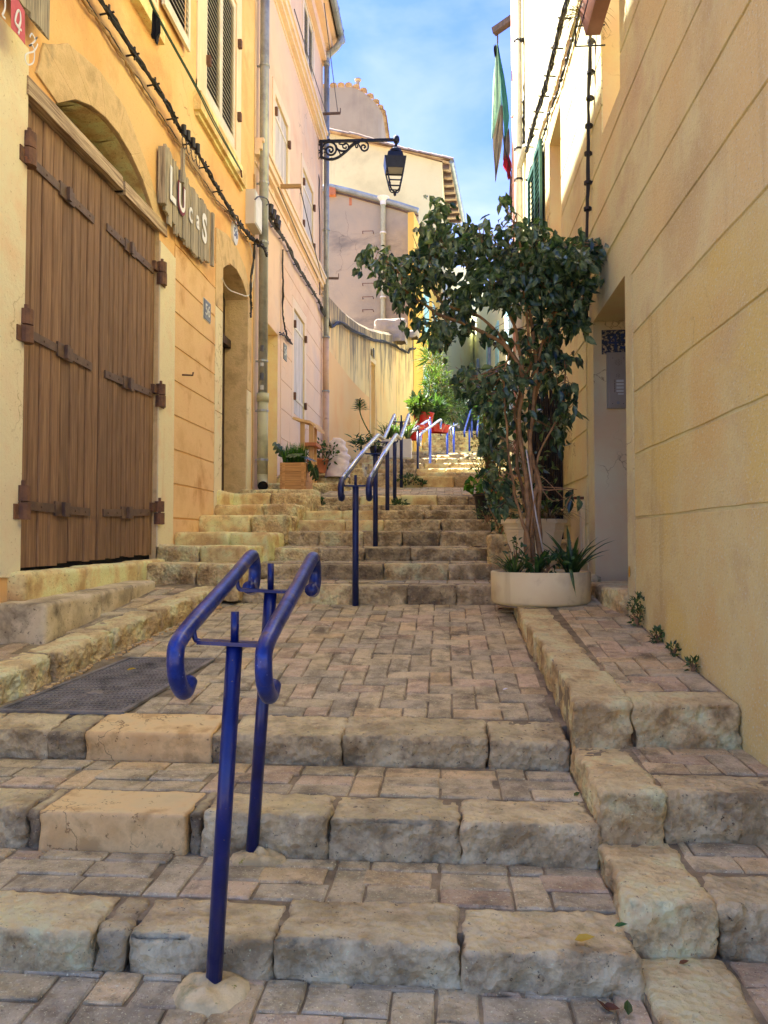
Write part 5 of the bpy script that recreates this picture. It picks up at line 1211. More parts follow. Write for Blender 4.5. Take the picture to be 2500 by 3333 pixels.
def stroke(name, pts, wd, m, parent, d):
    mb = MB(); pp = smooth_path([L(x, y, d) for x, y in pts], 5)
    for i in range(len(pp) - 1): mb.bar(pp[i], pp[i+1] + (pp[i+1] - pp[i]) * .12, wd, .002, (1, 0, 0))
    return mb.obj(name, m, parent)
stroke('letter', [(60, 110), (62, 95), (50, 72), (54, 45), (60, 34), (66, 42), (67, 70), (63, 92), (70, 98)], .013, M['white_paint'], sg2, .121)
stroke('letter', [(50, 72), (60, 84), (66, 72)], .011, M['white_paint'], sg2, .1225)
stroke('letter', [(97, 120), (103, 109), (110, 118), (115, 128), (121, 120), (112, 135), (95, 150), (103, 146), (111, 160), (112, 185), (107, 205), (92, 210), (84, 198), (83, 180), (92, 172), (108, 168), (118, 155), (123, 143)], .009, M['white_paint'], sg2, .121)
stroke('letter', [(16, -20), (17, 20), (12, 40), (8, 49), (17, 60)], .012, M['white_paint'], sg2, .121)

# ------------------------------------------------------------------ street lamp on its bracket
lamp = empty('wall_lamp', (XL, 15.0, 8.0), 'black wrought iron wall lantern on a scrolled bracket at the corner of the pink house', 'street lamp')
Yl = 14.9
def LP(x, y): return P(x, y, Yl)
sc_ = lambda x, y: LP(980 + x / 4.1475, 400 + y / 4.1475)
MB().bar(sc_(205, 252), sc_(1290, 228), .05, .05).obj('arm', M['iron'], lamp)
mb = MB(); mb.bar(sc_(216, 250), sc_(216, 515), .04, .03, (1, 0, 0)); mb.bar(sc_(275, 262), sc_(275, 480), .06, .05, (1, 0, 0)); mb.bar(sc_(216, 295), sc_(275, 295), .03, .03); mb.obj('wall_plate', M['iron'], lamp)
mb = MB()
def scroll(pts, r=.022): mb.tube(smooth_path([sc_(x, y) for x, y in pts], 5), r, 6)
scroll([(275, 455), (330, 485), (415, 492), (480, 475), (540, 440), (620, 375), (700, 300), (790, 255)], .026)
scroll([(285, 330), (330, 275), (390, 258), (450, 285), (475, 350), (455, 410), (400, 435), (350, 410), (340, 360), (370, 325), (415, 330), (432, 365), (410, 395), (385, 380), (388, 360)], .02)
scroll([(470, 300), (490, 350), (540, 378), (600, 378), (640, 350), (650, 310)], .02)
scroll([(640, 340), (635, 295), (600, 278), (565, 300), (570, 335), (605, 342), (610, 318)], .016)
scroll([(600, 290), (560, 290), (515, 285), (520, 262), (540, 265)], .014)
scroll([(820, 245), (870, 250), (905, 290), (900, 350), (860, 378), (820, 360), (815, 315), (845, 298), (870, 320), (850, 340)], .018)
scroll([(660, 310), (720, 270), (770, 285), (800, 330), (820, 365)], .016)
scroll([(735, 290), (740, 330), (765, 325), (760, 300)], .014)
scroll([(290, 420), (285, 370), (300, 350), (335, 360), (335, 395), (305, 395)], .014); scroll([(220, 380), (245, 370), (258, 388), (240, 408), (222, 400)], .012); scroll([(485, 350), (520, 400), (530, 430)], .014)
for x, y in ((378, 235), (828, 225), (415, 490)): ball(mb, sc_(x, y), .035, 6, 4)
mb.obj('scrollwork', M['iron'], lamp, True)
lc = sc_(1275, 400); rx_ = .0
mb = MB(); ball(mb, sc_(1287, 226), .07, 8, 6, (1, 1, 1.3)); mb.tube([sc_(1287, 250), sc_(1280, 370)], .022, 6); ball(mb, sc_(1284, 285), .035, 6, 4); ball(mb, sc_(1280, 325), .03, 6, 4); mb.lathe(sc_(1275, 425), [(.05, 0), (.12, .03), (.12, .08), (.05, .14), (.02, .18)], 12); mb.obj('hanger', M['iron'], lamp)
def zpx(y): return sc_(1270, y).z
cx_, cy_ = sc_(1266, 500).x, Yl
def sq(mb, prof):
    vs = []; 
    for hw, z in prof:
        for i, j in ((-1,-1),(1,-1),(1,1),(-1,1)): 
            a = rad(8); x, y = i * hw, j * hw; vs.append((cx_ + x * math.cos(a) - y * math.sin(a), cy_ + x * math.sin(a) + y * math.cos(a), z))
    n = len(prof); mb.add(vs, [(4*k+t, 4*k+(t+1) % 4, 4*k+4+(t+1) % 4, 4*k+4+t) for k in range(n-1) for t in range(4)]); return mb
sq(MB(), [(.02, zpx(422)), (.14, zpx(424)), (.165, zpx(505)), (.215, zpx(508)), (.18, zpx(655)), (.175, zpx(655)), (.205, zpx(515))]).obj('hood', M['iron'], lamp)
mb = MB(); 
def fr_pt(hw, y, i, j): 
    a = rad(8); x, yy = i * hw, j * hw; return Vector((cx_ + x * math.cos(a) - yy * math.sin(a), cy_ + x * math.sin(a) + yy * math.cos(a), zpx(y)))
for i, j in ((-1,-1),(1,-1),(1,1),(-1,1)): mb.bar(fr_pt(.165, 655, i, j), fr_pt(.095, 880, i, j), .022, .022)
for y, hw in ((805, .12), (875, .095)):
    cs = [fr_pt(hw, y, i, j) for i, j in ((-1,-1),(1,-1),(1,1),(-1,1))]
    for k in range(4): mb.bar(cs[k], cs[(k+1) % 4], .02, .02)
for i, j in ((-1,-1),(1,-1),(1,1),(-1,1)): mb.tube(smooth_path([fr_pt(.10, 830, i, j), fr_pt(.09, 890, i, j), fr_pt(.05, 925, i, j), fr_pt(.01, 930, i, j)], 4), .013, 5)
ball(mb, Vector((cx_, cy_, zpx(955))), .035, 6, 5, (1, 1, 1.5)); mb.obj('cage', M['iron'], lamp)
sq(MB(), [(.0001, zpx(540)), (.165, zpx(560)), (.16, zpx(640)), (.0001, zpx(641))]).obj('reflector', M['lamp_glass'], lamp)
mb = MB(); mb.tube(smooth_path([sc_(x, y) for x, y in ((265, 450), (215, 520), (215, 600), (225, 670), (245, 760), (245, 860), (243, 1060), (250, 1240))] + [P(1041, y, Yl) for y in (760, 820, 900, 960)], 3), .012, 5)
o = mb.obj('lamp_cable', M['cable'], lamp)
# clothes-drying bars
for nm, x0_, y0_, x1_, y1_, lab in (('drying_bar', 893, 607, 980, 606, 'rusty tan iron bar sticking out under the first-floor shutters of the pink house'), ('drying_bar', 1030, 372, 1108, 368, 'thin rusty bar high at the corner of the pink house'), ('drying_bar', 1046, 905, 1102, 906, 'short rusty bar sticking out at the pink corner above the garden wall')):
    a = L(x0_, y0_); b_ = P(x1_, y1_, a.y); mb = MB(); mb.bar(a, b_, .035 if x0_ > 1000 else .05, .05 if x0_ < 1000 else .04); mb.tube([b_, b_ + Vector((0, 0, -.12 if x0_ < 1000 else .1))], .01, 5); tag(mb.obj(nm, M['strap'] if x0_ > 1000 else M['cable_tan']), lab, 'bar')
mb = MB()
for a_, b_ in ((L(958, 30, .6), P(1062, 370, 15.0)), (L(1055, 10, .9), P(1100, 368, 15.0)), (L(905, 610, .4), L(1035, 905, .4)), (L(977, 612, .5), L(1048, 905, .5))): mb.tube([a_, (a_ + b_) / 2 - Vector((0, 0, .03)), b_], .007, 4)
tag(mb.obj('clothes_line', M['cable']), 'thin drying lines strung between bars on the pink house', 'clothes line')

# ------------------------------------------------------------------ handrails
def rail_set(root, pts, m, r=.0215, name='rail'):
    return MB().tube(pts, r, 14).obj(name, m, root, True)
def post(root, x, y, zb, zt, m, r=.021, top=None, pin=.10):
    tx = top if top is not None else (x, y); mb = MB(); mb.tube([(x, y, zb), (tx[0], tx[1], zt)], r, 16); mb.obj('post', m, root, True)
    if pin: MB().tube([(tx[0], tx[1], zt), (tx[0], tx[1], zt + pin)], .011, 10).obj('pin', m, root, True)
def crossbar(root, a, b_, m, up=.03):
    a = Vector(a); b_ = Vector(b_); mb = MB(); mb.bar(a, b_, .052, .010)
    MB().add(mb.v, mb.f).obj('crossbar', m, root)
    for q_, s_ in ((a, -1), (b_, 1)):
        d = (b_ - a).normalized() * s_; MB().tube(smooth_path([q_ + Vector((0, 0, .0)), q_ + d * .012 + Vector((0, 0, .006)), q_ + d * .018 + Vector((0, 0, up))], 4), .0075, 8).obj('bracket', m, root, True)
h1 = empty('handrail', (-.6, 2.0, -1.17), 'near blue twin handrail on two posts with curled ends in the foreground', 'handrail')
pA = P(764, 2096, 2.0); pB = P(881, 1925, 2.58); bA = P(693, 3216, 2.0); bB = P(818, 2790, 2.58)
post(h1, bA.x, bA.y, bA.z - .02, pA.z, M['blue'], .0215, (pA.x, pA.y), .085); post(h1, bB.x, bB.y, bB.z - .02, pB.z, M['blue'], .0215, (pB.x, pB.y), .095)
lA, lB = P(655, 2084, 2.0), P(838, 2088, 2.0)
crossbar(h1, P(650, 2088, 2.0), P(850, 2098, 2.0), M['blue'], .035); crossbar(h1, P(788, 1920, 2.58), P(950, 1926, 2.58), M['blue'], .035)
dirr = (P(815, 1816, 2.66) - P(576, 2090, 1.93))
for (b0, t0, off) in ((P(577, 2085, 1.92), P(818, 1813, 2.68), 0), (P(862, 2097, 1.92), P(1018, 1820, 2.68), 0)):
    d = (t0 - b0).normalized(); dh = Vector((0, 1, 0))
    lower = [b0 + Vector((0, .095, -.118)), b0 + Vector((0, .062, -.140)), b0 + Vector((0, .028, -.125)), b0 + Vector((0, -.002, -.09)), b0 + Vector((0, -.012, -.045)), b0 + Vector((0, .004, -.008))]
    upper = [t0 + Vector((0, -.02, .0)), t0 + Vector((0, .028, -.006)), t0 + Vector((0, .05, -.04)), t0 + Vector((0, .045, -.085)), t0 + Vector((0, .015, -.112)), t0 + Vector((0, -.035, -.105))]
    rail_set(h1, smooth_path(lower + [b0 + d * .10, b0 + d * .3, b0 + d * .5] + upper, 7), M['rail_blue'], .0225)
h2 = empty('handrail', (-.66, 5.75, -.49), 'second twin handrail with polished bare rails on dark blue posts climbing the middle flight', 'handrail')
for (x, y, zb, zt, pin) in ((-.675, 5.75, -.49, P(1166, 1583, 5.75).z, .085), (-.666, 7.3, -.06, P(1225, 1478, 7.3).z, .08), (-.665, 8.8, .24, P(1270, 1440, 8.8).z, 0), (-.62, 9.4, .37, 1.2, 0), (-.63, 11.0, .77, P(1312, 1374, 11.0).z, .1)):
    post(h2, x, y, zb - .03, zt, M['dark_blue'], .024, None, pin)
for (yb, zb_) in ((5.75, P(1166, 1583, 5.75).z), (7.3, P(1225, 1478, 7.3).z), (8.8, P(1270, 1440, 8.8).z), (11.0, P(1312, 1374, 11).z)):
    crossbar(h2, (-.75, yb, zb_ + .003), (-.56, yb, zb_ + .003), M['dark_blue'])
cen = [(-.66, 5.60, .42), (-.66, 7.25, P(1195, 1468, 7.25).z + .015), (-.655, 8.6, P(1266, 1421, 8.6).z + .02), (-.65, 9.35, P(1290, 1434, 9.35).z + .02), (-.63, 11.05, P(1314, 1350, 11.05).z)]
for s_ in (-.103, .103):
    c_ = [Vector((x + s_, y, z)) for x, y, z in cen]
    lo = [c_[0] + Vector((0, .05, -.10)), c_[0] + Vector((0, 0, -.115)), c_[0] + Vector((0, -.03, -.08)), c_[0] + Vector((0, -.02, -.02)), c_[0] + Vector((0, .05, .03))]
    rail_set(h2, smooth_path(lo, 5), M['dark_blue'], .0235, 'rail_end')
    rail_set(h2, round_path([lo[-1]] + c_[1:] + [c_[-1] + Vector((0, .06, -.05)), c_[-1] + Vector((0, .03, -.13))], .12), M['rail_worn'], .0235)
h3 = empty('handrail', (-.5, 16, 1.4), 'third twin handrail beside the red flower pots', 'handrail')
post(h3, -.572, 16.0, 1.36, P(1360, 1401, 16).z, M['dark_blue'], .026, None, .1); post(h3, -.347, 17.6, 1.72, P(1400, 1372, 17.6).z, M['sunlit_blue'], .03, None, .1)
crossbar(h3, P(1337, 1401, 16), P(1382, 1400, 16), M['dark_blue'])
for s_ in ((1326, 1412, 1398, 1366), (1368, 1414, 1434, 1366)):
    a = P(s_[0], s_[1], 15.8); b_ = P(s_[2], s_[3], 17.9)
    rail_set(h3, smooth_path([a + Vector((0, .1, -.2)), a + Vector((0, 0, -.22)), a + Vector((0, -.03, -.08)), a + (b_-a) * .05, a + (b_-a) * .5, b_, b_ + Vector((0, .1, -.08)), b_ + Vector((0, .02, -.2))], 4), M['rail_worn'], .028)
h4 = empty('handrail', (.1, 22.6, 2.4), 'fourth short twin handrail in sunlight', 'handrail')
post(h4, .06, 22.6, 2.3, P(1456, 1392, 22.6).z, M['sunlit_blue'], .032, None, .1); post(h4, .26, 23.4, 2.4, P(1474, 1388, 23.4).z, M['sunlit_blue'], .032, None, .1)
for s_ in ((1436, 1394, 1466, 1382), (1466, 1393, 1492, 1380)):
    a = P(s_[0], s_[1], 22.3); b_ = P(s_[2], s_[3], 24.2); rail_set(h4, smooth_path([a + Vector((0, .05, -.2)), a, a * .5 + b_ * .5, b_, b_ + Vector((0, .1, -.12))], 4), M['rail_worn'], .034)
h5 = empty('handrail', (.9, 28, 3.1), 'fifth twin handrail climbing the last steep flight, bright sunlit blue', 'handrail')
post(h5, .876, 28, 3.05, P(1528, 1398, 28).z, M['sunlit_blue'], .034, None, .1); post(h5, 1.05, 30.4, 3.8, P(1556, 1370, 30.4).z, M['sunlit_blue'], .034, None, .1)
for s_ in ((1512, 1402, 1541, 1305), (1553, 1402, 1566, 1300)):
    a = P(s_[0], s_[1], 27.8); b_ = P(s_[2], s_[3], 31.6); rail_set(h5, smooth_path([a + Vector((0, .05, -.2)), a, a * .5 + b_ * .5, b_], 4), M['sunlit_blue'], .036)
# cement collars of the first two posts
def mound(name, c, rx, ry, h, label, seed, m='mound'):
    mb = MB(); vs = []; n = 28; k_ = 9
    for j in range(k_ + 1):
        t = j / k_
        for i in range(n):
            a = 2 * PI * i / n; rr = 1 + .22 * noise.noise(Vector((math.cos(a) * 1.6, math.sin(a) * 1.6, seed))) ; q_ = t * rr
            z = h * (1 - t) ** .7 * (.75 + .6 * noise.noise(Vector((math.cos(a) * t * 3, math.sin(a) * t * 3, seed + 4)))) + .004 * noise.noise(Vector((i, j, seed)))
            vs.append((c[0] + rx * q_ * math.cos(a), c[1] + ry * q_ * math.sin(a), c[2] + max(z, -.004) - (.015 if j == k_ else 0)))
    mb.add(vs, [(j*n+i, j*n+(i+1) % n, (j+1)*n+(i+1) % n, (j+1)*n+i) for j in range(k_) for i in range(n)])
    mb.f = [f_[::-1] for f_ in mb.f]
    o = mb.obj(name, M[m], None, True); return tag(o, label, 'cement mound') if label else o
mound('cement_mound', (bA.x + .0, bA.y - .01, bA.z), .105, .085, .045, 'rough mossy cement lump round the foot of the nearest blue post', 3)
mound('cement_mound', (bB.x + .02, bB.y - .015, bB.z), .095, .065, .045, 'rough cement lump round the foot of the second blue post on the step', 9)

# ------------------------------------------------------------------ plants
def leaf_pts(L_, W_, fold=.18, curl=.15):
    f = [(0, 0), (.28, .5), (.62, .42), (1, 0)]
    v = [Vector((0, 0, 0)), Vector((-W_*.48, L_*.27, W_*fold)), Vector((-W_*.40, L_*.62, W_*fold - L_*curl*.35)), Vector((0, L_, -L_*curl)), Vector((W_*.40, L_*.62, W_*fold - L_*curl*.35)), Vector((W_*.48, L_*.27, W_*fold)),
         Vector((0, L_*.30, 0)), Vector((0, L_*.64, -L_*curl*.4))]
    return v, [(0,6,1), (0,5,6), (1,6,7,2), (6,5,4,7), (2,7,3), (7,4,3)]
def rot_to(d, roll):
    d = Vector(d).normalized(); q = Vector((0, 1, 0)).rotation_difference(d); return (q.to_matrix() @ Matrix.Rotation(roll, 3, 'Y'))
def add_leaf(mb, p, d, L_, W_, roll, fold=.18, curl=.15):
    v, f = leaf_pts(L_, W_, fold, curl); R_ = rot_to(d, roll); mb.add([Vector(p) + R_ @ q for q in v], f)
def rdir(rr, up=0.0):
    while True:
        v = Vector((rr.uniform(-1, 1), rr.uniform(-1, 1), rr.uniform(-1, 1)))
        if .05 < v.length < 1: v.normalize(); v.z += up; return v.normalized()

# round tub with the ficus
TX, TY = .668, 5.52; TZ = -.452
tub = empty('planter_tub', (TX, TY, TZ), 'wide low round cream concrete tub at the foot of the steps', 'planter')
MB().lathe((TX, TY, TZ), [(.30, .0), (.335, .012), (.345, .03), (.348, .225), (.340, .232), (.325, .232), (.318, .222), (.318, .12)], 48, False).obj('bowl', M['tub'], tub, True)
MB().lathe((TX, TY, TZ), [(.29, -.012), (.29, .004), (.0001, .004)], 32).obj('foot', M['grey_wall'], tub)
mb = MB(); vs = []; n = 24
for j in range(6):
    for i in range(n):
        a = 2*PI*i/n; r_ = .318 * j / 5; vs.append((TX + r_*math.cos(a), TY + r_*math.sin(a), TZ + .195 + .02*noise.noise(Vector((r_*9*math.cos(a), r_*9*math.sin(a), 1)))))
mb.add(vs, [(j*n+i, j*n+(i+1) % n, (j+1)*n+(i+1) % n, (j+1)*n+i) for j in range(5) for i in range(n)]); mb.obj('soil', M['soil'], tub)
tree = empty('ficus_tree', (TX + .02, TY, TZ + .2), 'tall many-stemmed ficus with dark glossy leaves growing from the round cream tub', 'tree')
O = 1.507; rr = random.Random(11)
clusters = [  # overview px centre, radii, leaves, depth centre offset
 (815,555,38,32,36,0), (852,588,42,44,70,0), (880,640,36,36,56,-.05), (935,575,55,50,115,0), (925,500,34,28,34,.05), (945,458,20,22,14,.05), (985,520,58,48,125,0),
 (905,560,36,36,48,0), (1048,545,60,58,175,.05), (1060,610,66,55,140,-.1), (1118,565,58,55,165,.1), (1178,545,50,42,150,-.1), (1182,605,52,52,150,0), (1240,550,46,44,125,-.1), (1278,548,24,40,60,0),
 (1240,615,44,46,105,.1), (1118,640,56,40,70,0), (1100,490,95,16,46,0), (1150,500,60,14,26,0), (1098,452,6,22,9,-.1), (985,650,44,36,62,0), (950,715,42,34,62,-.1), (905,688,12,22,10,0), (1000,700,30,34,20,0),
 (1195,690,48,48,100,.1), (1240,680,34,38,60,0), (1150,745,56,38,60,.1), (1075,720,40,30,22,.1), (1012,818,44,34,74,-.1), (1058,862,38,36,70,-.1), (1100,820,56,44,112,0), (1180,795,58,50,118,.1), (1222,865,30,52,60,0),
 (1228,830,14,16,9,-.2), (1120,895,64,42,105,.28), (1200,925,30,50,44,.25), (1062,955,28,44,54,0), (1068,1030,26,44,50,-.1), (1085,1088,26,24,26,-.12), (1112,985,30,36,30,.3), (1240,1072,18,10,6,-.2), (1228,770,16,14,8,0), (1120,1040,26,36,16,.32)]
cpos = []; leaves = []
for (cx, cy, rx, ry, n_, dy) in clusters:
    Yc_ = TY + .12 + dy; c = P(cx * O, cy * O, Yc_); cpos.append((c, rx, n_))
    for k in range(int(n_ * (1.4 if cy < 760 else .95))):
        while True:
            u, v, w_ = rr.uniform(-1, 1), rr.uniform(-1, 1), rr.uniform(-1, 1)
            if u*u + v*v + w_*w_ < 1: break
        q_ = P((cx + u * rx) * O, (cy + v * ry) * O, Yc_ + w_ * (.12 + rx * .0052))
        if q_.x > XR - .03: q_.x = XR - .03 - rr.random() * .1
        out_ = (q_ - c); d = Vector((out_.x * 1.5 + rr.gauss(0, .5), out_.y + rr.gauss(0, .5) - .15, -.75 + rr.gauss(0, .45)))
        L_ = rr.uniform(.068, .108); leaves.append((q_, d, L_, L_ * rr.uniform(.46, .58), rr.uniform(-.9, .9) if rr.random() < .8 else rr.uniform(-3, 3)))
# stray sprigs round the outline
for k in range(70):
    cx, cy = rr.choice([(770,575),(790,540),(830,545),(775,580),(925,425),(945,430),(960,440),(1050,470),(1090,430),(1140,462),(1170,480),(1090,440),(1255,495),(1300,520),(1300,565),(1295,600),(1245,900),(1250,770),(960,770),(900,700),(1250,1075),(1230,1065),(870,700),(1010,790),(1265,720)])
    q_ = P((cx + rr.uniform(-12, 12)) * O, (cy + rr.uniform(-10, 10)) * O, TY + .1 + rr.uniform(-.2, .2)); q_.x = min(q_.x, XR - .03)
    L_ = rr.uniform(.07, .10); leaves.append((q_, Vector((rr.gauss(0, .5), rr.gauss(0, .3), -.6)), L_, L_*.52, rr.uniform(-1, 1)))
leaves.sort(key=lambda t: t[0].y)
v, f = leaf_pts(.088, .046); lm = []
for cu in (.08, .18, .3):
    v, f = leaf_pts(.088, .046, .2, cu); me = bpy.data.meshes.new('leaf'); me.from_pydata([tuple(q_) for q_ in v], [], f); me.materials.append(M['ficus']); lm.append(me)
base_t = worldloc(tree)
for k, (q_, d, L_, W_, ro) in enumerate(leaves[:300]):
    o = bpy.data.objects.new('leaf', lm[k % 3]); C.objects.link(o); R_ = rot_to(d, ro).to_4x4(); o.location = q_ - base_t; o.rotation_euler = R_.to_euler(); s_ = L_ / .088; o.scale = (s_, s_, s_); o.parent = tree
mb = MB()
for (q_, d, L_, W_, ro) in leaves[300:]: add_leaf(mb, q_, d, L_, W_, ro, .2, rr.uniform(.05, .3))
mb.obj('foliage', M['ficus'], tree)['kind'] = 'stuff'
def limb(pxs, r0, r1, name='branch', k=6, m='bark', y0=0, y1=0):
    n = len(pxs); pts = [P(x, y, TY + y0 + (y1 - y0) * i / (n - 1)) for i, (x, y) in enumerate(pxs)]; sp = smooth_path(pts, k); sp = [p + Vector((noise.noise(p * 6), noise.noise(p * 6 + Vector((5, 0, 0))), 0)) * .012 for p in sp]
    rs = [r0 + (r1 - r0) * i / (len(sp) - 1) for i in range(len(sp))]; MB().tube(sp, rs, 9).obj(name, M[m], tree, True); return sp
S_ = lambda x, y: (1550 + x / 3.687, 1300 + y / 3.687)
br = []
br.append(limb([S_(625, 2040), S_(600, 1700), S_(640, 1400), S_(620, 1150), S_(600, 900), S_(560, 650), S_(530, 480), (1690, 1380), (1700, 1250), (1698, 1190)], .021, .013, 'trunk', y0=-.03, y1=.05))
br.append(limb([S_(690, 1990), S_(670, 1600), S_(655, 1350), S_(650, 1150), S_(665, 900), S_(660, 650), S_(650, 450), (1735, 1350), (1745, 1200), (1728, 1050), (1712, 930), (1705, 820)], .020, .010, 'trunk', y0=0, y1=.1))
br.append(limb([S_(790, 1960), S_(740, 1650), S_(700, 1400), S_(700, 1150), S_(700, 950), S_(760, 1000)][:4] + [S_(740, 1050), S_(750, 900), S_(700, 750), S_(660, 600), S_(640, 400), S_(690, 250), (1745, 1290), (1790, 1120), (1800, 950), (1780, 800)], .021, .009, 'trunk', y0=.02, y1=.15))
br.append(limb([S_(760, 1950), S_(770, 1600), S_(750, 1300), S_(775, 1050), S_(740, 880), S_(700, 800), S_(690, 700)], .018, .013, 'trunk', y0=.05, y1=.04))
br.append(limb([S_(640, 2000), S_(620, 1650), S_(560, 1480), S_(520, 1300), S_(470, 1150), S_(430, 950), S_(400, 700), (1650, 1400), (1640, 1250), (1655, 1150)], .014, .006, 'trunk', y0=-.05, y1=-.1))
br.append(limb([S_(660, 1950), S_(650, 1500), S_(590, 1250), S_(540, 1050), S_(500, 850), S_(495, 600), S_(500, 400), (1680, 1330), (1720, 1200), (1830, 1020), (1880, 880)], .016, .007, 'trunk', y0=.06, y1=.2))
br.append(limb([(1700, 1230), (1685, 1180), (1640, 1120), (1575, 1085), (1500, 1050), (1442, 1028), (1390, 995), (1345, 965), (1318, 940), (1290, 880), (1250, 850), (1200, 860)], .017, .005, y0=.05, y1=.05))
br.append(limb([(1690, 1190), (1640, 1110), (1560, 1030), (1470, 1000), (1420, 960), (1400, 900), (1430, 800), (1420, 700)], .012, .004, y0=.03, y1=.15))
br.append(limb([(1698, 1190), (1680, 1080), (1640, 980), (1600, 900), (1570, 800), (1560, 740)], .012, .004, y0=.05, y1=.1))
br.append(limb([(1725, 1150), (1712, 1000), (1700, 880), (1690, 780), (1680, 700)], .012, .004, y0=.05, y1=0))
br.append(limb([(1735, 1220), (1790, 1050), (1850, 960), (1880, 860), (1900, 790)], .011, .004, y0=.1, y1=0))
br.append(limb([S_(700, 1000), (1760, 1470), (1820, 1350), (1840, 1250), (1835, 1150)], .009, .004, y0=.05, y1=.1))
limb([S_(650, 1650), S_(740, 1560), S_(700, 1180)][:1] + [S_(720, 1130), S_(880, 1090), S_(1030, 1080), (1860, 1600)], .005, .003, y0=-.1, y1=-.15, m='twig'); limb([S_(1010, 1330), (1835, 1655), (1860, 1610)], .007, .004, y0=-.1, y1=-.12)
MB().tube([P(*S_(600, 600), TY - .08), P(*S_(660, 1000), TY - .09), P(*S_(720, 1400), TY - .1), P(*S_(820, 1900), TY - .1)], .0055, 6).obj('stake', M['white_pot'], tree, True)
mb = MB()
allp = [p for b_ in br for p in b_[len(b_)//2:]]
for (c, rx, n_) in cpos:
    near = sorted(allp, key=lambda p: (p - c).length)[:6]
    for k in range(max(3, n_ // 9)):
        p0 = rr.choice(near); e = c + Vector((rr.gauss(0, .4), rr.gauss(0, .25), rr.gauss(0, .4))) * rx * .0036 * 1.2; e.x = min(e.x, XR - .02); mid = p0 * .5 + e * .5 + Vector((rr.gauss(0, .03), rr.gauss(0, .03), rr.gauss(0, .04)))
        mb.tube(smooth_path([p0, mid, e], 3), [.004, .0038, .0035, .003, .0028, .0022, .0018][:7], 4, False)
mb.obj('twigs', M['twig'], tree)['kind'] = 'stuff'

def strap_plant(name, c, n, L_, w_, m, label, cat, up=.9, spread=1.0, seed=0, parent=None, arch=.6, group=None):
    """tuft of long arching leaves; every leaf is a folded blade"""
    rr = random.Random(seed); mb = MB()
    for k in range(n):
        a = rr.uniform(0, 2*PI); l_ = L_ * rr.uniform(.55, 1.1); out_ = Vector((math.cos(a), math.sin(a), 0)) * spread * rr.uniform(.3, 1); p = Vector(c) + Vector((math.cos(a), math.sin(a), 0)) * rr.uniform(0, .04)
        pts = []; d = (Vector((0, 0, up)) + out_ * .6).normalized()
        for s_ in range(6): pts.append(p.copy()); p = p + d * l_ / 5; d = (d + Vector((0, 0, -arch * .32)) + out_ * .08).normalized()
        vs = []; side = Vector((-math.sin(a), math.cos(a), 0))
        for s_, q_ in enumerate(pts):
            ww = w_ * (.5 + .5 * math.sin(min(1, .25 + s_ / 5) * PI * .9)) if s_ < 5 else .001
            vs += [q_ - side * ww / 2, q_ - Vector((0, 0, ww * .2)), q_ + side * ww / 2]
        mb.add(vs, [(3*s_+t, 3*s_+t+1, 3*s_+4+t, 3*s_+3+t) for s_ in range(5) for t in range(2)])
    o = mb.obj(name, M[m], parent)
    if label: tag(o, label, cat, group)
    else: o['kind'] = 'stuff'
    return o
def bush(name, c, rad3, n, L_, W_, m, parent=None, label=None, cat=None, seed=0, up=.1, stems=8, root=None, bark='twig', hang=0):
    rr = random.Random(seed); mb = MB(); c = Vector(c); tips = []
    for k in range(n):
        while True:
            v = Vector((rr.uniform(-1, 1), rr.uniform(-1, 1), rr.uniform(-1, 1)))
            if v.length < 1: break
        nn_ = noise.noise(Vector((v.x * 2.2, v.y * 2.2, v.z * 2.2 + seed)))
        if nn_ < -.18: continue
        p = c + Vector((v.x * rad3[0], v.y * rad3[1], v.z * rad3[2])); l_ = L_ * rr.uniform(.6, 1.15)
        add_leaf(mb, p, (v + rdir(rr, up) * 1.1 - Vector((0, 0, hang))), l_, W_ * l_ / L_, rr.uniform(-1.2, 1.2)); tips.append(p)
    st = MB()
    rp_ = Vector(root) if root is not None else c - Vector((0, 0, rad3[2]))
    for k in range(stems):
        t_ = rr.choice(tips); st.tube(smooth_path([rp_, rp_ * .5 + t_ * .5 + Vector((rr.gauss(0, .1) * rad3[0], 0, .1 * rad3[2])), t_], 3), [.006, .0055, .005, .004, .0035, .003, .002][:7], 4, False)
    if parent is None:
        parent = empty(name, tuple(rp_), label, cat)
        st.obj('stems', M[bark], parent)['kind'] = 'stuff'; mb.obj('foliage', M[m], parent)['kind'] = 'stuff'; return parent
    st.obj('stems', M[bark], parent)['kind'] = 'stuff'; o = mb.obj('foliage', M[m], parent); o['kind'] = 'stuff'; return o
def pot(name, c, r0, r1, h, m, label, cat='flower pot', n=20, rim=.015, soil=True, group=None):
    e = empty(name, c, label, cat, group); MB().lathe(c, [(r0 * .98, 0), (r0, .01), (r1, h - rim * 1.6), (r1 + rim, h - rim * 1.6), (r1 + rim, h), (r1 - rim * .4, h), (r1 - rim * .7, h - .04)], n).obj('body', M[m], e, n > 10)
    if soil: MB().lathe(c, [(r1 - rim * .7, h - .035), (.0001, h - .03)], n).obj('soil', M['soil'], e)
    return e
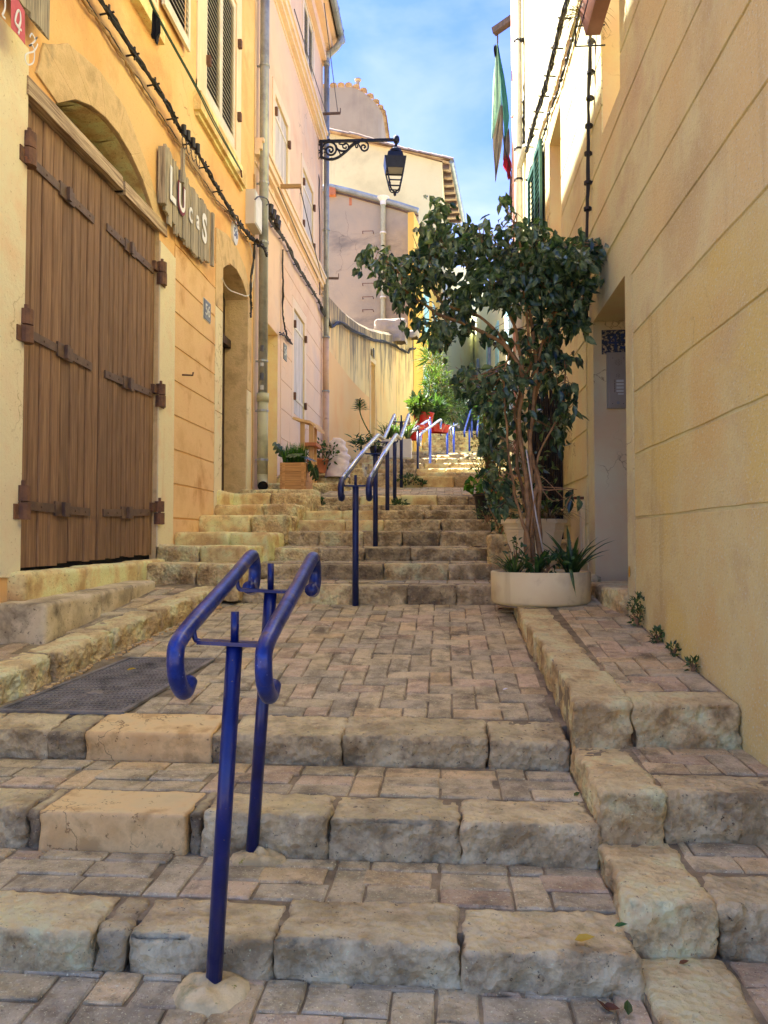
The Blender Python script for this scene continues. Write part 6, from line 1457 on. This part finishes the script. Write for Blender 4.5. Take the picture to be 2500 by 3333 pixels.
# underplanting in the tub
strap_plant('spider_plant', (TX - .2, TY - .18, TZ + .21), 46, .22, .016, 'leaf_mid', 'tuft of narrow green leaves at the left side of the round tub', 'plant', .8, 1.1, 2)
strap_plant('strap_leaf_plant', (TX + .20, TY - .12, TZ + .21), 30, .36, .030, 'leaf_mid', 'arching broad strap-leaved plant at the right side of the round tub', 'plant', .9, 1.0, 4)
strap_plant('strap_leaf_plant', (TX - .05, TY - .22, TZ + .21), 14, .26, .03, 'leaf_dark', 'dark strap leaves in front of the ficus stems in the tub', 'plant', .9, 1.1, 6)
bush('leafy_weed', (TX + .02, TY - .22, TZ + .30), (.20, .07, .07), 90, .06, .034, 'leaf_dark', None, 'low broad-leaved weeds at the front rim of the tub', 'plant', 5, stems=6)
bush('leafy_weed', (TX - .17, TY - .05, TZ + .38), (.07, .06, .10), 40, .05, .022, 'leaf_mid', None, 'thin upright seedling beside the ficus stems in the tub', 'plant', 8, stems=5)
mb = MB()
for k, pts in enumerate([[(1905, 1870), (1920, 1905)], [(1860, 1850), (1880, 1960), (1935, 2030)][:2]]): pass
lf = MB(); vs = []; pp = smooth_path([P(1757, 1852, TY - .33), P(1760, 1862, TY - .36), P(1767, 1900, TY - .37), P(1776, 1942, TY - .37)], 4)
for i, q_ in enumerate(pp): ww = .022 * math.sin(PI * min(1, .15 + i / len(pp))) + .001; vs += [q_ - Vector((ww/2, 0, 0)), q_ - Vector((0, .003, 0)), q_ + Vector((ww/2, 0, 0))]
lf.add([v + Vector((.22, 0, 0)) * 0 + (P(1855, 1852, TY - .3) - P(1757, 1852, TY - .3)) for v in vs], [(3*i+t, 3*i+t+1, 3*i+4+t, 3*i+3+t) for i in range(len(pp)-1) for t in range(2)])
tag(lf.obj('hanging_leaf', M['leaf_mid']), 'single long leaf hanging down the right front of the round tub', 'leaf')
# cream pot behind the tub and its trailing plant
pc = (.735, 6.52, -.27); cp = pot('planter_pot', pc, .18, .26, .44, 'pot_cream', 'cream plastic planter with ribbed collar standing behind the round tub', 'flower pot', 10, .022)
MB().lathe(pc, [(.243, .33), (.252, .335), (.252, .345), (.246, .35), (.256, .36), (.256, .37), (.25, .375)], 10).obj('collar', M['pot_cream'], cp)
strap_plant('trailing_plant', (pc[0] + .12, pc[1] - .12, pc[2] + .44), 60, .34, .009, 'dry', 'dry trailing plant hanging over the rim of the cream planter', 'plant', .35, 1.0, 9, arch=1.1)
strap_plant('spiky_plant', (pc[0] + .12, pc[1], pc[2] + .42), 34, .24, .012, 'leaf_olive', 'pale spiky leaves in the cream planter', 'plant', .7, 1.1, 10)
# dark reed screen by the wall
rs = empty('reed_screen', (1.0, 7.6, .0), 'tall dark reed screen against the wall behind the tree', 'screen')
for k in range(15):
    x = .83 + .022 * k; MB().tube([(x, 7.62 + .01 * (k % 2), .0), (x + random.uniform(-.006, .006), 7.62, 1.45 + random.uniform(-.05, .25))], .0098, 6).obj('reed', M['reed'], rs)
slab(MB(), PR, 7.66, 7.69, -.1, 1.4, .01, .34).obj('backing', M['reed'], rs)
# plants in the right-hand corner further up
p1 = pot('flower_pot', (.44, 8.1, .208), .11, .14, .27, 'black_pot', 'black plastic pot with bright green plant on the right side of the steps'); bush('x', (.42, 8.05, .58), (.20, .16, .14), 160, .08, .05, 'leaf_bright', p1, seed=21)
p2 = pot('flower_pot', (.52, 8.9, .405), .12, .15, .24, 'terracotta', 'terracotta pot half hidden behind the black pot on the right'); bush('x', (.5, 8.8, .95), (.24, .16, .35), 260, .07, .02, 'leaf_olive', p2, seed=22, stems=30, bark='dry')
bush('dry_shrub', (.58, 9.7, 1.35), (.24, .25, .48), 260, .05, .012, 'leaf_olive', None, 'thin twiggy shrub left of the ficus against the sunlit steps', 'shrub', 23, stems=70, root=(.6, 9.8, .6), bark='dry')
bush('fern_clump', (.40, 7.55, .27), (.12, .12, .10), 150, .06, .010, 'leaf_mid', None, 'feathery green clump at the right end of the steps', 'plant', 24)
bush('dark_shrub', (.80, 7.3, .45), (.26, .2, .45), 260, .08, .04, 'ficus', None, 'dark leafy shrub crowded behind the ficus stems', 'shrub', 25, root=(.8, 7.3, 0))
bush('dark_shrub', (.50, 6.75, .30), (.14, .14, .26), 120, .08, .042, 'ficus', None, 'small dark shrub at the left foot of the ficus above the cream planter', 'shrub', 26, root=(.5, 6.8, .0))
# gas meter door, conduit, intercom, plaque
mt = empty('meter_box', (XR, 6.75, .1), 'white meter box door set in the wall right of the tree', 'meter box')
slab(MB(), PR, 6.47, 7.05, -.16, .33, .009, .03).obj('frame', M['reveal'], mt); slab(MB(), PR, 6.51, 7.01, -.12, .29, .03, .038).obj('door', M['pot_cream'], mt); slab(MB(), PR, 6.50, 6.58, .34, .36, .0, .09).obj('bracket', M['rust'], mt)
cd = empty('conduit', (XR - .05, 6.3, 1.2), 'black conduit running up the right wall beside the door', 'conduit')
pth = [R(1907, 1090, .04), R(1905, 1000, .04), R(1910, 780, .04), R(1913, 520, .045), R(1917, 250, .05), R(1922, 60, .05), R(1925, -60, .05)]
MB().tube(smooth_path(pth[:3], 5), .024, 8).obj('sleeve', M['cable'], cd, True); bundle(pth[2:], 4, .012, .009, seed=31).obj('cables', M['cable'], cd)
for (x, y) in ((1906, 1040), (1909, 850), (1912, 680), (1913, 595), (1914, 500), (1916, 410), (1920, 320), (1922, 235), (1923, 135)):
    p = R(x, y, .04); mb = MB(); mb.tube([p + Vector((0, 0, -.012)), p + Vector((0, 0, .012))], .029, 8); mb.bar(p, p + Vector((.04, 0, 0)), .02, .02); mb.obj('clip', M['cable'], cd)
c7 = empty('cable_bundle', (XR - .06, 8.5, 5.2), 'thick black cable bundle with spiked clips rising along the right wall', 'cables')
pts = [R(x, y, .09) for x, y in ((1858, -60), (1840, 20), (1820, 95), (1803, 165), (1787, 232), (1771, 290), (1752, 350), (1735, 405), (1722, 460), (1713, 492))]
bundle(pts, 5, .03, .013, seed=33).obj('cables', M['cable'], c7); mb = MB(); spikes(mb, pts, .46, 0, seed=5, wallx=XR); mb.obj('clips', M['cable'], c7)['kind'] = 'stuff'
c8 = empty('cable', (XR - .03, 7.5, 4.6), 'thin knotted cable rising along the right wall below the thick bundle', 'cables')
pts = [R(x, y, .03) for x, y in ((1895, 10), (1880, 60), (1862, 130), (1845, 193), (1826, 260), (1807, 318), (1787, 370), (1776, 420), (1763, 462), (1748, 500), (1730, 545), (1715, 585))]
bundle(pts, 2, .014, .008, seed=35).obj('cables', M['cable'], c8)
mb = MB()
for p in pts[1:]: ball(mb, p, .022, 6, 4)
mb.obj('clips', M['cable'], c8)['kind'] = 'stuff'
c9 = empty('cable', (XR - .15, 11.2, 6), 'looped grey and black cables tied beside the white drainpipe', 'cables')
bundle([P(x, y, 10.9) for x, y in ((1692, 130), (1700, 128), (1710, 160), (1707, 250), (1705, 350), (1702, 450), (1706, 500), (1715, 500), (1720, 470), (1722, 400))], 4, .03, .012, seed=36).obj('cables', M['cable'], c9)
ic = empty('intercom', (1.3, 6.07, 1.2), 'metal intercom panel with seven name buttons in the doorway reveal', 'intercom')
YI = 6.085
def IP(x, y, d=0): return P(1900 + x / 5.53, 1000 + y / 5.53, YI - d)
def ibox(x0, y0, x1, y1, d0, d1, nm, m):
    a = IP(x0, y1, d0); b_ = IP(x1, y0, d0); mb = MB(); mb.box((a.x, YI - d1, a.z), (b_.x, YI - d0, b_.z)); return mb.obj(nm, M[m], ic)
ibox(415, 820, 900, 1830, 0, .028, 'housing', 'intercom'); ibox(470, 850, 870, 1795, .028, .034, 'front_plate', 'intercom')
mb = MB()
for (cx_, cy_, R_) in ((622, 992, 2.4), (620, 1228, 1.3)):
    for i in range(-3, 4):
        for j in range(-3, 4):
            x = cx_ + i * 27; y = cy_ + j * 27 + (13 if i % 2 else 0)
            if math.hypot((x - cx_) / 27, (y - cy_) / 27) < R_: p = IP(x, y, .0345); mb.tube([p, p - Vector((0, .0012, 0))], .0022, 6)
mb.obj('speaker_holes', M['black'], ic)['kind'] = 'stuff'
for k, y in enumerate((1305, 1365, 1425, 1485)):
    ibox(590, y, 720, y + 42, .034, .037, 'name_label', 'number_white'); ibox(590, y + 48, 720, y + 52, .034, .036, 'divider', 'black')
    for dy in (0, 28): p = IP(555, y + 8 + dy, .034); MB().tube([p, p - Vector((0, .004, 0))], .0035, 8).obj('button', M['strap'], ic)
ibox(620, 1545, 720, 1575, .034, .037, 'name_label', 'number_white'); p = IP(622, 1720, .034); MB().tube([p, p - Vector((0, .004, 0))], .012, 14).obj('key_switch', M['zinc'], ic)
for x, y in ((525, 915), (720, 915), (520, 1735), (718, 1735)): p = IP(x, y, .034); MB().tube([p, p - Vector((0, .002, 0))], .003, 6).obj('screw', M['black'], ic)
pl = empty('house_number', (1.3, 6.07, 1.5), 'badly peeled navy number plate above the intercom', 'house number')
a = IP(325, 850); b_ = IP(930, 405); mb = MB(); mb.box((a.x, YI - .008, a.z), (b_.x, YI, b_.z)); mb.obj('plate', M['plaque'], pl)
def tflat(body, size, cx, cz, y, m, parent):
    cu = bpy.data.curves.new('digits', 'FONT'); cu.body = body; cu.size = size; cu.align_x = 'CENTER'; cu.align_y = 'CENTER'; cu.extrude = .001
    t = bpy.data.objects.new('digits', cu); C.objects.link(t); me = bpy.data.meshes.new_from_object(t.evaluated_get(bpy.context.evaluated_depsgraph_get())); bpy.data.objects.remove(t)
    for vv in me.vertices: x, y_, z = vv.co; vv.co = (cx + x, y - z, cz + y_)
    me.materials.clear(); return link('digits', me, m, parent)
tflat('45', .17, (a.x + b_.x) / 2, (a.z + b_.z) / 2, YI - .009, M['enamel_blue'], pl)
p = R(2049, 1860, .012); mb = MB(); mb.lathe((0, 0, 0), [(.0001, 0), (.022, 0), (.022, .004), (.0001, .004)], 14); mb2 = MB(); mb2.add([p + Vector((-v_[2], v_[0] * .6, v_[1] * 1.6)) for v_ in [Vector(q_) for q_ in mb.v]], mb.f); tag(mb2.obj('badge', M['yellow_badge']), 'small oval yellow badge at the door corner of the right wall', 'badge')

# flower box under the window on the right, beam, board and washing
fb_ = empty('window_box', (XR - .15, 5.3, 3.62), 'brown plastic window box on a wire bracket at the top of the right wall', 'window box')
mb = MB(); z0_ = 3.60
mb.add([(XR - .15, 5.02, z0_), (XR - .05, 5.02, z0_), (XR - .05, 5.46, z0_), (XR - .15, 5.46, z0_), (XR - .19, 4.98, z0_ + .2), (XR - .02, 4.98, z0_ + .2), (XR - .02, 5.50, z0_ + .2), (XR - .19, 5.50, z0_ + .2)], [(0,3,2,1), (0,1,5,4), (1,2,6,5), (2,3,7,6), (3,0,4,7), (4,5,6,7)]); mb.obj('box', M['brown_pot'], fb_)
mb = MB(); pw = [Vector(q_) for q_ in ((XR, 4.96, z0_ + .12), (XR - .21, 4.96, z0_ + .12), (XR - .21, 5.53, z0_ + .12), (XR, 5.53, z0_ + .12))]; mb.tube(pw, .006, 5); mb.tube([v - Vector((0, 0, .15)) for v in pw], .006, 5); mb.tube([pw[1], pw[1] - Vector((0, 0, .15))], .006, 5); mb.tube([pw[2], pw[2] - Vector((0, 0, .15))], .006, 5); mb.obj('bracket', M['iron'], fb_)
strap_plant('trailing_plant', (XR - .17, 5.52, z0_ + .2), 70, .24, .006, 'dry', 'dry trailing stems hanging from the brown window box', 'plant', .1, 1.0, 41, arch=1.3)
bm_ = MB(); a = P(1607, 104, 11.75); b_ = Vector((XR, 11.5, a.z + .1)); bm_.bar(a, b_, .10, .10); bm_.tube([a + Vector((.06, 0, -.03)), a + Vector((.06, 0, -.3))], .012, 6); tag(bm_.obj('beam', M['board']), 'wooden beam sticking out over the alley at the end of the right-hand house', 'beam')
mb = MB(); vs = [P(1662, 124, 11.72), P(1700, 112, 11.72), P(1700, 268, 11.72), P(1684, 270, 11.72)]; mb.add(vs + [v + Vector((0, .04, 0)) for v in vs], [(0,1,2,3), (7,6,5,4), (0,4,5,1), (1,5,6,2), (2,6,7,3), (3,7,4,0)]); tag(mb.obj('wooden_board', M['board']), 'tapering brown board fixed at the end of the right-hand house', 'board')
G = lambda x, y: (1560 + x / 2.95, y / 2.95)
fl = empty('hanging_cloth', tuple(P(*G(165, 430), 11.7)), 'long pale green cloth hanging from the beam', 'cloth')
def clothp(name, rows, m, parent, Yc_=11.7, amp=.05, seed=0):
    r2 = [(G(l_, y)[0], G(r_, y)[0], G(0, y)[1]) for l_, r_, y in rows]; o = cloth(name, r2, Yc_, M[m], None, None, amp, .01, seed); o.parent = parent; o.location = -worldloc(parent); return o
clothp('light_panel', [(150, 175, 430), (150, 190, 560), (135, 205, 760), (130, 212, 960), (125, 205, 1100), (122, 160, 1250), (120, 135, 1330)], 'cloth_light', fl)
clothp('dark_panel', [(168, 180, 430), (185, 200, 560), (205, 240, 760), (215, 270, 960), (225, 288, 1130), (235, 280, 1220), (238, 258, 1310)], 'cloth_green', fl, 11.72, .05, 2)
clothp('brown_panel', [(205, 222, 1010), (160, 228, 1200), (130, 225, 1330), (130, 215, 1420), (140, 195, 1540), (150, 172, 1660), (153, 160, 1740)], 'cloth_brown', fl, 11.68, .05, 3)
clothp('knot', [(140, 165, 435), (138, 168, 480), (145, 162, 540)], 'cloth_black', fl, 11.66, .03, 3)
cl2 = tag(clothp('hanging_garment', [(240, 290, 1240), (235, 300, 1360), (232, 300, 1450), (228, 280, 1530)], 'cloth_brown', fl, 11.8, .05, 5), None)
for nm, rows, m, lab in (('red_garment', [(250, 280, 1490), (230, 310, 1560), (225, 315, 1600), (262, 300, 1640), (268, 310, 1700), (280, 300, 1720)], 'cloth_red', 'red garment bunched up among the washing by the pipes'),
                         ('pale_garment', [(295, 320, 1700), (290, 335, 1800), (285, 345, 1880), (300, 345, 1900)], 'cloth_pale', 'pale pink garment hanging below the red one'),
                         ('dark_garment', [(285, 345, 1880), (290, 340, 1980), (300, 338, 2090)], 'cloth_black', 'dark garment at the bottom of the hanging washing')):
    r2 = [(G(l_, y)[0], G(r_, y)[0], G(0, y)[1]) for l_, r_, y in rows]; cloth(nm, r2, 11.78, M[m], lab, 'garment', .05, .01, 4)
mb = MB(); mb.tube([a + Vector((.06, 0, -.25)), P(1640, 470, 11.75), P(1665, 560, 11.7), P(1672, 720, 11.7)], .008, 5); tag(mb.obj('washing_line', M['cable']), 'thin line from the beam holding the washing', 'line')
# green open shutters
for (u0, u1, nm) in ((8.80, 9.18, 'green louvred shutter leaf standing open on the right wall, nearer one'), (9.24, 9.34, 'edge-on green shutter frame behind the nearer green leaf')):
    rt_ = empty('green_shutter', PR(u0, 3.2, .03), nm, 'shutter')
    s_ = louvre_leaf(rt_, (lambda u, v, d, u0=u0: Vector((XR - .02 - d - (u - u0) * .06, u, v))), u0, u1 if u1 - u0 > .2 else u0 + .55, 3.05, 4.62, .02, M['shutter_green'], .07)

# ------------------------------------------------------------------ left side things up the steps
wp = empty('wooden_planter', (-1.95, 10.0, .65), 'square planter built of pine boards filled with grass by the pink house', 'planter')
a = P(911, 1608, 9.75); b_ = P(996, 1505, 9.75); pz0, pz1 = a.z - .0, b_.z; px0, px1 = a.x, b_.x; py0, py1 = 9.75, 10.25
for k in range(3):
    z0_, z1_ = pz0 + .05 + (pz1 - pz0 - .05) * k / 3 + .004, pz0 + .05 + (pz1 - pz0 - .05) * (k + 1) / 3
    for (lo, hi) in (((px0, py0, z0_), (px1, py0 + .025, z1_)), ((px0, py1 - .025, z0_), (px1, py1, z1_)), ((px1 - .025, py0 + .026, z0_), (px1 - .001, py1 - .026, z1_)), ((px0, py0 + .026, z0_), (px0 + .025, py1 - .026, z1_))):
        mb = MB(); mb.box(lo, hi); mb.obj('board', M['planter_wood'], wp)
for x in (px0 + .03, px1 - .06): mb = MB(); mb.box((x, py0 - .012, pz0 + .05), (x + .035, py0 - .001, pz1)); mb.obj('batten', M['planter_wood'], wp)
mb = MB(); mb.box((px0 + .05, py0 + .03, pz0 - .06), (px1 - .05, py1 - .03, pz0 + .049)); mb.obj('foot', M['planter_wood'], wp)
mb = MB(); mb.box((px0 + .025, py0 + .025, pz1 - .06), (px1 - .025, py1 - .025, pz1 - .03)); mb.obj('soil', M['soil'], wp)
for k in range(5): strap_plant('grass', (px0 + .06 + .05 * k, py0 + .1 + .06 * (k % 3), pz1 - .03), 80, .30, .008, 'leaf_bright', None, None, 1.1, .5, 50 + k, wp, .5)
def big_leaf(mb, p, d, L_, W_, roll, cuts=5):
    R_ = rot_to(d, roll); vs = []; n = 12; pts = []
    for side in (-1, 1):
        for k in range(n + 1):
            t = k / n; wdt = W_ * .5 * math.sin(PI * min(1, t * .86 + .1)) ** .6; notch = .45 if (k % 3 == 1 and 1 < k < n - 1) else 1.0
            pts.append((side, t, wdt * notch))
    L2 = [R_ @ Vector((0, L_ * k / n, -.15 * L_ * (k / n) ** 2)) + p for k in range(n + 1)]
    for side in (-1, 1):
        e = [R_ @ Vector((side * q_[2], L_ * q_[1] * .96 + .02 * L_, -.15 * L_ * q_[1] ** 2 - .25 * q_[2])) + p for q_ in pts if q_[0] == side]
        fs = [(k, k + 1, n + 2 + k, n + 1 + k) for k in range(n)]; mb.add(L2 + e, fs if side > 0 else [f_[::-1] for f_ in fs])
mo = MB(); st = MB(); r0_ = Vector((px1 - .1, py0 + .15, pz1 - .04))
for (dx, dz, dd, l_) in ((-.16, .16, (.7, -.5, .05), .26), (.02, .14, (.9, -.3, -.2), .24), (.12, .05, (.6, -.4, -.8), .30), (.2, .0, (.5, -.5, -.9), .22), (-.2, .14, (-.5, -.4, .8), .22)):
    p = r0_ + Vector((dx, -.05, dz)); big_leaf(mo, p, dd, l_, l_ * .8, .3); st.tube([r0_, (r0_ + p) / 2 + Vector((0, 0, .05)), p], .005, 5)
ms_ = empty('swiss_cheese_plant', tuple(r0_), 'notched monstera leaves spilling over the right side of the pine planter', 'plant'); mo.obj('leaves', M['ficus'], ms_); st.obj('stems', M['leaf_mid'], ms_)
# stand with a curved top board
sd = empty('wooden_stand', (-1.75, 10.7, .75), 'pale wooden stand with curved board top behind the pine planter', 'stand')
Ys = 10.8
def SP(x, y, Y_=Ys): return P(850 + x / 3.687, 1250 + y / 3.687, Y_)
t_ = [SP(415, 405, 10.4), SP(520, 435, 10.55), SP(620, 455, 10.7), SP(680, 500, 10.8), SP(715, 550, 10.9)]
mb = MB(); vs = []
for q_ in t_: vs += [q_ + Vector((-.02, -.12, 0)), q_ + Vector((.02, .22, 0)), q_ + Vector((.02, .22, -.035)), q_ + Vector((-.02, -.12, -.035))]
mb.add(vs, [(4*k+i, 4*k+(i+1) % 4, 4*k+4+(i+1) % 4, 4*k+4+i) for k in range(4) for i in range(4)] + [(0,3,2,1), (16,17,18,19)]); mb.obj('top_board', M['stand_wood'], sd)
for (x0_, x1_, yt, yb, Y_) in ((468, 522, 450, 730, 10.5), (572, 630, 480, 1150, 10.65), (634, 668, 520, 1050, 10.85)):
    a, b_ = SP(x0_, yb, Y_), SP(x1_, yt, Y_); mb = MB(); mb.box((a.x, Y_, .78), (b_.x, Y_ + .03, b_.z)); mb.obj('upright', M['stand_wood'], sd)
mb = MB(); a, b_ = SP(510, 760, 10.75), SP(690, 720, 10.75); mb.box((a.x, 10.55, a.z), (b_.x, 11.0, b_.z)); mb.obj('shelf', M['terracotta'], sd)
# shrub pot, sack, small plants
pb = P(1035, 1540, 11.1); p3 = pot('flower_pot', (pb.x, 11.1, pb.z), .11, .15, .20, 'terracotta', 'terracotta pot with a round dark shrub beside the wooden stand'); q_ = P(1052, 1475, 11.1); bush('x', (q_.x, 11.1, q_.z), (.24, .2, .20), 330, .07, .028, 'leaf_dark', p3, seed=61, stems=16)
sk = MB(); c = P(1092, 1553, 11.25); vs = []; n = 22; kk = 18; H_ = .58
for j in range(kk + 1):
    t = j / kk; rr_ = (.19 * (1 - .25 * t) if t < .6 else .15 * (1 - (t - .6) * .8)) * (1 if t < .96 else .55)
    for i in range(n):
        a = 2*PI*i/n; w_ = noise.noise(Vector((math.cos(a) * 2, math.sin(a) * 2, t * 5))) * .05 + .022 * math.sin(t * 34 + 3 * math.cos(a)); r3 = rr_ + w_ * (.3 + t * .6)
        vs.append((c.x + .05 * (1-t) - .02 + r3 * math.cos(a) + .05 * t, c.y + r3 * math.sin(a) * .8, c.z + H_ * t))
sk.add(vs, [(j*n+i, j*n+(i+1) % n, (j+1)*n+(i+1) % n, (j+1)*n+i) for j in range(kk) for i in range(n)] + [tuple(kk*n+i for i in range(n))]); tag(sk.obj('rubble_sack', M['sack'], None, True), 'crumpled whitish plastic rubble sack leaning on the left steps', 'sack')
# tall euphorbia stem
q0 = P(1225, 1465, 13.6); eu = pot('flower_pot', (q0.x, 13.6, q0.z - .10), .09, .12, .16, 'black_pot', 'small black pot with a tall thin tufted stem before the orange wall')
st = MB(); pts = [P(x, y, 13.6) for x, y in ((1222, 1450), (1212, 1425), (1195, 1395), (1180, 1365), (1172, 1340), (1172, 1305))]; st.tube(smooth_path(pts, 3), .012, 6); st.tube([P(1215, 1450, 13.6), P(1205, 1425, 13.6), P(1203, 1400, 13.6)], .006, 5); st.obj('stem', M['leaf_olive'], eu)
lf = MB(); rr = random.Random(5)
for k in range(60): t = k / 60; p = pts[-1] * t + pts[-2] * (1-t) + Vector((0, 0, .02)); a = k * 2.4; add_leaf(lf, p, (math.cos(a), math.sin(a), .25), .17 * (1.1 - .5 * t), .035, 0)
for k in range(70): a = k * 2.4; add_leaf(lf, P(1178, 1445, 13.5) + Vector((rr.gauss(0, .08), 0, rr.gauss(0, .05))), (math.cos(a), math.sin(a), .6), .17, .04, 0)
for k in range(40): a = k * 2.4; add_leaf(lf, P(1232, 1452, 13.5) + Vector((rr.gauss(0, .06), 0, rr.gauss(0, .03))), (math.cos(a), math.sin(a), .6), .10, .03, 0)
lf.obj('foliage', M['leaf_dark'], eu)['kind'] = 'stuff'
q0 = P(1290, 1475, 15.0); wb = empty('white_planter', tuple(q0), 'white box planter with spiky yucca leaves in front of the curved wall', 'planter'); mb = MB(); mb.box((q0.x - .28, 14.85, q0.z - .1), (q0.x + .3, 15.15, P(1290, 1432, 15).z)); mb.obj('box', M['white_pot'], wb)
for k in range(4): strap_plant('yucca', (q0.x - .2 + .14 * k, 15.0, P(1290, 1432, 15).z - .02), 34, .50, .03, 'leaf_olive', None, None, 1.0, .9, 70 + k, wb, .75)
# red pots and the bushes behind them
for (px, py, pt_, Y_, r_, lab) in ((1353, 1432, 1385, 17.0, .2, 'lower red pot beside the third handrail'), (1379, 1398, 1345, 18.5, .25, 'upper tall red pot under the bamboo'), (1418, 1408, 1382, 19.5, .26, 'wide red tub right of the other red pots'), (1440, 1410, 1385, 20.5, .2, 'small red pot at the right of the row')):
    q0 = P(px, py, Y_); pot('flower_pot', tuple(q0), r_ * .72, r_, P(px, pt_, Y_).z - q0.z, 'red_pot', lab, 'flower pot', group='red pots up the steps')
for (cx, cy, rx, rz, Y_, n_, L_, W_, m_, lab, sd_) in ((1368, 1322, 30, 28, 18.3, 420, .22, .10, 'leaf_olive', 'broad-leaved plant above the left red pot', 80), (1425, 1270, 46, 90, 20, 1400, .24, .03, 'leaf_olive', 'tall feathery bamboo clump by the yellow house', 81), (1475, 1320, 42, 55, 22, 900, .26, .035, 'leaf_mid', 'bushy oleander right of the bamboo clump', 82), (1410, 1340, 34, 36, 19.4, 500, .28, .09, 'leaf_mid', 'large-leaved plant in the wide red tub', 83), (1405, 1165, 18, 45, 22, 300, .5, .03, 'leaf_olive', 'bright spiky palm tuft in front of the yellow wall', 84), (1590, 1330, 40, 50, 24, 700, .3, .06, 'leaf_mid', 'green bushes at the top right of the steps', 85)):
    c = P(cx, cy, Y_); bush('potted_shrub', tuple(c), (rx * Y_ / F, .4, rz * Y_ / F), n_, L_, W_, m_, None, lab, 'shrub', sd_, .3, 14)
# weeds and leaves on the ground
def weed(px, py, Y_, r_, h_, n_, lab, m_='leaf_dark', sd_=0, L_=.05):
    c = P(px, py, Y_); return bush('weed', (c.x, c.y, c.z + h_ * .5), (r_, r_ * .6, h_ * .6), n_, L_, L_ * .45, m_, None, lab, 'weed', sd_, .5, 8, root=(c.x, c.y, c.z))
weed(1330, 1574, 11.05, .17, .12, 260, 'dark ivy patch at the foot of the curved step below the third handrail', sd_=90); weed(1372, 1580, 11.05, .06, .06, 60, 'small weed right of the ivy patch', sd_=91)
weed(1295, 1655, 9.3, .12, .10, 160, 'weeds round the foot of a rail post on the upper flight', 'leaf_mid', 92); weed(1250, 1690, 8.6, .12, .06, 110, 'low weeds on the step left of the rail posts', 'leaf_olive', 93); weed(1040, 1655, 9.2, .05, .12, 90, 'weed in the corner of the left side steps', sd_=94)
pw_ = lambda Y_, z_: Vector((XR - .04, Y_, z_))
for (Y_, z_, r_, h_, n_, lab, sd_) in ((4.62, -.50, .075, .17, 120, 'largest green weed at the foot of the right wall', 95), (4.20, -.545, .045, .07, 50, 'second weed down the right wall foot', 96), (3.92, -.57, .03, .05, 24, 'third tiny weed at the right wall foot', 97), (3.62, -.60, .03, .06, 24, 'fourth small weed near the end of the right platform', 98)):
    c = pw_(Y_, z_); bush('weed', (c.x, c.y, c.z + h_ * .5), (r_ * .7, r_, h_ * .6), n_ * 2, .030, .014, 'leaf_mid', None, lab, 'weed', sd_, .5, 8, root=tuple(c))
def fallen(px, py, z, m_, L_, lab, roll=.2, ang=0):
    p = on(2, z, px, py); mb = MB(); add_leaf(mb, p + Vector((0, 0, .004)), (math.cos(ang), math.sin(ang), .06), L_, L_ * .45, roll, .25, -.12); tag(mb.obj('fallen_leaf', M[m_]), lab, 'leaf')
fallen(1870, 3065, -1.06, 'leaf_yellow', .055, 'yellow leaf lying on the lowest step', .3, .1); fallen(412, 2184, -.68, 'leaf_yellow', .05, 'yellow leaf lying on the iron cover', .3, .3)
fallen(1985, 3300, -1.165, 'leaf_brown', .05, 'curled brown leaf in the bottom right corner of the street', .6, 2.2); fallen(1960, 3280, -1.165, 'leaf_brown', .045, 'curled leaf left of the brown one by the kerb', .5, -.4); fallen(2045, 3310, -1.16, 'leaf_olive', .05, 'green leaf by the lowest kerb stone', .2, 1.4)
fallen(1868, 2594, -.93, 'leaf_olive', .035, 'greenish leaf at the right end of the middle tread', .4, .8); fallen(2210, 3142, -1.13, 'leaf_brown', .03, 'small red-brown leaf on the lowest kerb stone', .2, .3); fallen(1620, 1986, -.50, 'leaf_brown', .05, 'brown leaf by the tub foot', .3, .4)
fallen(1637, 2248, -.73, 'white_paint', .03, 'pale scrap on the landing', .1, .5); fallen(2000, 3020, -1.0, 'leaf_bright', .035, 'small bright leaf in the corner of the lowest step', .2, .1); fallen(2065, 1842, -.5, 'leaf_yellow', .04, 'x', .1, .3) if False else None
mb = MB(); rr = random.Random(2)
for k in range(90):
    t = rr.random(); p = Vector((-2.03 + .16 * t * 2.2 + rr.gauss(0, .012), 3.6 + t * 2.1, 0)); p.z = -.82 + (p.y - 3.2) * .1292 + .006; s_ = rr.uniform(.004, .012); mb.box(p - Vector((s_, s_, .004)), p + Vector((s_, s_ * .7, .005)))
o = mb.obj('rubble', M['new_stone']); tag(o, 'small rubble and crumbs along the left kerb foot', None, None, 'stuff')
mb = MB(); 
for k in range(60): p = Vector((.36 + rr.gauss(0, .07), 6.86 + rr.gauss(0, .03), -.065)); add_leaf(mb, p, (rr.gauss(0, 1), rr.gauss(0, 1), .1), .04, .018, rr.uniform(-.4, .4))
tag(mb.obj('dead_leaves', M['dry']), 'dead leaves gathered on a step beside the tree', None, None, 'stuff')
